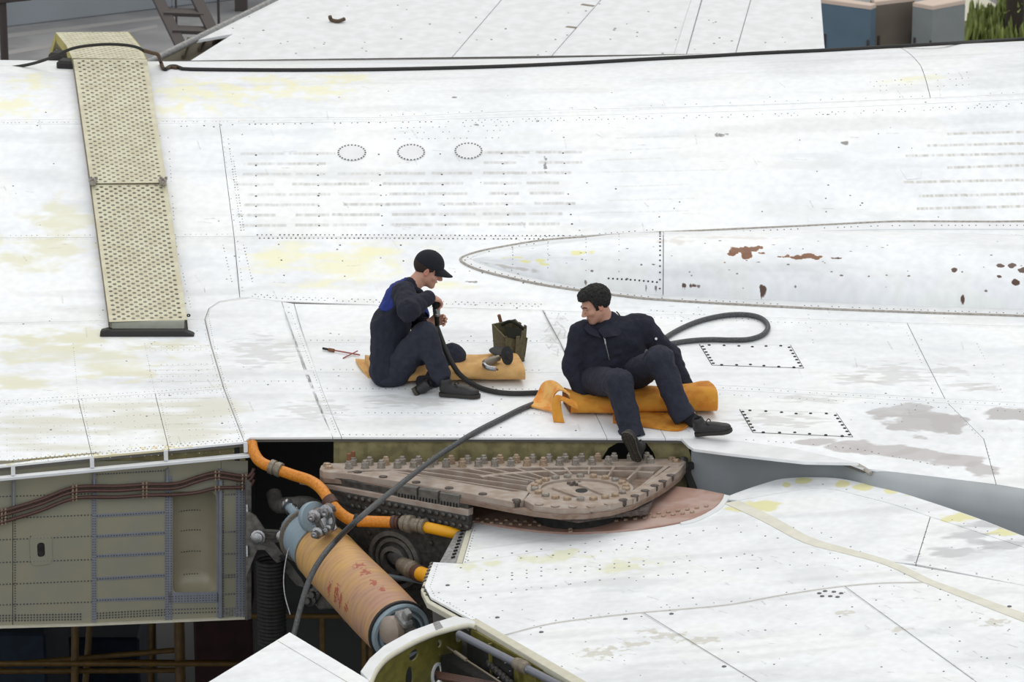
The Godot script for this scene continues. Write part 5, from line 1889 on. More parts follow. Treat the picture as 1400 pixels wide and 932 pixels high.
	var line := func(pix: Array, step: float, r: float, v: float, skip := 0.15) -> void:
		for i in pix.size() - 1:
			var a := on_wing(pix[i][0], pix[i][1]); var b := on_wing(pix[i + 1][0], pix[i + 1][1])
			var n := maxi(1, int(a.distance_to(b) / step))
			for k in n:
				if rng.randf() < skip: continue
				rv(L, a.lerp(b, float(k) / n), WING_N, r * rng.randf_range(0.8, 1.15), Color(v, v, v) * rng.randf_range(0.6, 1.4))
	line.call([[598, 772], [588, 802], [594, 814], [655, 848]], 0.04, 0.005, 0.15)
	line.call([[636, 768], [650, 722]], 0.05, 0.006, 0.2)
	for q in [[[640, 766], [700, 756], [760, 748], [860, 735]], [[600, 810], [700, 792], [800, 780], [900, 770], [1050, 757]], [[615, 824], [720, 806], [820, 793], [940, 783], [1060, 775]], [[630, 776], [700, 783], [760, 772]], [[690, 765], [800, 755], [950, 742]], [[640, 795], [760, 778], [900, 765]], [[850, 745], [980, 722], [1080, 738]]]:
		line.call(q, 0.09, 0.0075, 0.13, 0.1)
	for q in [[[1010, 718], [1110, 722], [1190, 760]], [[1085, 755], [1160, 757]], [[1080, 772], [1200, 774], [1255, 790]], [[700, 862], [760, 848], [880, 832], [1000, 822], [1150, 797]], [[1125, 662], [1190, 676], [1270, 700], [1400, 742]], [[1270, 712], [1255, 765]], [[1275, 798], [1340, 845], [1400, 868]], [[1230, 765], [1400, 796]]]:
		line.call(q, 0.1, 0.006, 0.15, 0.15)
	for q in [[740, 864], [855, 846], [918, 839], [1120, 811], [1128, 808], [1140, 809], [1150, 811], [1124, 815], [1135, 815], [1145, 816], [990, 911], [1380, 829], [680, 844], [612, 800]]: rv(L, on_wing(q[0], q[1]), WING_N, 0.016, Color(0.1, 0.1, 0.1))
	for i in 70: rv(L, on_wing(rng.randf_range(660, 1390), rng.randf_range(740, 930)), WING_N, rng.randf_range(0.004, 0.008), Color(0.15, 0.15, 0.15))
	scatter("rivet_heads", L, wing)
	# open flap cove with its olive rib
	var cove := thing("flap_cove", "open wing cove with white curved lip and olive rib full of holes", "cove", on_wing(640, 900))
	var oo := [[493, 918], [505, 901], [524, 884], [560, 864], [590, 853], [622, 843], [640, 846], [650, 850]]
	var ii := [[506, 932], [514, 914], [530, 896], [564, 876], [593, 863.5], [620, 856], [640, 852], [650, 854]]
	s = st()
	var poly := oo.duplicate()
	for k in range(ii.size() - 1, -1, -1): poly.append(ii[k])
	prism(s, wing_poly(poly), t, -0.03, 0.006, 0.004)
	obj("lip", done(s), M.skin_white, cove)
	s = st()
	var bead := []
	for q in ii: bead.append(on_wing(q[0], q[1] + 1.0) - WING_N * 0.01)
	tube(s, catmull(bead, 4), 0.016, 8)
	obj("lip_edge", done(s), M.beige, cove)
	s = st()
	prism(s, wing_poly([[592, 853], [600, 850], [606, 859], [596, 862.5]]), t, 0.005, 0.0085)
	obj("bare_patch", done(s), M.lug_grey, cove)
	var a := on_wing(506, 930); var b := on_wing(640, 852)
	var d := Vector3(b.x - a.x, 0, b.z - a.z).normalized()
	var nn := d.cross(Vector3.UP).normalized()
	var ro := on_wing(600, 858) - nn * 0.05
	var rp := wall_at([[480, 945], [508, 915], [528, 892], [562, 872], [592, 860], [620, 852], [655, 852], [680, 866], [680, 1000], [480, 1000]], ro, nn)
	var holes := []
	var tt: Transform3D = rp[1]
	for q in [[566, 895, 0.05, 0.035], [601, 879, 0.022, 0.026], [560, 927, 0.042, 0.075], [597, 921, 0.05, 0.06], [601, 894.5, 0.006, 0.006], [628, 868, 0.04, 0.045]]:
		var v := tt.affine_inverse() * on_plane(q[0], q[1], ro, nn)
		holes.append(circle(Vector2(v.x, v.y), q[2], q[3], 18))
	s = st()
	holed_prism(s, rp[0], holes, tt, -0.012, 0.0)
	obj("rib", done(s), M.olive_green, cove)
	s = st()
	ring_prism(s, circle(Vector2(0, 0), 0.062, 0.074, 18), circle(Vector2(0, 0), 0.045, 0.056, 18), tt.translated_local(tt.affine_inverse() * on_plane(597, 921, ro, nn)), -0.005, 0.012)
	obj("grommet", done(s), M.skin_white, cove)
	s = st()
	prism(s, wing_poly([[640, 848], [652, 846], [812, 938], [800, 944]]), t, -0.035, 0.004, 0.003)
	obj("cap_strip", done(s), M.beige, cove)
	s = st()
	a = on_wing(650, 853); b = on_wing(812, 944)
	d = Vector3(b.x - a.x, 0, b.z - a.z).normalized()
	bar(s, a - WING_N * 0.25 + Vector3(-0.035, 0, 0), b - WING_N * 0.25 + Vector3(-0.035, 0, 0), 0.014, 0.44, Vector3.UP, 0.002)
	obj("side_web", done(s), M.olive_green, cove)
	for f in [0.2, 0.45, 0.6, 0.78, 0.93]:
		s = st()
		var p := a.lerp(b, f) + Vector3(-0.05, 0, 0)
		bar(s, p - WING_N * 0.04, p - WING_N * 0.44, 0.03, 0.012, d, 0.002)
		obj("web_stiffener", done(s), M.olive_green, cove)
	var below := func(px: float, py: float, h: float) -> Vector3: return on_plane(px, py, WING_O - WING_N * h, WING_N)
	s = st()
	rod(s, below.call(627, 866.5, 0.035), below.call(800, 954, 0.035), 0.023, 14, 0.003)
	var rodo := obj("push_rod", done(s), M.rod_grey, cove)
	s = st()
	var r0: Vector3 = below.call(709, 908, 0.035); var r1: Vector3 = below.call(720, 913.5, 0.035)
	lathe(s, frame(r0, r1 - r0), [Vector2(0.024, -0.03), Vector2(0.036, -0.025), Vector2(0.04, 0.02), Vector2(0.03, 0.03), Vector2(0.04, 0.05), Vector2(0.036, 0.09), Vector2(0.024, 0.095)], 12)
	obj("rod_joint", done(s), M.coupling, rodo)
	s = st()
	tube(s, PackedVector3Array([below.call(611, 884, 0.12), below.call(630, 897, 0.13), below.call(655, 913, 0.14), below.call(690, 936, 0.15)]), 0.006, 6)
	rod(s, below.call(622, 891, 0.12), below.call(638, 902, 0.13), 0.012, 8, 0.002)
	obj("control_cable", done(s), M.coupling, cove)
	s = st()
	bar(s, below.call(612, 908, 0.27), below.call(700, 960, 0.27), 0.1, 0.14, Vector3.UP, 0.01)
	bar(s, below.call(642, 893, 0.2), below.call(705, 930, 0.2), 0.04, 0.2, Vector3.UP, 0.01)
	obj("dark_box", done(s), M.bay_dark, cove)
	s = st()
	for k in 7: rod(s, below.call(668 + k * 5.0, 905 + k * 4.5, 0.17), below.call(671 + k * 5.0, 911 + k * 4.5, 0.17), 0.02, 8, 0.004)
	obj("spring_coil", done(s), M.steel_dark, cove)
	s = st()
	for k in 4: tube(s, catmull([below.call(596 + k, 919 + k * 2.5, 0.24), below.call(612, 922 + k * 2.5, 0.22), below.call(640, 927 + k * 2.5, 0.2), below.call(690, 936 + k * 3, 0.2)], 5), 0.011, 6)
	obj("cable_bundle", done(s), M.brown_pipe, cove)
	# white flap in front
	var flap := thing("flap_panel", "white flap panel with green-grey smudges at the bottom left edge", "panel", on_wing(395, 900))
	s = st()
	wing_panel(s, [[396, 864], [512, 934], [580, 985], [200, 985], [285, 932]], 0.0, 0.03, 0.001)
	obj("skin_panel", s, M.wing, flap)
	s = st()
	for q in [[380, 876, 498, 946]]:
		bar(s, on_wing(q[0], q[1]) + WING_N * 0.0, on_wing(q[2], q[3]) + WING_N * 0.0, 0.004, 0.003, WING_N, 0.0005)
	obj("seam_line", done(s), M.sealant, flap)

# ---------------------------------------------------------------- wing-sweep jack
func proj(p: Vector3) -> Vector2:
	var v := p - CAM
	var z := v.dot(FWD)
	return Vector2(700 + F * v.x / z, 466 - F * v.dot(UPV) / z)

func build_actuator() -> void:
	var a := P(410, 722, 23.95)
	var b := P(549, 866, 22.55)
	var jack := thing("sweep_jack", "fat yellow-brown wrapped jack cylinder with a pale blue end in the bay", "jack", a)
	var f := frame(a, b - a, Vector3.UP)
	var l := a.distance_to(b)
	var s := st()
	lathe(s, f, [Vector2(0.0, 0), Vector2(0.12, 0), Vector2(0.15, 0.02), Vector2(0.165, 0.05), Vector2(0.168, 0.09), Vector2(0.175, 0.095), Vector2(0.175, 0.115), Vector2(0.172, 0.12), Vector2(0.184, 0.36), Vector2(0.19, 0.41), Vector2(0.15, 0.42)], 36)
	obj("blue_sleeve", done(s), M.blue_grey, jack)
	for h in [0.12, 0.39]:
		s = st()
		lathe(s, f, [Vector2(0.17, h - 0.012), Vector2(0.195, h - 0.008), Vector2(0.195, h + 0.008), Vector2(0.17, h + 0.012)], 36)
		obj("band", done(s), M.coupling, jack)
	# wrapped barrel with its own tape lines and faded red stencil marks
	var im := Image.create(512, 512, false, Image.FORMAT_RGB8)
	var nz := noise(55, 0.02, 4)
	var fine := noise(56, 0.05, 3)
	for y in 512:
		var band := 0.022 * sin(y * 0.33 + sin(y * 0.05) * 2.0)
		for x in 512:
			var v := nz.get_noise_2d(x * 0.5, y * 0.7)
			var c := Color(0.79, 0.62, 0.38).lerp(Color(0.7, 0.54, 0.45), clampf(0.4 + v * 0.6 + (y / 512.0 - 0.5) * 0.9, 0, 1))
			im.set_pixel(x, y, c.lightened(maxf(0, band)).darkened(maxf(0, -band) + maxf(0, fine.get_noise_2d(x * 0.2, y * 1.2)) * 0.12))
	var spot := func(px: float, py: float) -> Vector2:
		var best := Vector2(); var dd := 1e9
		for i in 96:
			for j in 48:
				var an := TAU * i / 96
				var nrm := f.basis * Vector3(cos(an), sin(an), 0)
				var w := f * Vector3(cos(an) * 0.2, sin(an) * 0.2, 0.4 + (l - 0.45) * j / 47.0)
				if nrm.dot(CAM - w) < 0: continue
				var e := proj(w).distance_to(Vector2(px, py))
				if e < dd: dd = e; best = Vector2(i / 96.0 * 512, j / 47.0 * 512)
		return best
	for q in [[450, 805, 20, 10], [458, 813, 20, 12], [466, 822, 18, 12], [474, 831, 16, 10], [461, 806, 12, 16], [492, 774, 14, 14], [500, 783, 14, 14], [512, 796, 10, 18], [522, 806, 8, 14]]:
		splat(im, spot.call(q[0], q[1]), q[2], q[3], Color(0.6, 0.24, 0.2), 0.7, fine, 1.4, 0.4, 1.5, 1.5)
	var bm := StandardMaterial3D.new()
	bm.albedo_texture = ImageTexture.create_from_image(im)
	bm.roughness = 0.6
	s = st()
	s.set_smooth_group(1)
	for i in 64:
		for j in 24:
			var v := []
			for g in [[i, j], [i + 1, j], [i + 1, j + 1], [i, j + 1]]:
				var an: float = TAU * g[0] / 64.0
				var h: float = 0.4 + (l - 0.45) * g[1] / 24.0
				var rr := 0.2 - 0.008 * (1.0 - smoothstep(0.0, 0.1, g[1] / 24.0)) - 0.004 * sin(g[1] * 0.26)
				v.append([f * Vector3(cos(an) * rr, sin(an) * rr, h), Vector2(g[0] / 64.0, g[1] / 24.0)])
			for k in [0, 2, 1, 0, 3, 2]:
				s.set_uv(v[k][1]); s.add_vertex(v[k][0])
	obj("wrapped_barrel", done(s), bm, jack)
	s = st()
	lathe(s, f, [Vector2(0.19, l - 0.06), Vector2(0.205, l - 0.055), Vector2(0.205, l - 0.035), Vector2(0.19, l - 0.03)], 40)
	obj("end_band", done(s), M.rubber, jack)
	s = st()
	lathe(s, f, [Vector2(0.19, l - 0.05), Vector2(0.195, l - 0.01), Vector2(0.185, l), Vector2(0.165, l), Vector2(0.16, l - 0.03), Vector2(0.15, l - 0.03), Vector2(0.145, l + 0.01), Vector2(0.13, l + 0.012), Vector2(0.125, l - 0.06), Vector2(0, l - 0.07)], 40)
	obj("end_ring", done(s), M.blue_grey, jack)
	s = st()
	lathe(s, f.translated_local(Vector3(0, 0, l - 0.08)), [Vector2(0.09, 0), Vector2(0.09, 0.1), Vector2(0.07, 0.13), Vector2(0, 0.14)], 20)
	cbox(s, f.translated_local(Vector3(0.0, 0.05, l + 0.07)), Vector3(0.13, 0.045, 0.14), 0.012)
	cbox(s, f.translated_local(Vector3(0.0, -0.05, l + 0.07)), Vector3(0.13, 0.045, 0.14), 0.012)
	obj("clevis", done(s), M.steel_dark, jack)
	s = st()
	cbox(s, frame(P(552, 846, 22.4), Vector3(0.2, 0.9, 0.4), Vector3(0.8, 0, -0.6)), Vector3(0.13, 0.07, 0.05), 0.012)
	cbox(s, frame(P(556, 842, 22.38), Vector3(0.2, 0.9, 0.4), Vector3(0.8, 0, -0.6)), Vector3(0.06, 0.045, 0.09), 0.008)
	obj("lock_block", done(s), M.lug_grey, jack)
	s = st()
	lathe(s, frame(P(531, 862, 22.42), Vector3(-0.6, 0.1, 0.6)), [Vector2(0.0, 0.02), Vector2(0.05, 0.02), Vector2(0.09, 0.0), Vector2(0.09, -0.05)], 16)
	obj("pin_cap", done(s), M.titan, jack)
	# lug ring and valve block on the blue end
	var valve := thing("valve_block", "shiny hydraulic valve block with a blue ring lug on top of the jack", "valve", P(440, 712, 23.7))
	s = st()
	var vf := frame(P(429, 707, 23.55), Vector3(0.5, 0.35, 0.8), Vector3.UP)
	lathe(s, vf, [Vector2(0.055, -0.03), Vector2(0.1, -0.03), Vector2(0.105, -0.02), Vector2(0.105, 0.02), Vector2(0.1, 0.03), Vector2(0.055, 0.03), Vector2(0.055, -0.03)], 24)
	bar(s, P(422, 712, 23.6), P(420, 742, 23.62), 0.07, 0.06, Vector3(0, 0, 1), 0.01)
	obj("ring_lug", done(s), M.blue_grey, valve)
	s = st()
	cbox(s, frame(P(445, 716, 23.36), Vector3(0.5, 0.35, 0.8), Vector3(-0.35, 0.9, 0)), Vector3(0.1, 0.13, 0.1), 0.012)
	obj("block", done(s), M.steel, valve)
	for q in [[436, 727, 0.04, 0.09], [432, 704, 0.045, 0.09], [447, 699, 0.05, 0.05], [450, 722, 0.03, 0.07]]:
		s = st()
		lathe(s, frame(P(q[0], q[1], 23.32), Vector3(-0.3, 0.1, 0.9)), [Vector2(q[2] * 0.8, -0.05), Vector2(q[2], -0.04), Vector2(q[2], q[3] * 0.4), Vector2(q[2] * 0.6, q[3] * 0.5), Vector2(q[2] * 0.55, q[3]), Vector2(q[2] * 0.3, q[3] * 1.02), Vector2(0, q[3] * 0.8)], 10)
		obj("union_nut", done(s), M.steel, valve)
	s = st()
	tube(s, catmull([P(453, 700, 23.3), P(457, 711, 23.28), P(454, 724, 23.28)], 5), 0.012, 8)
	tube(s, catmull([P(455, 720, 23.7), P(458, 735, 23.7), P(456, 745, 23.7)], 5), 0.006, 6)
	obj("pipe", done(s), M.steel_dark, valve)
	var lower := thing("jack_bracket", "grimy grey bracket and unions under the yellow-brown jack", "bracket", P(450, 815, 23.6))
	s = st()
	cbox(s, frame(P(448, 815, 23.75), Vector3(0.3, 0, 1)), Vector3(0.16, 0.14, 0.12), 0.015)
	bar(s, P(440, 825, 23.8), P(478, 826, 23.8), 0.06, 0.05, Vector3.UP, 0.01)
	obj("block", done(s), M.bay_grey, lower)
	for q in [[430, 812], [436, 803], [424, 820]]:
		s = st()
		lathe(s, frame(P(q[0], q[1], 23.65), Vector3(-0.4, 0.2, 0.9)), [Vector2(0.04, -0.04), Vector2(0.045, 0.01), Vector2(0.025, 0.02), Vector2(0.022, 0.05), Vector2(0, 0.05)], 8)
		obj("union_nut", done(s), M.steel_dark, lower)
# ---------------------------------------------------------------- perforated ramp
func build_ramp() -> void:
	var ramp := thing("perforated_ramp", "pale yellow perforated metal ramp lying up the white skin at left", "ramp", on_deck(200, 445))
	# stations: left px, right px, y, depth
	var dA := (on_deck(200, 438, 0.085) - CAM).dot(FWD)
	var dB := (on_deck(176, 251, 0.085) - CAM).dot(FWD)
	var dC := (on_deck(150, 81, 0.085) - CAM).dot(FWD)
	var lp := [[148, 440, dA], [123, 252, dB], [98.5, 79.5, dC], [91, 62.5, dC + 0.7], [76, 44, dC + 1.6], [60, 96, dC + 2.3]]
	var rp := [[256, 437, dA], [228, 249, dB], [201, 81, dC], [192, 62.5, dC + 0.7], [176, 43.5, dC + 1.6], [160, 96, dC + 2.3]]
	var secs := [["lower_tread", 0, 1, 58], ["upper_tread", 1, 2, 58], ["crest_tread", 2, 3, 12], ["crest_tread", 3, 4, 16], ["rear_tread", 4, 5, 10]]
	for q in secs:
		var l0 := P(lp[q[1]][0], lp[q[1]][1], lp[q[1]][2]); var r0 := P(rp[q[1]][0], rp[q[1]][1], rp[q[1]][2])
		var l1 := P(lp[q[2]][0], lp[q[2]][1], lp[q[2]][2]); var r1 := P(rp[q[2]][0], rp[q[2]][1], rp[q[2]][2])
		var nrm := (r0 - l0).cross(l1 - l0).normalized()
		if q[0].ends_with("rear_tread"): nrm = -nrm if nrm.y < 0 else nrm
		var s := st()
		# the two long treads follow the curve of the skin at a constant height
		var curve := []
		for k in 41:
			var f := k / 40.0
			if q[1] < 2:
				curve.append([on_deck(lerpf(lp[q[1]][0], lp[q[2]][0], f), lerpf(lp[q[1]][1], lp[q[2]][1], f), 0.085), on_deck(lerpf(rp[q[1]][0], rp[q[2]][0], f), lerpf(rp[q[1]][1], rp[q[2]][1], f), 0.085)])
			else:
				curve.append([l0.lerp(l1, f), r0.lerp(r1, f)])
		var at := func(u: float, v: float) -> Vector3:
			var g := clampf(v * 40.0, 0.0, 39.9999)
			var i := int(g)
			var a: Vector3 = curve[i][0].lerp(curve[i + 1][0], g - i)
			return a.lerp(curve[i][1].lerp(curve[i + 1][1], g - i), u)
		var nu := 15
		var nv: int = q[3]
		var m0 := 0.055
		var e0 := 0.012
		for k in 20:
			var f0 := k / 20.0; var f1 := (k + 1) / 20.0
			quad(s, at.call(0, f0), at.call(m0, f0), at.call(m0, f1), at.call(0, f1))
			quad(s, at.call(1 - m0, f0), at.call(1, f0), at.call(1, f1), at.call(1 - m0, f1))
		quad(s, at.call(m0, 0), at.call(1 - m0, 0), at.call(1 - m0, e0), at.call(m0, e0))
		quad(s, at.call(m0, 1 - e0), at.call(1 - m0, 1 - e0), at.call(1 - m0, 1), at.call(m0, 1))
		var wid := l0.distance_to(r0); var len := l0.distance_to(l1)
		var cw := wid * (1 - 2 * m0) / nu
		var ch := len * (1 - 2 * e0) / nv
		var rad := minf(0.015, minf(cw, ch * 1.7) * 0.46)
		for i in nu:
			for j in nv:
				var u0 := m0 + (1 - 2 * m0) * i / nu; var u1 := m0 + (1 - 2 * m0) * (i + 1) / nu
				var v0 := e0 + (1 - 2 * e0) * j / nv; var v1 := e0 + (1 - 2 * e0) * (j + 1) / nv
				if (i + j) % 2:
					quad(s, at.call(u0, v0), at.call(u1, v0), at.call(u1, v1), at.call(u0, v1))
					continue
				var ring := []
				var edge := []
				var cu := (u0 + u1) * 0.5; var cv := (v0 + v1) * 0.5
				for k in 8:
					var an := TAU * (k + 0.5) / 8
					ring.append(at.call(cu + cos(an) * rad / wid, cv + sin(an) * minf(rad, ch * 0.47) / len))
				for g in [[1, 0.5], [0.5, 1], [0, 1], [-0.0, 1]]: pass
				for k in 8:
					var an := TAU * (k + 0.5) / 8
					var c := Vector2(cos(an), sin(an))
					c /= maxf(absf(c.x), absf(c.y))
					edge.append(at.call(cu + c.x * (u1 - u0) * 0.5, cv + c.y * (v1 - v0) * 0.5))
				var cor := [at.call(u1, v1), at.call(u0, v1), at.call(u0, v0), at.call(u1, v0)]
				for k in 8:
					var n := (k + 1) % 8
					quad(s, edge[k], edge[n], ring[n], ring[k])
					quad(s, ring[k], ring[n], ring[n] - nrm * 0.006, ring[k] - nrm * 0.006)
				for k in 4: tri(s, edge[k * 2], cor[k], edge[k * 2 + 1])
		s.generate_normals()
		var tr := obj(q[0], s, M.ramp, ramp)
		# side plates hang below the tread
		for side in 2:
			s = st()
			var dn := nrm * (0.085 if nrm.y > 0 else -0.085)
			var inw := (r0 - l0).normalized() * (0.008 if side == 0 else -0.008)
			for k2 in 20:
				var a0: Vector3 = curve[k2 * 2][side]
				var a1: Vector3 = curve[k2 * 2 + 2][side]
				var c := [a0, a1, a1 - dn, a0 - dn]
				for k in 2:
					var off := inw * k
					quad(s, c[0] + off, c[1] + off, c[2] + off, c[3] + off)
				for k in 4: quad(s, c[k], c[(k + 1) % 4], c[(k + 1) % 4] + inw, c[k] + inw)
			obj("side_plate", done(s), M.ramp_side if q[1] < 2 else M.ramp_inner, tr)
	var up := (P(256, 437, dA) - P(148, 440, dA)).cross(P(123, 252, dB) - P(148, 440, dA)).normalized()
	# hinge clamps at the joint of the two treads
	for x in [127.5, 223.0]:
		var s := st()
		var p := P(x, 251, dB - 0.02)
		cbox(s, Transform3D(Basis(), p + Vector3(0, 0.012, 0)), Vector3(0.05, 0.03, 0.1), 0.006)
		for g in [[-0.02, -0.04], [0.02, -0.04], [-0.02, 0.04], [0.02, 0.04], [0.0, 0.0]]:
			rod(s, p + Vector3(g[0], 0.02, g[1]), p + Vector3(g[0], 0.045, g[1]), 0.011, 8, 0.002)
		obj("hinge_clamp", done(s), M.bolt, ramp)
	var s2 := st()
	bar(s2, P(126, 251.5, dB - 0.01), P(226, 250.5, dB - 0.01), 0.008, 0.01, up, 0.001)
	obj("joint_line", done(s2), M.ramp_side, ramp)
	# front: grey stop plate over a black rubber foot
	var fd := deck_depth(200, 459)
	var w := wall_at([[152, 440], [252, 438], [251, 455], [153, 455]], P(200, 447, dA + 0.0), Vector3(0, 0.1, 1).normalized())
	s2 = st()
	prism(s2, w[0], w[1], -0.02, 0.0, 0.003)
	obj("stop_plate", done(s2), M.ramp_grey, ramp)
	w = wall_at([[136, 462], [265, 461.5], [265, 458], [250, 452], [152, 452], [147, 450.5], [137, 453]], P(200, 460, fd - 0.02), Vector3(0, 0.1, 1).normalized())
	s2 = st()
	prism(s2, w[0], w[1], -0.1, 0.0, 0.008)
	obj("rubber_foot", done(s2), M.rubber, ramp)
	s2 = st()
	lathe(s2, frame(P(258, 431, dA), Vector3(0.3, 0.3, 1)), [Vector2(0.006, -0.02), Vector2(0.012, -0.02), Vector2(0.012, 0.01), Vector2(0.006, 0.01)], 10)
	obj("hook_ring", done(s2), M.black, ramp)
	for q in [[77, 80, 0.8], [88, 91, 0.1]]:
		s2 = st()
		cbox(s2, Transform3D(Basis().rotated(Vector3.UP, -0.2), P(q[0], q[1], dC + q[2]) + Vector3(0.05, 0.0, 0)), Vector3(0.2, 0.12, 0.16), 0.02)
		obj("rubber_block", done(s2), M.rubber, ramp)

# ---------------------------------------------------------------- cables, hoses, mats, tools
func hose(called: String, pts: Array, r: float, m: Material, label: String, cat: String, grp := "") -> MeshInstance3D:
	var s := st()
	tube(s, catmull(pts, 6), r, 10)
	var o := obj(called, done(s), m)
	tag(o, label, cat, grp)
	return o

# a mat rolled into a flat coil: axis from a to b, skew is the depth direction of its ends
func roll(called: String, a: Vector3, b: Vector3, skew: Vector3, wid: float, hgt: float, pitch: float, turns: float, m: Material, edge: Material, parent: Node, sag: Callable) -> void:
	var s := st()
	s.set_smooth_group(1)
	var ns := int(turns * 36)
	var nl := 18
	var at := func(i: int, j: int, lay: float) -> Vector3:
		var th := TAU * i / 36.0
		var k := i / 36.0 * pitch
		var aa := wid * 0.5 - k - lay
		var bb := hgt * 0.5 - k * 0.92 - lay
		var c := cos(th - 1.2); var q := sin(th - 1.2)
		var f := float(j) / nl
		var u := signf(c) * pow(absf(c), 0.62) * aa
		var v := signf(q) * pow(absf(q), 0.7) * maxf(bb, 0.004)
		var base := a.lerp(b, f)
		var w: Vector2 = sag.call(f, u / wid, v / hgt)
		return base + skew * (u + w.x) + Vector3.UP * (hgt * 0.5 + v + w.y)
	for i in ns:
		for j in nl:
			quad(s, at.call(i, j, 0.0), at.call(i, j + 1, 0.0), at.call(i + 1, j + 1, 0.0), at.call(i + 1, j, 0.0))
			quad(s, at.call(i + 1, j, pitch * 0.8), at.call(i + 1, j + 1, pitch * 0.8), at.call(i, j + 1, pitch * 0.8), at.call(i, j, pitch * 0.8))
	for j in nl: quad(s, at.call(0, j, 0.0), at.call(0, j, pitch * 0.8), at.call(0, j + 1, pitch * 0.8), at.call(0, j + 1, 0.0))
	obj(called, done(s), m, parent)
	s = st()
	for i in ns:
		for j in [0, nl]:
			quad(s, at.call(i, j, 0.0), at.call(i + 1, j, 0.0), at.call(i + 1, j, pitch * 0.8), at.call(i, j, pitch * 0.8))
	obj("rolled_edge", done(s), edge, parent)

func sheet(pa: Array, pb: Array, thick: float, sub := 5) -> SurfaceTool:
	var a := catmull(pa, sub); var b := catmull(pb, sub)
	var s := st()
	s.set_smooth_group(1)
	var nu := 8
	var nor := []
	for i in a.size():
		var d := a[mini(i + 1, a.size() - 1)] - a[maxi(i - 1, 0)]
		nor.append(d.cross(b[i] - a[i]).normalized() * thick)
	for i in a.size() - 1:
		for k in nu:
			var f0 := float(k) / nu; var f1 := float(k + 1) / nu
			var p := [a[i].lerp(b[i], f0), a[i + 1].lerp(b[i + 1], f0), a[i + 1].lerp(b[i + 1], f1), a[i].lerp(b[i], f1)]
			quad(s, p[0], p[1], p[2], p[3])
			quad(s, p[3] - nor[i], p[2] - nor[i + 1], p[1] - nor[i + 1], p[0] - nor[i])
	s.set_smooth_group(-1)
	for i in a.size() - 1:
		quad(s, a[i] - nor[i], a[i + 1] - nor[i + 1], a[i + 1], a[i])
		quad(s, b[i], b[i + 1], b[i + 1] - nor[i + 1], b[i] - nor[i])
	var e := a.size() - 1
	quad(s, a[0], b[0], b[0] - nor[0], a[0] - nor[0])
	quad(s, b[e], a[e], a[e] - nor[e], b[e] - nor[e])
	return done(s)

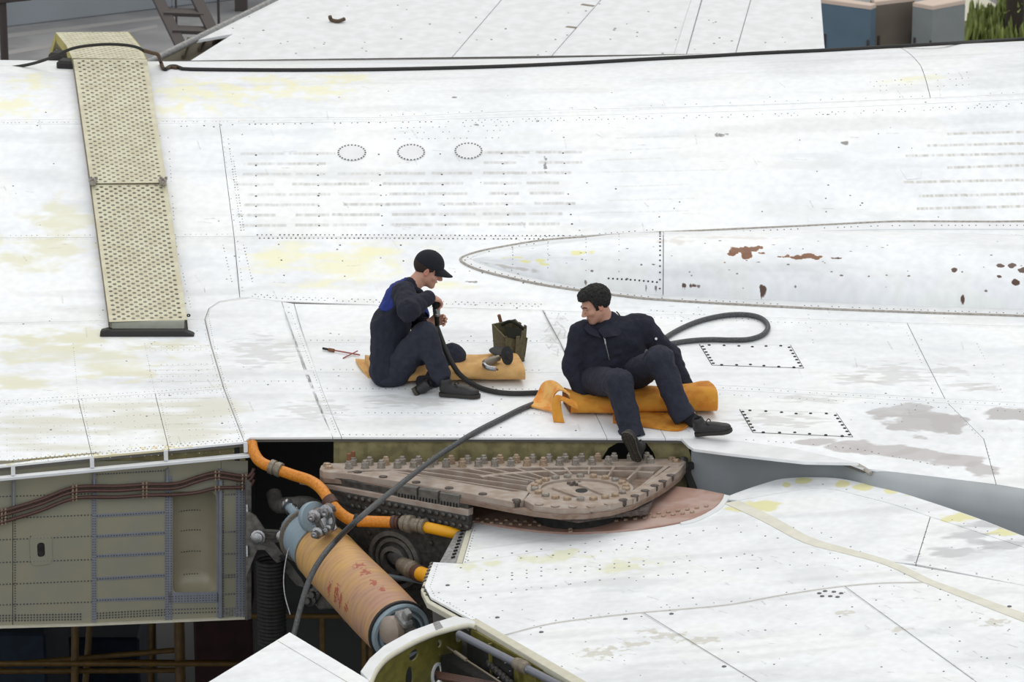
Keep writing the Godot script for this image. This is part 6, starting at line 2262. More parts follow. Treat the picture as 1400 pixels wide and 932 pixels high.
func build_small() -> void:
	# dark cable along the crest
	var pts := []
	for q in [[-160, 106, 0], [-60, 101, 0], [0, 94, 29.9], [40, 88, 29.8], [72, 78, 29.6], [100, 66, 29.5], [135, 61, 29.5], [165, 61, 29.5], [185, 64, 29.5], [196, 69, 29.6]]:
		pts.append(P(q[0], q[1], q[2]) if q[2] > 0 else on_deck(q[0], q[1], 0.012))
	hose("tether_cable", pts, 0.013, M.cable, "dark cable arching over the top of the perforated ramp", "cable")
	pts = []
	for q in [[196, 69], [207, 72], [216, 75]]: pts.append(P(q[0], q[1], 29.6))
	pts.append(on_deck(220, 85, 0.02)); pts.append(on_deck(224, 94, 0.015)); pts.append(on_deck(233, 92, 0.012)); pts.append(on_deck(242, 93, 0.012))
	hose("rope_end", pts, 0.016, M.cable_rust, "frayed brown rope end knotted beside the perforated ramp", "rope")
	pts = []
	for q in [[226, 95], [232, 91], [240, 90.5], [246, 92.5], [260, 94.5], [350, 95.5], [440, 95.5], [530, 94.5], [620, 92.5], [700, 90], [790, 86], [880, 81], [960, 77], [1040, 72.5], [1130, 68.5], [1220, 63.5], [1310, 58.5], [1400, 53], [1560, 44]]:
		pts.append(on_deck(q[0], q[1], 0.014))
	hose("tether_cable", pts, 0.0155, M.cable, "long black cable lying along the crest of the white skin", "cable")
	# hoses
	pts = []
	for q in [[398, 880, 22.35], [403, 862, 22.4], [412, 826, 22.5], [424, 790, 22.6], [440, 762, 22.68], [462, 736, 22.78]]: pts.append(P(q[0], q[1], q[2]))
	for q in [[486, 713, 0.1], [520, 684, 0.12], [560, 652, 0.12], [596, 625, 0.1]]: pts.append(on_fit(q[0], q[1], q[2]))
	for q in [[628, 604, 0.03], [644, 594, 0.022], [662, 584, 0.02], [690, 570, 0.02], [712, 559, 0.02], [732, 551, 0.02]]: pts.append(on_deck(q[0], q[1], q[2]))
	hose("air_hose", pts, 0.0185, M.hose, "grey air hose rising from the bay over the deck edge to the mat", "hose")
	pts = []
	for q in [[597, 446, -0.03], [603, 462, -0.05], [610, 480, -0.1], [619, 498, -0.13], [629, 512, -0.1]]: pts.append(P(q[0], q[1], 25.0 + q[2]))
	for q in [[643, 523, 0.03], [660, 531, 0.02], [682, 536, 0.02], [706, 537.5, 0.02], [736, 536.5, 0.02]]: pts.append(on_deck(q[0], q[1], q[2]))
	hose("air_hose", pts, 0.018, M.rubber, "black air hose hanging from the tool of the man with the cap", "hose")
	pts = []
	for q in [[850, 500], [874, 484], [900, 468], [925, 452], [955, 439], [990, 431], [1020, 430], [1041, 435], [1050, 446], [1043, 457], [1024, 463.5], [1000, 464.5], [970, 464], [940, 466], [905, 472], [875, 480], [845, 488]]: pts.append(on_deck(q[0], q[1], 0.02))
	hose("air_hose", pts, 0.0185, M.hose, "grey air hose lying in a wide loop behind the bareheaded man", "hose")
	# mat under the man with the cap
	var depth_dir := (on_deck(426, 505) - on_deck(450, 570)).normalized()
	depth_dir.y = 0.0
	depth_dir = depth_dir.normalized()
	var mat1 := thing("rolled_mat", "flat-rolled ochre mat under the man with the cap", "mat", on_deck(600, 515))
	var wob := noise(61, 1.2, 3)
	var c0 := on_deck(505, 514); var c1 := on_deck(711, 513)
	roll("coil", c0, c1, depth_dir, 0.44, 0.125, 0.015, 3.6, M.mat_ochre, M.mat_ochre, mat1, func(f: float, u: float, v: float) -> Vector2:
		return Vector2(wob.get_noise_2d(f * 3.0, u * 2.0) * 0.02, (wob.get_noise_2d(f * 2.0, 9.0 + u) * 0.02 - 0.03 * exp(-pow((f - 0.22) / 0.16, 2.0))) * (v + 0.5)))
	var s := sheet([on_deck(486, 490, 0.02), on_deck(492, 501, 0.02), on_deck(503, 514, 0.014)], [on_deck(515, 492, 0.02), on_deck(520, 503, 0.02), on_deck(530, 516, 0.014)], 0.014)
	obj("loose_end", s, M.mat_ochre, mat1)
	# mat under the bareheaded man
	var mat2 := thing("rolled_mat", "rolled orange mat with a folded end under the bareheaded man", "mat", on_deck(860, 570))
	c0 = on_deck(775, 560); c1 = on_deck(974, 559)
	roll("coil", c0, c1, depth_dir, 0.34, 0.15, 0.015, 3.9, M.mat_orange, M.mat_edge, mat2, func(f: float, u: float, v: float) -> Vector2:
		return Vector2(wob.get_noise_2d(f * 3.0, 5.0 + u * 2.0) * 0.03, (wob.get_noise_2d(f * 2.5, 19.0 + u) * 0.03 - 0.05 * exp(-pow((f - 0.25) / 0.2, 2.0)) + 0.045 * smoothstep(0.75, 1.0, f)) * (v + 0.5)))
	s = sheet([on_deck(724, 556, 0.012), on_deck(734, 542, 0.05), on_deck(743, 525, 0.13), on_deck(753, 521, 0.165), on_deck(764, 527, 0.16)], [on_deck(758, 564, 0.012), on_deck(758, 554, 0.04), on_deck(758, 542, 0.1), on_deck(766, 534, 0.15), on_deck(779, 541, 0.155)], 0.013, 6)
	obj("folded_end", s, M.mat_inside, mat2)
	s = sheet([on_deck(757, 577, 0.0), on_deck(755, 565, 0.045), on_deck(756, 550, 0.11), on_deck(762, 541, 0.15), on_deck(773, 545, 0.155), on_deck(788, 552, 0.14)], [on_deck(772, 578, 0.0), on_deck(769, 566, 0.045), on_deck(767, 553, 0.11), on_deck(768, 548, 0.14), on_deck(777, 553, 0.145), on_deck(790, 560, 0.13)], 0.012, 6)
	obj("folded_lip", s, M.mat_orange, mat2)
	s = sheet([on_deck(838, 576, 0.016), on_deck(880, 581, 0.02), on_deck(926, 587, 0.016), on_deck(944, 578, 0.02)], [on_deck(838, 560, 0.02), on_deck(880, 562, 0.03), on_deck(926, 565, 0.03), on_deck(950, 566, 0.03)], 0.014)
	obj("loose_end", s, M.mat_orange, mat2)
	# canvas tool bag
	var bag := thing("tool_bag", "open olive canvas tool bag standing behind the ochre mat", "bag", on_deck(700, 491))
	var bo := on_deck(696, 491)
	var bt := Transform3D(Basis().rotated(Vector3.UP, 0.5), bo)
	var wallp := func(called: String, a: Vector3, b: Vector3, c: Vector3, d: Vector3, m: Material, th := 0.01) -> void:
		var q := st()
		var nrm := (b - a).cross(d - a).normalized() * th
		var v := [a, b, c, d]
		quad(q, v[0], v[1], v[2], v[3])
		quad(q, v[3] - nrm, v[2] - nrm, v[1] - nrm, v[0] - nrm)
		for k in 4: quad(q, v[(k + 1) % 4], v[k], v[k] - nrm, v[(k + 1) % 4] - nrm)
		obj(called, done(q), m, bag)
	var B := func(x: float, y: float, z: float) -> Vector3: return bt * Vector3(x, y, z)
	wallp.call("front_wall", B.call(-0.07, 0, 0.09), B.call(0.075, 0, 0.09), B.call(0.085, 0.23, 0.1), B.call(-0.085, 0.2, 0.09), M.canvas)
	wallp.call("side_wall", B.call(0.075, 0, 0.09), B.call(0.075, 0, -0.09), B.call(0.1, 0.26, -0.09), B.call(0.085, 0.23, 0.1), M.canvas)
	wallp.call("side_wall", B.call(-0.07, 0, -0.09), B.call(-0.07, 0, 0.09), B.call(-0.085, 0.2, 0.09), B.call(-0.09, 0.25, -0.09), M.canvas)
	wallp.call("back_wall", B.call(0.075, 0, -0.09), B.call(-0.07, 0, -0.09), B.call(-0.09, 0.25, -0.09), B.call(0.1, 0.26, -0.09), M.canvas)
	wallp.call("bottom", B.call(-0.07, 0.005, -0.09), B.call(-0.07, 0.005, 0.09), B.call(0.075, 0.005, 0.09), B.call(0.075, 0.005, -0.09), M.canvas_dark)
	wallp.call("leather_flap", B.call(-0.06, 0.2, 0.1), B.call(0.03, 0.17, 0.108), B.call(0.05, 0.24, 0.1), B.call(-0.075, 0.275, 0.07), M.canvas_dark)
	wallp.call("side_pocket", B.call(0.09, 0.02, 0.07), B.call(0.09, 0.02, -0.07), B.call(0.112, 0.16, -0.07), B.call(0.112, 0.16, 0.07), M.canvas)
	s = st()
	for z in [0.05, -0.03]:
		bar(s, B.call(0.093, 0.08, z), B.call(0.104, 0.25, z), 0.03, 0.012, bt.basis.x, 0.003)
	bar(s, B.call(0.0, 0.02, 0.105), B.call(0.01, 0.2, 0.112), 0.03, 0.01, bt.basis.z, 0.003)
	obj("strap", done(s), M.canvas, bag)
	s = st()
	tube(s, catmull([B.call(-0.02, 0.24, -0.07), B.call(0.03, 0.27, -0.02), B.call(0.085, 0.23, 0.07)], 6), 0.012, 8)
	obj("handle", done(s), M.canvas_dark, bag)
	s = st()
	rod(s, P(688, 452, 25.55), P(682, 430, 25.5), 0.013, 8, 0.004)
	tag(obj("hammer_handle", done(s), M.wood), "brown wooden handle sticking up out of the canvas tool bag", "handle")
	s = st()
	tube(s, catmull([P(684, 449, 25.45), P(682, 462, 25.42), P(680, 474, 25.4)], 4), 0.004, 5)
	tag(obj("wire_hook", done(s), M.steel_dark), "thin wire hanging down the left side of the canvas bag", "wire")
	# angle grinder on the ochre mat
	var gr := thing("angle_grinder", "small metal air grinder with a black disc lying on the ochre mat", "grinder", on_deck(675, 495, 0.14))
	s = st()
	var g0 := on_deck(664, 496, 0.155); var g1 := on_deck(686, 487.5, 0.165)
	var gx := (g1 - g0).normalized()
	lathe(s, frame(g0, gx), [Vector2(0.0, -0.02), Vector2(0.022, -0.015), Vector2(0.028, 0.0), Vector2(0.028, 0.085), Vector2(0.022, 0.09), Vector2(0.022, 0.12), Vector2(0.0, 0.125)], 16)
	obj("body", done(s), M.coupling, gr)
	s = st()
	tube(s, catmull([g0 - gx * 0.01, on_deck(662.5, 499, 0.155), on_deck(666, 502, 0.15), on_deck(672, 503.5, 0.147), on_deck(678, 504.2, 0.145)], 5), 0.018, 10)
	obj("neck", done(s), M.steel, gr)
	s = st()
	rod(s, on_deck(676, 504, 0.145), on_deck(681, 505.2, 0.145), 0.008, 8, 0.002)
	obj("fitting", done(s), M.bolt_rust, gr)
	s = st()
	lathe(s, frame(on_deck(692, 486, 0.19), Vector3(0.8, 0.25, 0.55)), [Vector2(0.0, 0.0), Vector2(0.02, 0.0), Vector2(0.05, 0.004), Vector2(0.066, 0.006), Vector2(0.066, 0.012), Vector2(0.03, 0.012), Vector2(0.02, 0.02), Vector2(0, 0.02)], 28)
	obj("disc", done(s), M.black, gr)
	s = st()
	lathe(s, frame(on_deck(683, 480.5, 0.135), Vector3(0.05, 1, 0.1)), [Vector2(0.0, 0.0), Vector2(0.07, 0.0), Vector2(0.075, 0.006), Vector2(0.07, 0.01), Vector2(0.02, 0.014), Vector2(0, 0.014)], 28)
	tag(obj("spare_disc", done(s), M.rubber), "dark flat disc lying on the mat behind the grinder", "disc")
	# red-handled rods left of the ochre mat
	var red := thing("riveting_rod", "long red-brown rod with a dark handle lying left of the ochre mat", "tool", on_deck(468, 482))
	s = st()
	rod(s, on_deck(456, 478.5, 0.014), on_deck(492, 485, 0.014), 0.0055, 6)
	obj("shaft", done(s), M.red_tool, red)
	s = st()
	rod(s, on_deck(441, 476, 0.014), on_deck(449, 477.5, 0.014), 0.009, 8, 0.003)
	obj("handle", done(s), M.black, red)
	s = st()
	rod(s, on_deck(449, 477.5, 0.014), on_deck(457, 479, 0.014), 0.013, 8, 0.003)
	obj("ferrule", done(s), M.bolt_rust, red)
	s = st()
	rod(s, on_deck(469, 489.5, 0.006), on_deck(489, 479.5, 0.02), 0.0045, 6)
	tag(obj("short_rod", done(s), M.red_tool), "short thin reddish rod crossing the longer rod left of the mat", "tool")

# ---------------------------------------------------------------- background
const GROUND := -4.5

func on_ground(px: float, py: float) -> Vector3:
	return on_plane(px, py, Vector3(0, GROUND, 0), Vector3.UP)

func top_poly(pix: Array, y: float) -> PackedVector2Array:
	var o := PackedVector2Array()
	for q in pix:
		var p := on_plane(q[0], q[1], Vector3(0, y, 0), Vector3.UP)
		o.append(Vector2(p.x, -p.z))
	return o

var FLAT := Transform3D(Basis(Vector3.RIGHT, Vector3.FORWARD, Vector3.UP), Vector3.ZERO)

func build_background() -> void:
	var s := st()
	cbox(s, Transform3D(Basis(), Vector3(0, GROUND - 0.1, -60)), Vector3(240, 0.2, 240), 0.01)
	var g := obj("ground", done(s), M.asphalt)
	g.set_meta("kind", "structure")
	tag(g, "grey asphalt apron around the aircraft", "ground")
	s = st()
	prism(s, top_poly([[-20, 74], [60, 62], [215, 34], [215, 38], [60, 67], [-20, 80]], GROUND), FLAT, GROUND, GROUND + 0.006)
	prism(s, top_poly([[-20, 50], [240, 20], [240, 23], [-20, 56]], GROUND), FLAT, GROUND, GROUND + 0.006)
	tag(obj("apron_line", done(s), M.asphalt_light), "worn pale painted lines on the grey apron behind the ramp", "marking")
	s = st()
	var w0 := on_ground(-120, 50); var w1 := on_ground(230, 8); var w2 := on_ground(420, -14)
	bar(s, w0 + Vector3(0, 2, 0), w1 + Vector3(0, 2, 0), 0.3, 4.0, Vector3.UP, 0.02)
	bar(s, w1 + Vector3(0, 2, 0), w2 + Vector3(0, 2, 0), 0.3, 4.0, Vector3.UP, 0.02)
	var fw := obj("boundary_wall", done(s), M.far_wall)
	tag(fw, "blue-grey wall standing far behind the apron at top left", "wall")
	# steps and posts
	var lad := thing("steps", "dark metal access steps on the apron at top left", "steps", P(250, 30, 45))
	var down := P(247, 62, 44.4) - P(213, -8, 45.4)
	for q in [[213, -8, 247, 62], [266, -8, 298, 62]]:
		s = st()
		var a := P(q[0], q[1], 45.4); var b := P(q[2], q[3], 44.4)
		bar(s, a - down * 0.6, b + down * ((b.y - GROUND) / -down.y), 0.06, 0.14, Vector3(1, 0, 0), 0.005)
		obj("stringer", done(s), M.ladder_dark, lad)
	for k in 8:
		s = st()
		var f := -0.55 + k * 0.345
		bar(s, P(214.5, -6, 45.4) + down * (f + 0.18), P(269, -4, 45.4) + down * (f + 0.18), 0.3, 0.045, Vector3.UP, 0.004)
		obj("tread", done(s), M.ladder_dark, lad)
	for q in [["thin_post", 298, -12, 298, 46, 46.0, 0.035, "thin dark post to the right of the metal steps"], ["thin_post", 240, -12, 240, 40, 47.0, 0.03, "thin dark post seen between the step stringers"], ["fence_post", 2.5, -12, 2.5, 96, 40.0, 0.09, "thick dark post at the top left edge"]]:
		s = st()
		var a := P(q[1], q[2], q[5]); var b := P(q[3], q[4], q[5])
		b.y = GROUND; b.x = a.x; b.z = a.z
		rod(s, b, a + Vector3(0, 0.4, 0), q[6] * 0.5, 8)
		tag(obj(q[0], done(s), M.ladder_dark), q[7], "post")
	s = st()
	bar(s, P(-30, 4, 40.0), P(44, -4, 40.0), 0.07, 0.06, Vector3.UP, 0.01)
	tag(obj("top_bar", done(s), M.ladder_dark), "dark horizontal bar on top of the thick post at the corner", "bar")
	s = st()
	var kb := on_ground(330, 14)
	cbox(s, Transform3D(Basis(), kb + Vector3(0, 0.7, 0)), Vector3(0.2, 1.4, 0.2), 0.01)
	tag(obj("bollard", done(s), M.ladder_dark), "short dark bollard beyond the steps near the rear wing edge", "bollard")
	# rear wing of the same aircraft, seen over the crest
	var tail := thing("rear_wing", "flat white wing surface seen beyond the crest at the top", "wing", P(650, 60, 36))
	var to := P(650, 60, 36.0)
	var tn := Vector3(0, cos(0.07), sin(0.07))
	var tt := frame(to, tn, Vector3(0, 0, -1))
	var tp := func(pix: Array) -> PackedVector2Array:
		var o := PackedVector2Array()
		for q in pix:
			var v := tt.affine_inverse() * on_plane(q[0], q[1], to, tn)
			o.append(Vector2(v.x, v.y))
		return o
	for p in [[[233, 69], [262, 56], [319, 46], [258, 84], [258, 112], [588, 112], [688, -4], [705, -24], [412, -24], [385, -4]], [[589.2, 112], [722, 112], [824, -4], [842, -24], [706.2, -24], [689.2, -4]], [[723.2, 112], [910, 112], [946, -4], [952, -24], [843.2, -24], [825.2, -4]], [[928, 112], [994, 112], [1027, -4], [1033, -24], [970, -24], [961, -4]], [[995, 112], [1134, 112], [1127, 60], [1122, -4], [1121, -24], [1034, -24], [1028, -4]]]:
		s = st()
		prism(s, tp.call(p), tt, -0.03, 0.0, 0.004)
		obj("skin_panel", done(s), M.skin_white, tail)
	s = st()
	prism(s, tp.call([[910.5, 112], [927.5, 112], [960, -4], [969, -24], [953, -24], [946.6, -4]]), tt, -0.1, 0.015, 0.004)
	obj("joint_strip", done(s), M.skin_white, tail)
	s = st()
	rod(s, on_plane(196, 89, to, tn), on_plane(400, -12, to, tn), 0.036, 14, 0.01)
	obj("leading_edge_tube", done(s), M.lug_grey, tail)
	s = st()
	var tf := frame(to - tn * 0.13, tn, Vector3(0, 0, -1))
	var fp := PackedVector2Array()
	for q in [[213, 83], [262, 58], [322, 36], [334, 52], [290, 112], [200, 112]]:
		var v := tf.affine_inverse() * on_plane(q[0], q[1], to - tn * 0.13, tn)
		fp.append(Vector2(v.x, v.y))
	prism(s, fp, tf, -0.05, 0.0)
	obj("slot_floor", done(s), M.slot_dark, tail)
	for x in [250, 272, 292]:
		s = st()
		bar(s, on_plane(x, 84 - (x - 240) * 0.45, to - tn * 0.12, tn), on_plane(x + 8, 56 - (x - 240) * 0.14, to - tn * 0.1, tn), 0.03, 0.06, tn, 0.004)
		obj("slot_rib", done(s), M.slot_dark, tail)
	for q in [[795, 6, 812, 8.5], [774, 36.5, 788, 38]]:
		s = st()
		bar(s, on_plane(q[0], q[1], to, tn), on_plane(q[2], q[3], to, tn), 0.05, 0.008, tn, 0.002)
		obj("slotted_vent", done(s), M.coupling, tail)
	s = st()
	tube(s, catmull([on_plane(451, 22, to + tn * 0.06, tn), on_plane(453, 27, to + tn * 0.02, tn), on_plane(462, 29, to + tn * 0.02, tn), on_plane(471, 26, to + tn * 0.03, tn)], 5), 0.02, 7)
	tag(obj("wire_scrap", done(s), M.cable_rust), "curled brown scrap of wire lying on the rear white wing", "wire")
	var L := []
	for i in 60:
		var p := on_plane(rng.randf_range(300, 1110), rng.randf_range(5, 76), to, tn)
		rv(L, p, tn, rng.randf_range(0.008, 0.016), Color(0.2, 0.19, 0.18))
	scatter("rivet_heads", L, tail)
	# cabinets and greenery at top right
	var yt := -2.72
	for q in [["blue_cabinet", [[1119, -2], [1191, 7.5], [1198, 4.6], [1134, -4.5]], M.box_blue, "blue metal cabinet, leftmost of the boxes at top right"], ["brown_cabinet", [[1196, 2.2], [1251, -4.2], [1243, -11], [1190, -6]], M.box_brown, "brown metal cabinet between the blue and the grey ones"], ["grey_cabinet", [[1248, 3.2], [1275, 8], [1320, -0.4], [1290, -5]], M.box_grey, "grey metal cabinet with its corner towards the viewer, rightmost box"]]:
		var cab := thing(q[0], q[3], "cabinet", on_plane(q[1][0][0], q[1][0][1], Vector3(0, yt, 0), Vector3.UP))
		s = st()
		var poly := top_poly(q[1], yt)
		prism(s, poly, FLAT, GROUND, yt - 0.06, 0.01)
		obj("body", done(s), q[2], cab)
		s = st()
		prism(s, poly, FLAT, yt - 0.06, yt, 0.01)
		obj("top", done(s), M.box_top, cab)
		var e0 := on_plane(q[1][0][0], q[1][0][1], Vector3(0, yt, 0), Vector3.UP)
		var e1 := on_plane(q[1][1][0], q[1][1][1], Vector3(0, yt, 0), Vector3.UP)
		for k in 2:
			s = st()
			var hp := e0.lerp(e1, 0.13 if k == 0 else 0.95) + Vector3(0, -0.5, 0.02)
			bar(s, hp, hp + Vector3(0, -1.0, 0), 0.03, 0.03, Vector3(0, 0, 1), 0.004)
			obj("door_edge", done(s), M.ladder_dark, cab)
	s = st()
	prism(s, top_poly([[1318, 30], [1352, 26], [1362, 8], [1340, -6], [1310, -6]], GROUND), FLAT, GROUND, GROUND + 0.02)
	tag(obj("concrete_patch", done(s), M.beige), "pale concrete patch beside the grey cabinet at top right", "paving")
	s = st()
	prism(s, top_poly([[1300, 112], [1600, 112], [1600, -30], [1362, -30], [1364, 8], [1352, 27], [1310, 33]], GROUND), FLAT, GROUND, GROUND + 0.03)
	tag(obj("grass_patch", done(s), M.grass), "rough green grass strip at the top right corner", "grass")
	var tree := thing("young_tree", "dark tree trunk with a few leafy stems at the top right corner", "tree", on_ground(1384, 40))
	s = st()
	var tb := on_ground(1384, 62)
	tube(s, catmull([tb, tb + Vector3(0.02, 0.8, 0), tb + Vector3(-0.04, 1.6, 0), tb + Vector3(0.03, 2.6, 0)], 5), [0.16, 0.155, 0.15, 0.145, 0.14, 0.13, 0.12, 0.12, 0.12, 0.11, 0.11, 0.1, 0.1, 0.09, 0.08, 0.08], 8)
	tube(s, PackedVector3Array([tb + Vector3(0, 0.9, 0), tb + Vector3(-0.25, 1.35, 0.1), tb + Vector3(-0.4, 1.9, 0.1)]), [0.06, 0.05, 0.03], 6)
	obj("trunk", done(s), M.bark, tree)
	s = st()
	quad(s, Vector3(-0.03, 0, 0), Vector3(0, 0, 0.02), Vector3(0.0, 0.16, 0), Vector3(0, 0.14, -0.01))
	quad(s, Vector3(0, 0, 0.02), Vector3(0.03, 0, 0), Vector3(0.0, 0.14, -0.01), Vector3(0.0, 0.16, 0))
	s.generate_normals()
	var lm := s.commit()
	lm.surface_set_material(0, M.rivet)
	var T := []
	for i in 900:
		var gp := Vector2(rng.randf_range(1322, 1420), rng.randf_range(-8, 80))
		if gp.x < 1368 and gp.y < 34: continue
		var p := on_ground(gp.x, gp.y)
		var b := Basis(Vector3.UP, rng.randf() * TAU).rotated(Vector3.RIGHT, rng.randf_range(-0.7, 0.7)).scaled(Vector3.ONE * rng.randf_range(1.0, 3.5))
		var v := rng.randf_range(0.4, 1.1)
		T.append([Transform3D(b, p), Color(0.2 * v, 0.24 * v, 0.05 * v)])
	scatter("grass_blades", T, get_node("grass_patch"), lm)
	T = []
	for i in 160:
		var p := tb + Vector3(rng.randfn(0, 0.35), rng.randf_range(0.5, 2.4), rng.randfn(0, 0.3))
		T.append([Transform3D(Basis(Vector3(rng.randf(), rng.randf(), 0.1).normalized(), rng.randf() * TAU).scaled(Vector3.ONE * 0.7), p), Color(0.22, 0.26, 0.07)])
	scatter("leaves", T, tree, lm)
	# work stands under the wing root
	var stand := thing("work_stand", "yellow tubular work stand in the dark below the riveted bulkhead", "scaffold", P(150, 900, 27))
	for q in [[103, 850, 102, 945, 27.0, 0.03], [123, 850, 116, 945, 27.3, 0.026], [208, 845, 206, 945, 28.5, 0.03], [245, 845, 247, 945, 27.0, 0.04]]:
		s = st()
		var a := P(q[0], q[1], q[4]); var b := P(q[2], q[3], q[4])
		var d := b - a
		rod(s, a - d * 0.25, b + d * ((GROUND - b.y) / d.y), q[5], 10)
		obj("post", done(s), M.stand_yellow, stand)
	for q in [[-60, 907, 330, 907, 26.9], [-60, 918, 240, 916, 27.1], [-60, 914, 245, 888, 27.2], [120, 904, 320, 906, 27.4]]:
		s = st()
		rod(s, P(q[0], q[1], q[4]), P(q[2], q[3], q[4]), 0.022, 8)
		obj("rail", done(s), M.stand_yellow, stand)
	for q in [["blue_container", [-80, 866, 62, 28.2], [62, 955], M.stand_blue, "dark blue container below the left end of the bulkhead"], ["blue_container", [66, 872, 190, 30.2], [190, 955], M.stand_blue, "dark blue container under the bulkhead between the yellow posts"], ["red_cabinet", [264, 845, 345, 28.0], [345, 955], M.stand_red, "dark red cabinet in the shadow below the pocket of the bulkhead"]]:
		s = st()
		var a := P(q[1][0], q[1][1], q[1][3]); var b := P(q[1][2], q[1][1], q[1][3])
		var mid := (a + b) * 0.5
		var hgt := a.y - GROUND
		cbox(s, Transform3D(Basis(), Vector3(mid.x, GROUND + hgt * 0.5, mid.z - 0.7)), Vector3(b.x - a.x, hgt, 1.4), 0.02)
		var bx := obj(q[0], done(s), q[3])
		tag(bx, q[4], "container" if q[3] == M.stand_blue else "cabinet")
	var yp := thing("rail_barrier", "low yellow barrier rail in the dark under the open bay", "barrier", P(420, 843, 26))
	s = st()
	rod(s, P(330, 842, 25.6), P(520, 842, 25.6), 0.02, 8)
	obj("rail", done(s), M.stand_yellow, yp)
	for x in [440, 497, 506]:
		s = st()
		var a := P(x, 842, 25.6)
		rod(s, a, Vector3(a.x, GROUND, a.z), 0.02, 8)
		obj("post", done(s), M.stand_yellow, yp)
# ---------------------------------------------------------------- the two mechanics
func head_prims(o: Vector3, b: Basis) -> Array:
	var L := func(x: float, y: float, z: float) -> Vector3: return o + b * Vector3(x, y, z)
	var r := [
		ell(L.call(0, 0.035, -0.014), Vector3(0.076, 0.09, 0.097), b, 0.03),
		ell(L.call(0, -0.03, 0.03), Vector3(0.06, 0.085, 0.058), b, 0.03),
		cap(L.call(-0.047, -0.045, 0.0), L.call(-0.018, -0.096, 0.062), 0.022, 0.018, 0.025),
		cap(L.call(0.047, -0.045, 0.0), L.call(0.018, -0.096, 0.062), 0.022, 0.018, 0.025),
		ell(L.call(0, -0.1, 0.071), Vector3(0.02, 0.016, 0.016), b, 0.018),
		cap(L.call(0, 0.008, 0.086), L.call(0, -0.03, 0.109), 0.0085, 0.0115, 0.012),
		ell(L.call(0.011, -0.035, 0.098), Vector3(0.0095, 0.008, 0.011), b, 0.008),
		ell(L.call(-0.011, -0.035, 0.098), Vector3(0.0095, 0.008, 0.011), b, 0.008),
		cap(L.call(0.01, 0.021, 0.087), L.call(0.046, 0.016, 0.066), 0.0085, 0.009, 0.015),
		cap(L.call(-0.01, 0.021, 0.087), L.call(-0.046, 0.016, 0.066), 0.0085, 0.009, 0.015),
		ell(L.call(0.045, -0.025, 0.058), Vector3(0.02, 0.018, 0.018), b, 0.02),
		ell(L.call(-0.045, -0.025, 0.058), Vector3(0.02, 0.018, 0.018), b, 0.02),
		cap(L.call(-0.02, -0.064, 0.078), L.call(0, -0.061, 0.087), 0.0055, 0.0065, 0.006),
		cap(L.call(0.02, -0.064, 0.078), L.call(0, -0.061, 0.087), 0.0055, 0.0065, 0.006),
		cap(L.call(-0.016, -0.074, 0.078), L.call(0.016, -0.074, 0.078), 0.0075, 0.0075, 0.008),
		cap(L.call(-0.022, -0.0685, 0.088), L.call(0.022, -0.0685, 0.088), 0.003, 0.003, 0.004, "-c"),
		ell(L.call(0.031, 0.002, 0.09), Vector3(0.015, 0.011, 0.014), b, 0.012, "-e"),
		ell(L.call(-0.031, 0.002, 0.09), Vector3(0.015, 0.011, 0.014), b, 0.012, "-e"),
	]
	for s in [-1.0, 1.0]:
		var eb := b * Basis(Vector3(0, 1, 0), s * 0.35)
		r.append(ell(L.call(s * 0.079, -0.005, -0.008), Vector3(0.009, 0.031, 0.019), eb, 0.008))
		r.append(ell(L.call(s * 0.089, -0.002, -0.004), Vector3(0.006, 0.019, 0.009), eb, 0.006, "-e"))
	return r

func hand_prims(w: Vector3, fd: Vector3, pn: Vector3, thumb: float, curl: float) -> Array:
	fd = fd.normalized()
	pn = (pn - fd * pn.dot(fd)).normalized()
	var u := fd.cross(pn) * thumb                # towards the thumb
	var r := [cap(w - fd * 0.012, w, 0.029, 0.029, 0.015)]
	var len := [[0.043, 0.026, 0.02], [0.047, 0.03, 0.022], [0.043, 0.028, 0.021], [0.034, 0.021, 0.018]]
	for i in 4:
		var side := 0.031 - i * 0.0205
		var k := w + fd * (0.088 - 0.004 * absf(i - 1.0)) + u * side
		r.append(cap(w + u * side * 0.6 + fd * 0.01, k, 0.018, 0.0125, 0.012))
		var p := k
		var ang := curl * 0.75
		for j in 3:
			var d := fd * cos(ang) + pn * sin(ang)
			var q: Vector3 = p + d * len[i][j]
			r.append(cap(p, q, 0.0098 - j * 0.0008, 0.009 - j * 0.0008, 0.003))
			p = q
			ang += curl
	var tb := w + fd * 0.025 + u * 0.026 + pn * 0.008
	var t1 := tb + (fd * 0.55 + u * 0.6 + pn * 0.45).normalized() * 0.042
	var t2 := t1 + (fd * 0.8 + u * 0.1 + pn * 0.6).normalized() * 0.032
	r.append(cap(tb, t1, 0.015, 0.0115, 0.01))
	r.append(cap(t1, t2, 0.011, 0.0095, 0.004))
	return r

func eyes(o: Vector3, b: Basis, par: Node) -> void:
	for s in [-1.0, 1.0]:
		var q := st()
		lathe(q, Transform3D(b, o + b * Vector3(s * 0.031, 0.001, 0.0665)), [Vector2(0.0, -0.0115), Vector2(0.008, -0.008), Vector2(0.0115, 0), Vector2(0.009, 0.0075), Vector2(0.0055, 0.0102)], 14)
		var e := obj("eye", done(q), M.eye, par)
		q = st()
		lathe(q, Transform3D(b, o + b * Vector3(s * 0.031, 0.001, 0.0665)), [Vector2(0.0056, 0.01), Vector2(0.003, 0.0115), Vector2(0, 0.0118)], 12)
		obj("iris", done(q), M.iris, e)
		q = st()
		tube(q, catmull([o + b * Vector3(s * 0.012, 0.023, 0.0945), o + b * Vector3(s * 0.03, 0.027, 0.087), o + b * Vector3(s * 0.048, 0.019, 0.072)], 4), 0.0042, 6)
		obj("eyebrow", done(q), M.hair, par)

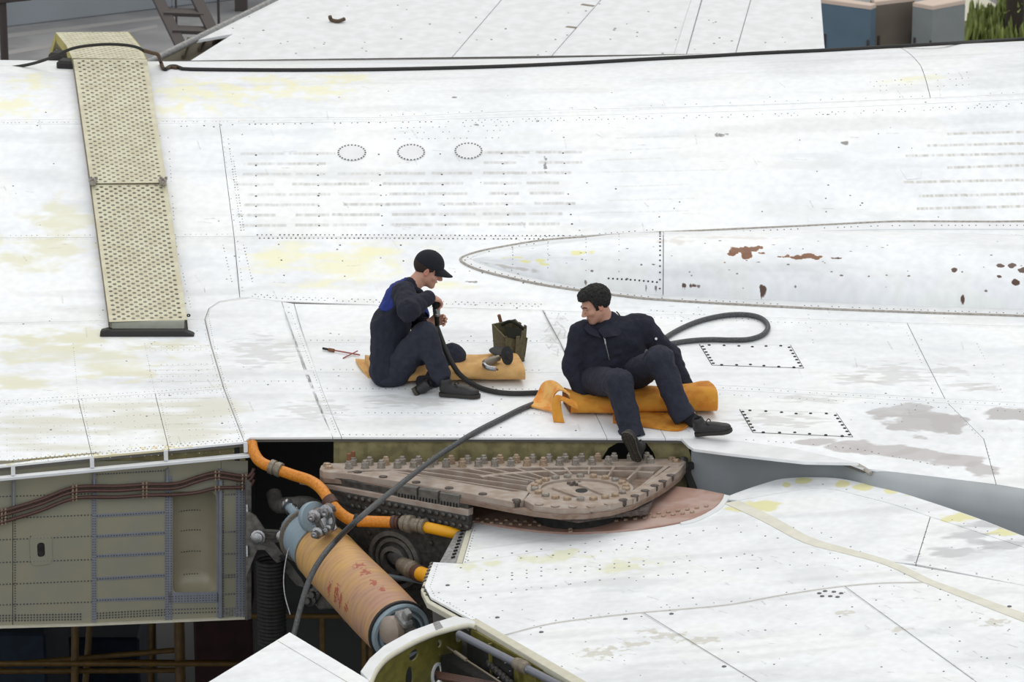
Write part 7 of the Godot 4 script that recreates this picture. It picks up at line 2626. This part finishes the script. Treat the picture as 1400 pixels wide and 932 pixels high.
func skin_tint(o: Vector3, b: Basis, base: Color) -> Callable:
	var nz := noise(71, 22.0, 3)
	return func(p: Vector3) -> Color:
		var q := b.transposed() * (p - o)
		var c := base * (1.0 + nz.get_noise_3dv(p) * 0.12)
		var red := 0.0
		if q.length() < 0.2:
			red = maxf(red, 1.0 - absf(absf(q.x) - 0.086) / 0.014) * 0.6 * float(absf(q.y) < 0.045 and absf(q.z) < 0.04)     # ears
			if q.z > 0.05:
				red = maxf(red, 0.8 * (1.0 - Vector2(q.x / 0.026, (q.y + 0.068) / 0.012).length()))                           # lips
				red = maxf(red, 0.45 * (1.0 - Vector2(q.x / 0.02, (q.y + 0.03) / 0.02).length()))
				red = maxf(red, 0.3 * (1.0 - Vector2((absf(q.x) - 0.042) / 0.025, (q.y + 0.035) / 0.025).length()))
			if q.y < -0.05 and q.z > 0.02: c = c.lerp(Color(base.r * 0.72, base.g * 0.72, base.b * 0.75), 0.35)               # shaved beard
		c = c.lerp(Color(base.r * 0.95, base.g * 0.55, base.b * 0.5), clampf(red, 0, 1))
		c.a = 1.0
		return c

# one continuous figure: a full body, with the head and each hand on a finer grid, in one mesh
func body_mesh(par: Node, rough: Array, head: Array, hands: Array, tint: Callable) -> void:
	var s := st()
	var slim := []
	for q in rough: slim.append([q[0], q[1], q[2], q[3] * 0.72, q[4] * 0.72, q[5]])
	add_nets(s, nets(slim, 0.014), tint)
	add_nets(s, nets(head, 0.0038), tint)
	for h in hands: add_nets(s, nets(h, 0.0035), tint)
	put_mesh("body", s.commit(), M.flesh, par)

func shoe(par: Node, heel: Vector3, toe_dir: Vector3, up: Vector3, len := 0.285, worn := false) -> void:
	var z := toe_dir.normalized()
	var y := (up - z * up.dot(z)).normalized()
	var b := Basis(y.cross(z), y, z)
	var L := func(x: float, yy: float, zz: float) -> Vector3: return heel + b * Vector3(x, yy, zz)
	var k := len / 0.285
	var pr := [
		ell(L.call(0, 0.05, 0.05 * k), Vector3(0.036, 0.042, 0.052), b, 0.025),
		cap(L.call(0, 0.075, 0.05 * k), L.call(0, 0.1, 0.045 * k), 0.037, 0.04, 0.02),
		ell(L.call(0, 0.045, 0.13 * k), Vector3(0.04, 0.04, 0.075), b, 0.03),
		ell(L.call(0.002, 0.034, 0.215 * k), Vector3(0.044, 0.03, 0.062), b, 0.03),
		cap(L.call(0, 0.1, 0.045 * k), L.call(0, 0.16, 0.043 * k), 0.026, 0.026, 0.002, "-c"),
	]
	var sh := net_obj("shoe", pr, 0.007, M.shoe, par)
	var s := st()
	var o := PackedVector2Array()
	for q in [[0.03, 0.005], [0.036, 0.03], [0.032, 0.1], [0.04, 0.17], [0.047, 0.22], [0.04, 0.262], [0.02, 0.283], [-0.01, 0.285], [-0.035, 0.268], [-0.046, 0.225], [-0.04, 0.17], [-0.034, 0.1], [-0.036, 0.03], [-0.028, 0.004], [0, -0.006]]: o.append(Vector2(q[0], -q[1] * k))
	var t := Transform3D(Basis(b.x, -b.z, b.y), heel)
	prism(s, o, t, 0.0, 0.024, 0.004)
	var so := obj("sole", done(s), M.sole_worn if worn else M.sole, sh)
	s = st()
	var low := inset(ccw(o), 0.009)
	for i in 16:
		var z0 := -0.012 - i * 0.0165 * k
		var band := PackedVector2Array([Vector2(-0.1, z0), Vector2(0.1, z0), Vector2(0.1, z0 - 0.011 * k), Vector2(-0.1, z0 - 0.011 * k)])
		for piece in Geometry2D.intersect_polygons(low, band):
			for col in 4:
				var x0 := -0.046 + col * 0.0235
				for pc in Geometry2D.intersect_polygons(piece, PackedVector2Array([Vector2(x0, -1), Vector2(x0 + 0.018, -1), Vector2(x0 + 0.018, 1), Vector2(x0, 1)])):
					prism(s, pc, t, -0.005, 0.001)
	obj("tread", done(s), M.sole_worn, so)
	s = st()
	for i in 4:
		var zz := 0.1 + i * 0.022
		tube(s, catmull([L.call(-0.022, 0.074 - i * 0.006, zz * k), L.call(0, 0.088 - i * 0.0075, (zz + 0.004) * k), L.call(0.022, 0.074 - i * 0.006, zz * k)], 4), 0.0038, 5)
	tube(s, catmull([L.call(0, 0.088, 0.102 * k), L.call(0.03, 0.096, 0.115 * k), L.call(0.035, 0.075, 0.125 * k), L.call(0.005, 0.082, 0.108 * k), L.call(-0.03, 0.095, 0.12 * k), L.call(-0.033, 0.075, 0.128 * k)], 4), 0.0035, 5)
	obj("laces", done(s), M.black, sh)

func limb(a: Vector3, b: Vector3, c: Vector3, r0: float, r1: float, r2: float, k := 0.03) -> Array:
	return [cap(a, b, r0, r1, k), cap(b, c, r1, r2, k)]

func build_people() -> void:
	man_with_cap()
	man_bareheaded()

func man_with_cap() -> void:
	var D := deck_depth(560, 521)
	var J := func(px: float, py: float, dd: float) -> Vector3: return P(px, py, D + dd)
	var man := thing("person", "man in dark navy overalls and a dark cap sitting cross-legged with a tool", "person", on_deck(560, 521))
	var ho: Vector3 = J.call(586, 368, 0.0)
	var hz := Vector3(0.905, -0.42, 0.06).normalized()
	var hx := Vector3(0.42, 0.9, 0.02).cross(hz).normalized()
	var hb := Basis(hx, hz.cross(hx), hz)
	var shr: Vector3 = J.call(552, 400, -0.18); var shl: Vector3 = J.call(558, 400, 0.18)
	var elr: Vector3 = J.call(559, 424, -0.37); var ell_: Vector3 = J.call(572, 440, 0.2)
	var wrr: Vector3 = J.call(587, 406, -0.2); var wrl: Vector3 = J.call(585, 443, 0.03)
	var hir: Vector3 = J.call(543, 503, -0.1); var hil: Vector3 = J.call(545, 500, 0.1)
	var knr: Vector3 = J.call(581, 458, -0.3); var knl: Vector3 = J.call(619, 487, 0.08)
	var anr: Vector3 = J.call(608, 520, -0.25); var anl: Vector3 = J.call(584, 521, -0.12)
	var waist: Vector3 = J.call(531, 480, 0); var chest: Vector3 = J.call(541, 432, 0); var neck: Vector3 = J.call(563, 392, 0)
	var rough := [cap(hir, waist, 0.1, 0.1), cap(hil, waist, 0.1, 0.1), cap(waist, chest, 0.105, 0.105), cap(chest, neck, 0.1, 0.05), cap(shr, shl, 0.05, 0.05)]
	rough.append_array(limb(shr, elr, wrr, 0.05, 0.04, 0.028)); rough.append_array(limb(shl, ell_, wrl, 0.05, 0.04, 0.028))
	rough.append_array(limb(hir, knr, anr, 0.075, 0.05, 0.035)); rough.append_array(limb(hil, knl, anl, 0.075, 0.05, 0.035))
	var head := head_prims(ho, hb)
	head.append(cap(ho + hb * Vector3(0, -0.05, -0.02), neck, 0.052, 0.058, 0.03))
	var h1 := hand_prims(wrr, J.call(601, 409, -0.13) - wrr, Vector3(0.2, -0.9, -0.4), 1.0, 0.75)
	var h2 := hand_prims(wrl, Vector3(0.8, 0.2, -0.5), Vector3(0.5, 0, 0.85), -1.0, 0.95)
	body_mesh(man, rough, head, [h1, h2], skin_tint(ho, hb, Color(0.55, 0.3, 0.215)))
	eyes(ho, hb, man)
	# clothes
	var fold := noise(81, 13.0, 3)
	var off := Vector3(0, 0, 0.085)
	var jac := [
		cap(J.call(529, 506, -0.08), J.call(534, 446, -0.085), 0.125, 0.128, 0.05), cap(J.call(529, 506, 0.08), J.call(534, 446, 0.085), 0.125, 0.128, 0.05),
		cap(J.call(534, 446, -0.085), J.call(547, 408, -0.1), 0.128, 0.1, 0.05), cap(J.call(534, 446, 0.085), J.call(547, 408, 0.1), 0.128, 0.1, 0.05),
		cap(J.call(551, 402, -0.15), J.call(553, 402, 0.15), 0.082, 0.082, 0.05), cap(J.call(553, 402, 0), J.call(562, 391, 0), 0.09, 0.068, 0.03),
	]
	jac.append_array(limb(shr, elr, J.call(585, 407, -0.215), 0.078, 0.072, 0.05, 0.035))
	jac.append_array(limb(shl, ell_, J.call(581, 443.5, 0.05), 0.078, 0.066, 0.05, 0.035))
	var jacket := net_obj("jacket", jac, 0.0105, M.navy, man, {"noise": fold, "namp": 0.012, "nscale": Vector3(1.2, 0.9, 1.2)})
	var mid: Vector3 = J.call(546, 398, 0)
	net_obj("shoulder_yoke", jac.slice(0, 6), 0.0105, M.royal, man, {"noise": fold, "namp": 0.012, "nscale": Vector3(1.2, 0.9, 1.2), "inflate": 0.005, "clip": func(p: Vector3) -> float:
		var q := p - mid
		return maxf(maxf(-0.08 - q.y, q.x - 0.01 - 0.45 * q.y), absf(q.z) - 0.23)})
	var s := st()
	var nb := frame(neck, J.call(570, 380, 0) - neck)
	var cpts := []
	for i in 17: cpts.append(nb * Vector3(cos(TAU * i / 16) * 0.074, sin(TAU * i / 16) * 0.074, 0.0))
	tube(s, PackedVector3Array(cpts), 0.02, 8)
	obj("collar", done(s), M.navy, man)
	for q in [[J.call(584, 407.5, -0.222), wrr, 0.048], [J.call(580, 443.5, 0.055), wrl, 0.047]]:
		s = st()
		lathe(s, frame(q[0], q[1] - q[0]), [Vector2(q[2] - 0.012, 0.035), Vector2(q[2], 0.034), Vector2(q[2] + 0.005, 0.02), Vector2(q[2] + 0.003, -0.01), Vector2(q[2] - 0.01, -0.012)], 18)
		obj("cuff", done(s), M.navy, man)
	s = st()
	lathe(s, frame(J.call(573, 429, 0.1), Vector3(0.2, -0.3, 0.8)), [Vector2(0.058, -0.05), Vector2(0.07, -0.03), Vector2(0.07, 0.03), Vector2(0.06, 0.05)], 16)
	obj("sleeve_panel", done(s), M.royal, man)
	var tro := [ell(J.call(533, 506, 0), Vector3(0.14, 0.115, 0.2), Basis(), 0.05)]
	tro.append_array(limb(hir, knr, J.call(603, 512, -0.26), 0.112, 0.084, 0.07, 0.04))
	tro.append_array(limb(hil, knl, J.call(590, 521, -0.09), 0.11, 0.082, 0.066, 0.04))
	net_obj("trousers", tro, 0.0105, M.navy_trouser, man, {"noise": fold, "namp": 0.012, "clip": func(p: Vector3) -> float: return H(p.x, p.z) + 0.004 - p.y})
	s = st()
	rod(s, J.call(602, 507, -0.25), J.call(609, 526, -0.25), 0.047, 12, 0.004)
	rod(s, J.call(590, 521, -0.09), J.call(574, 522, -0.17), 0.045, 12, 0.004)
	obj("sock", done(s), M.sock, man)
	var h0 := on_deck(603, 541)
	shoe(man, h0 + Vector3(-0.01, 0.004, 0), Vector3(0.98, -0.0, 0.16), Vector3.UP, 0.285)
	shoe(man, J.call(572, 523, -0.15) + Vector3(-0.03, -0.035, 0.13), Vector3(0.25, -0.12, -0.9), Vector3(0.75, 0.55, 0.2), 0.27, true)
	# cap and the hair below it
	var capm := [ell(ho + hb * Vector3(0, 0.038, -0.012), Vector3(0.088, 0.1, 0.108), hb, 0.01)]
	net_obj("cap", capm, 0.005, M.cap_cloth, man, {"clip": func(p: Vector3) -> float:
		var q := hb.transposed() * (p - ho)
		return 0.032 - q.y - q.z * 0.02})
	s = st()
	s.set_smooth_group(1)
	var vis := []
	for i in 17:
		var a := lerpf(-1.15, 1.15, i / 16.0)
		var row := []
		for j in 6:
			var f := j / 5.0
			var rr := 0.084 + f * 0.084 * cos(a * 0.75)
			row.append(ho + hb * Vector3(sin(a) * lerpf(0.088, 0.083, f), 0.046 - f * 0.02 - 0.014 * sin(a) * sin(a) * (1 + f), cos(a) * rr * 0.98 + 0.01 - (1 - cos(a)) * 0.02 * f))
		vis.append(row)
	for i in 16:
		for j in 5:
			quad(s, vis[i][j], vis[i][j + 1], vis[i + 1][j + 1], vis[i + 1][j])
			var dn := hb * Vector3(0, -0.005, 0)
			quad(s, vis[i + 1][j] + dn, vis[i + 1][j + 1] + dn, vis[i][j + 1] + dn, vis[i][j] + dn)
		quad(s, vis[i][5] + hb * Vector3(0, -0.005, 0), vis[i + 1][5] + hb * Vector3(0, -0.005, 0), vis[i + 1][5], vis[i][5])
	obj("cap_visor", done(s), M.cap_cloth, man)
	s = st()
	lathe(s, frame(ho + hb * Vector3(0, 0.136, -0.012), hb.y), [Vector2(0.009, -0.002), Vector2(0.008, 0.004), Vector2(0, 0.006)], 10)
	obj("cap_button", done(s), M.cap_cloth, man)
	net_obj("hair", [ell(ho + hb * Vector3(0, 0.03, -0.016), Vector3(0.083, 0.096, 0.104), hb, 0.01)], 0.005, M.hair_brown, man, {"clip": func(p: Vector3) -> float:
		var q := hb.transposed() * (p - ho)
		return maxf(q.y - 0.04, maxf(-0.035 + 0.5 * (q.z + 0.06) - q.y, q.z - 0.035))})
	# air tool held in both hands
	var tool := thing("air_drill", "small chrome and black air tool held in the hands of the capped man", "tool", J.call(597, 425, -0.12))
	var t0: Vector3 = J.call(598, 449, -0.01); var t1: Vector3 = J.call(596, 411, -0.12)
	s = st()
	lathe(s, frame(t0, t1 - t0), [Vector2(0, 0), Vector2(0.014, 0), Vector2(0.016, 0.03), Vector2(0.018, 0.08), Vector2(0.018, 0.1)], 12)
	obj("handle", done(s), M.black, tool)
	s = st()
	lathe(s, frame(t0.lerp(t1, 0.46), t1 - t0), [Vector2(0.016, 0), Vector2(0.024, 0.004), Vector2(0.026, 0.02), Vector2(0.02, 0.026), Vector2(0.026, 0.032), Vector2(0.027, 0.058), Vector2(0.02, 0.065)], 14)
	obj("barrel", done(s), M.steel, tool)
	s = st()
	lathe(s, frame(t0.lerp(t1, 0.78), t1 - t0), [Vector2(0.02, 0), Vector2(0.03, 0.005), Vector2(0.03, 0.04), Vector2(0.02, 0.05), Vector2(0, 0.05)], 12)
	obj("head", done(s), M.black, tool)

func man_bareheaded() -> void:
	var D := deck_depth(860, 560)
	var J := func(px: float, py: float, dd: float) -> Vector3: return P(px, py, D + dd)
	var man := thing("person", "bareheaded dark-haired man in navy overalls sitting with one foot over the edge", "person", on_deck(860, 560))
	var ho: Vector3 = J.call(814, 416.5, -0.02)
	var hz := Vector3(-0.86, -0.36, 0.34).normalized()
	var hx := Vector3(-0.36, 0.93, 0.05).cross(hz).normalized()
	var hb := Basis(hx, hz.cross(hx), hz)
	var shr: Vector3 = J.call(793, 456, 0.02); var shl: Vector3 = J.call(880, 447, 0.08)
	var elr: Vector3 = J.call(783, 500, 0.06); var ell_: Vector3 = J.call(917, 488, 0.2)
	var wrr: Vector3 = J.call(799, 547, 0.04); var wrl: Vector3 = J.call(943, 540, 0.16)
	var hir: Vector3 = J.call(812, 520, 0.06); var hil: Vector3 = J.call(862, 515, 0.1)
	var knr: Vector3 = J.call(846, 523, -0.36); var knl: Vector3 = J.call(902, 492, -0.3)
	var anr: Vector3 = J.call(866, 600, -0.42); var anl: Vector3 = J.call(951, 574, -0.3)
	var waist: Vector3 = J.call(832, 500, 0.12); var chest: Vector3 = J.call(832, 465, 0.1); var neck: Vector3 = J.call(830, 441, 0.05)
	var rough := [cap(hir, waist, 0.1, 0.1), cap(hil, waist, 0.1, 0.1), cap(waist, chest, 0.11, 0.12), cap(chest, neck, 0.1, 0.05), cap(shr, shl, 0.05, 0.05)]
	rough.append_array(limb(shr, elr, wrr, 0.05, 0.04, 0.028)); rough.append_array(limb(shl, ell_, wrl, 0.05, 0.04, 0.028))
	rough.append_array(limb(hir, knr, anr, 0.075, 0.05, 0.035)); rough.append_array(limb(hil, knl, anl, 0.075, 0.05, 0.035))
	var head := head_prims(ho, hb)
	head.append(cap(ho + hb * Vector3(0, -0.05, -0.025), neck, 0.054, 0.06, 0.03))
	var h1 := hand_prims(wrr, Vector3(0.35, -0.85, -0.2), Vector3(0.2, -0.3, -0.9), 1.0, 0.3)
	var h2 := hand_prims(wrl, Vector3(0.25, -0.9, -0.3), Vector3(-0.2, -0.3, -0.9), -1.0, 0.3)
	body_mesh(man, rough, head, [h1, h2], skin_tint(ho, hb, Color(0.5, 0.27, 0.19)))
	eyes(ho, hb, man)
	var fold := noise(83, 12.0, 3)
	var jac := [
		cap(J.call(815, 506, 0.1), J.call(806, 462, 0.08), 0.115, 0.12, 0.05), cap(J.call(852, 506, 0.12), J.call(858, 462, 0.1), 0.115, 0.125, 0.05),
		cap(J.call(832, 500, 0.09), J.call(832, 462, 0.06), 0.13, 0.13, 0.05),
		cap(J.call(806, 462, 0.08), J.call(803, 458, 0.06), 0.11, 0.08, 0.05), cap(J.call(858, 462, 0.1), J.call(873, 447, 0.09), 0.115, 0.085, 0.05),
		cap(J.call(806, 456, 0.06), J.call(872, 445, 0.09), 0.07, 0.08, 0.05), cap(J.call(832, 452, 0.06), J.call(832, 440, 0.05), 0.1, 0.075, 0.03),
	]
	jac.append_array(limb(shr, elr, J.call(797, 541, 0.04), 0.08, 0.07, 0.058, 0.035))
	jac.append_array(limb(shl, ell_, J.call(940, 535, 0.17), 0.082, 0.07, 0.055, 0.035))
	net_obj("jacket", jac, 0.0105, M.navy, man, {"noise": fold, "namp": 0.012, "nscale": Vector3(1.0, 1.2, 1.0)})
	for q in [[elr, J.call(799, 545, 0.04), 0.055], [ell_, J.call(942, 537, 0.165), 0.052]]:
		var s0 := st()
		lathe(s0, frame(q[1], q[1] - q[0]), [Vector2(q[2] - 0.014, 0.018), Vector2(q[2], 0.016), Vector2(q[2] + 0.004, 0.0), Vector2(q[2] + 0.002, -0.03), Vector2(q[2] - 0.01, -0.032)], 18)
		obj("cuff", done(s0), M.navy, man)
	# collar, zip and sleeve button
	var s := sheet([J.call(817, 452, -0.09), J.call(824, 446, -0.06), J.call(838, 440, -0.02), J.call(846, 432, 0.04), J.call(842, 426, 0.1)], [J.call(826, 462, -0.1), J.call(838, 460, -0.09), J.call(847, 458, -0.05), J.call(854, 446, 0.02), J.call(850, 436, 0.1)], 0.008)
	obj("collar", s, M.navy, man)
	s = sheet([J.call(817, 452, -0.09), J.call(808, 446, -0.08), J.call(803, 441, -0.04)], [J.call(822, 462, -0.1), J.call(806, 456, -0.1), J.call(798, 448, -0.05)], 0.008)
	obj("collar", s, M.navy, man)
	s = st()
	tube(s, catmull([J.call(825, 459, -0.085), J.call(828, 470, -0.09), J.call(831, 482, -0.075), J.call(833, 492, -0.06)], 5), 0.0035, 6)
	rod(s, J.call(826.5, 463, -0.1), J.call(828, 470, -0.1), 0.006, 6)
	obj("zip", done(s), M.steel, man)
	s = st()
	lathe(s, frame(J.call(897, 463, 0.03), Vector3(-0.1, 0.4, 0.9)), [Vector2(0.009, -0.006), Vector2(0.009, 0.004), Vector2(0, 0.006)], 10)
	obj("sleeve_button", done(s), M.skin_white, man)
	var tro := [ell(J.call(836, 520, 0.12), Vector3(0.19, 0.115, 0.15), Basis(), 0.05)]
	tro.append_array(limb(hir, knr, J.call(864, 592, -0.41), 0.108, 0.088, 0.078, 0.04))
	tro.append_array(limb(hil, knl, J.call(930, 561, -0.31), 0.108, 0.09, 0.078, 0.04))
	net_obj("trousers", tro, 0.0105, M.navy_trouser, man, {"noise": fold, "namp": 0.012, "nscale": Vector3(1.3, 0.7, 1.3)})
	for q in [[J.call(860, 582, -0.4), J.call(866.5, 601, -0.425), 0.082], [J.call(925, 553, -0.31), J.call(937, 571, -0.305), 0.08]]:
		s = st()
		lathe(s, frame(q[0], q[1] - q[0]), [Vector2(q[2] - 0.012, 0), Vector2(q[2] + 0.001, 0.01), Vector2(q[2] + 0.003, q[0].distance_to(q[1]) - 0.004), Vector2(q[2] - 0.004, q[0].distance_to(q[1])), Vector2(q[2] - 0.02, q[0].distance_to(q[1]) - 0.02)], 20)
		obj("trouser_hem", done(s), M.navy_trouser, man)
	s = st()
	rod(s, J.call(864, 594, -0.41), J.call(870, 612, -0.42), 0.05, 12, 0.004)
	rod(s, J.call(934, 564, -0.31), J.call(955, 580, -0.3), 0.048, 12, 0.004)
	obj("sock", done(s), M.sock, man)
	var hp := on_fit(869, 632, 0.0)
	shoe(man, hp + Vector3(0.01, 0.015, 0.03), Vector3(-0.3, 0.85, 0.43), Vector3(0.38, 0.3, -0.85), 0.285, true)
	var h2p := on_deck(951, 597)
	shoe(man, h2p + Vector3(0, 0.012, 0), Vector3(0.88, 0.2, 0.32), Vector3(-0.15, 1, 0.1), 0.26)
	# hair
	net_obj("hair", [ell(ho + hb * Vector3(0, 0.042, -0.016), Vector3(0.089, 0.1, 0.11), hb, 0.01), ell(ho + hb * Vector3(0, 0.088, 0.044), Vector3(0.06, 0.04, 0.048), hb, 0.03)], 0.0045, M.hair, man, {"noise": noise(84, 45.0, 3), "namp": 0.009, "inflate": 0.003, "clip": func(p: Vector3) -> float:
		var q := hb.transposed() * (p - ho)
		var line := lerpf(-0.07, -0.005, smoothstep(-0.07, -0.01, q.z))
		line = lerpf(line, 0.07, smoothstep(0.028, 0.05, q.z))
		if q.z > 0.004 and q.z < 0.034 and absf(q.x) > 0.05: line = -0.028
		return line - q.y})
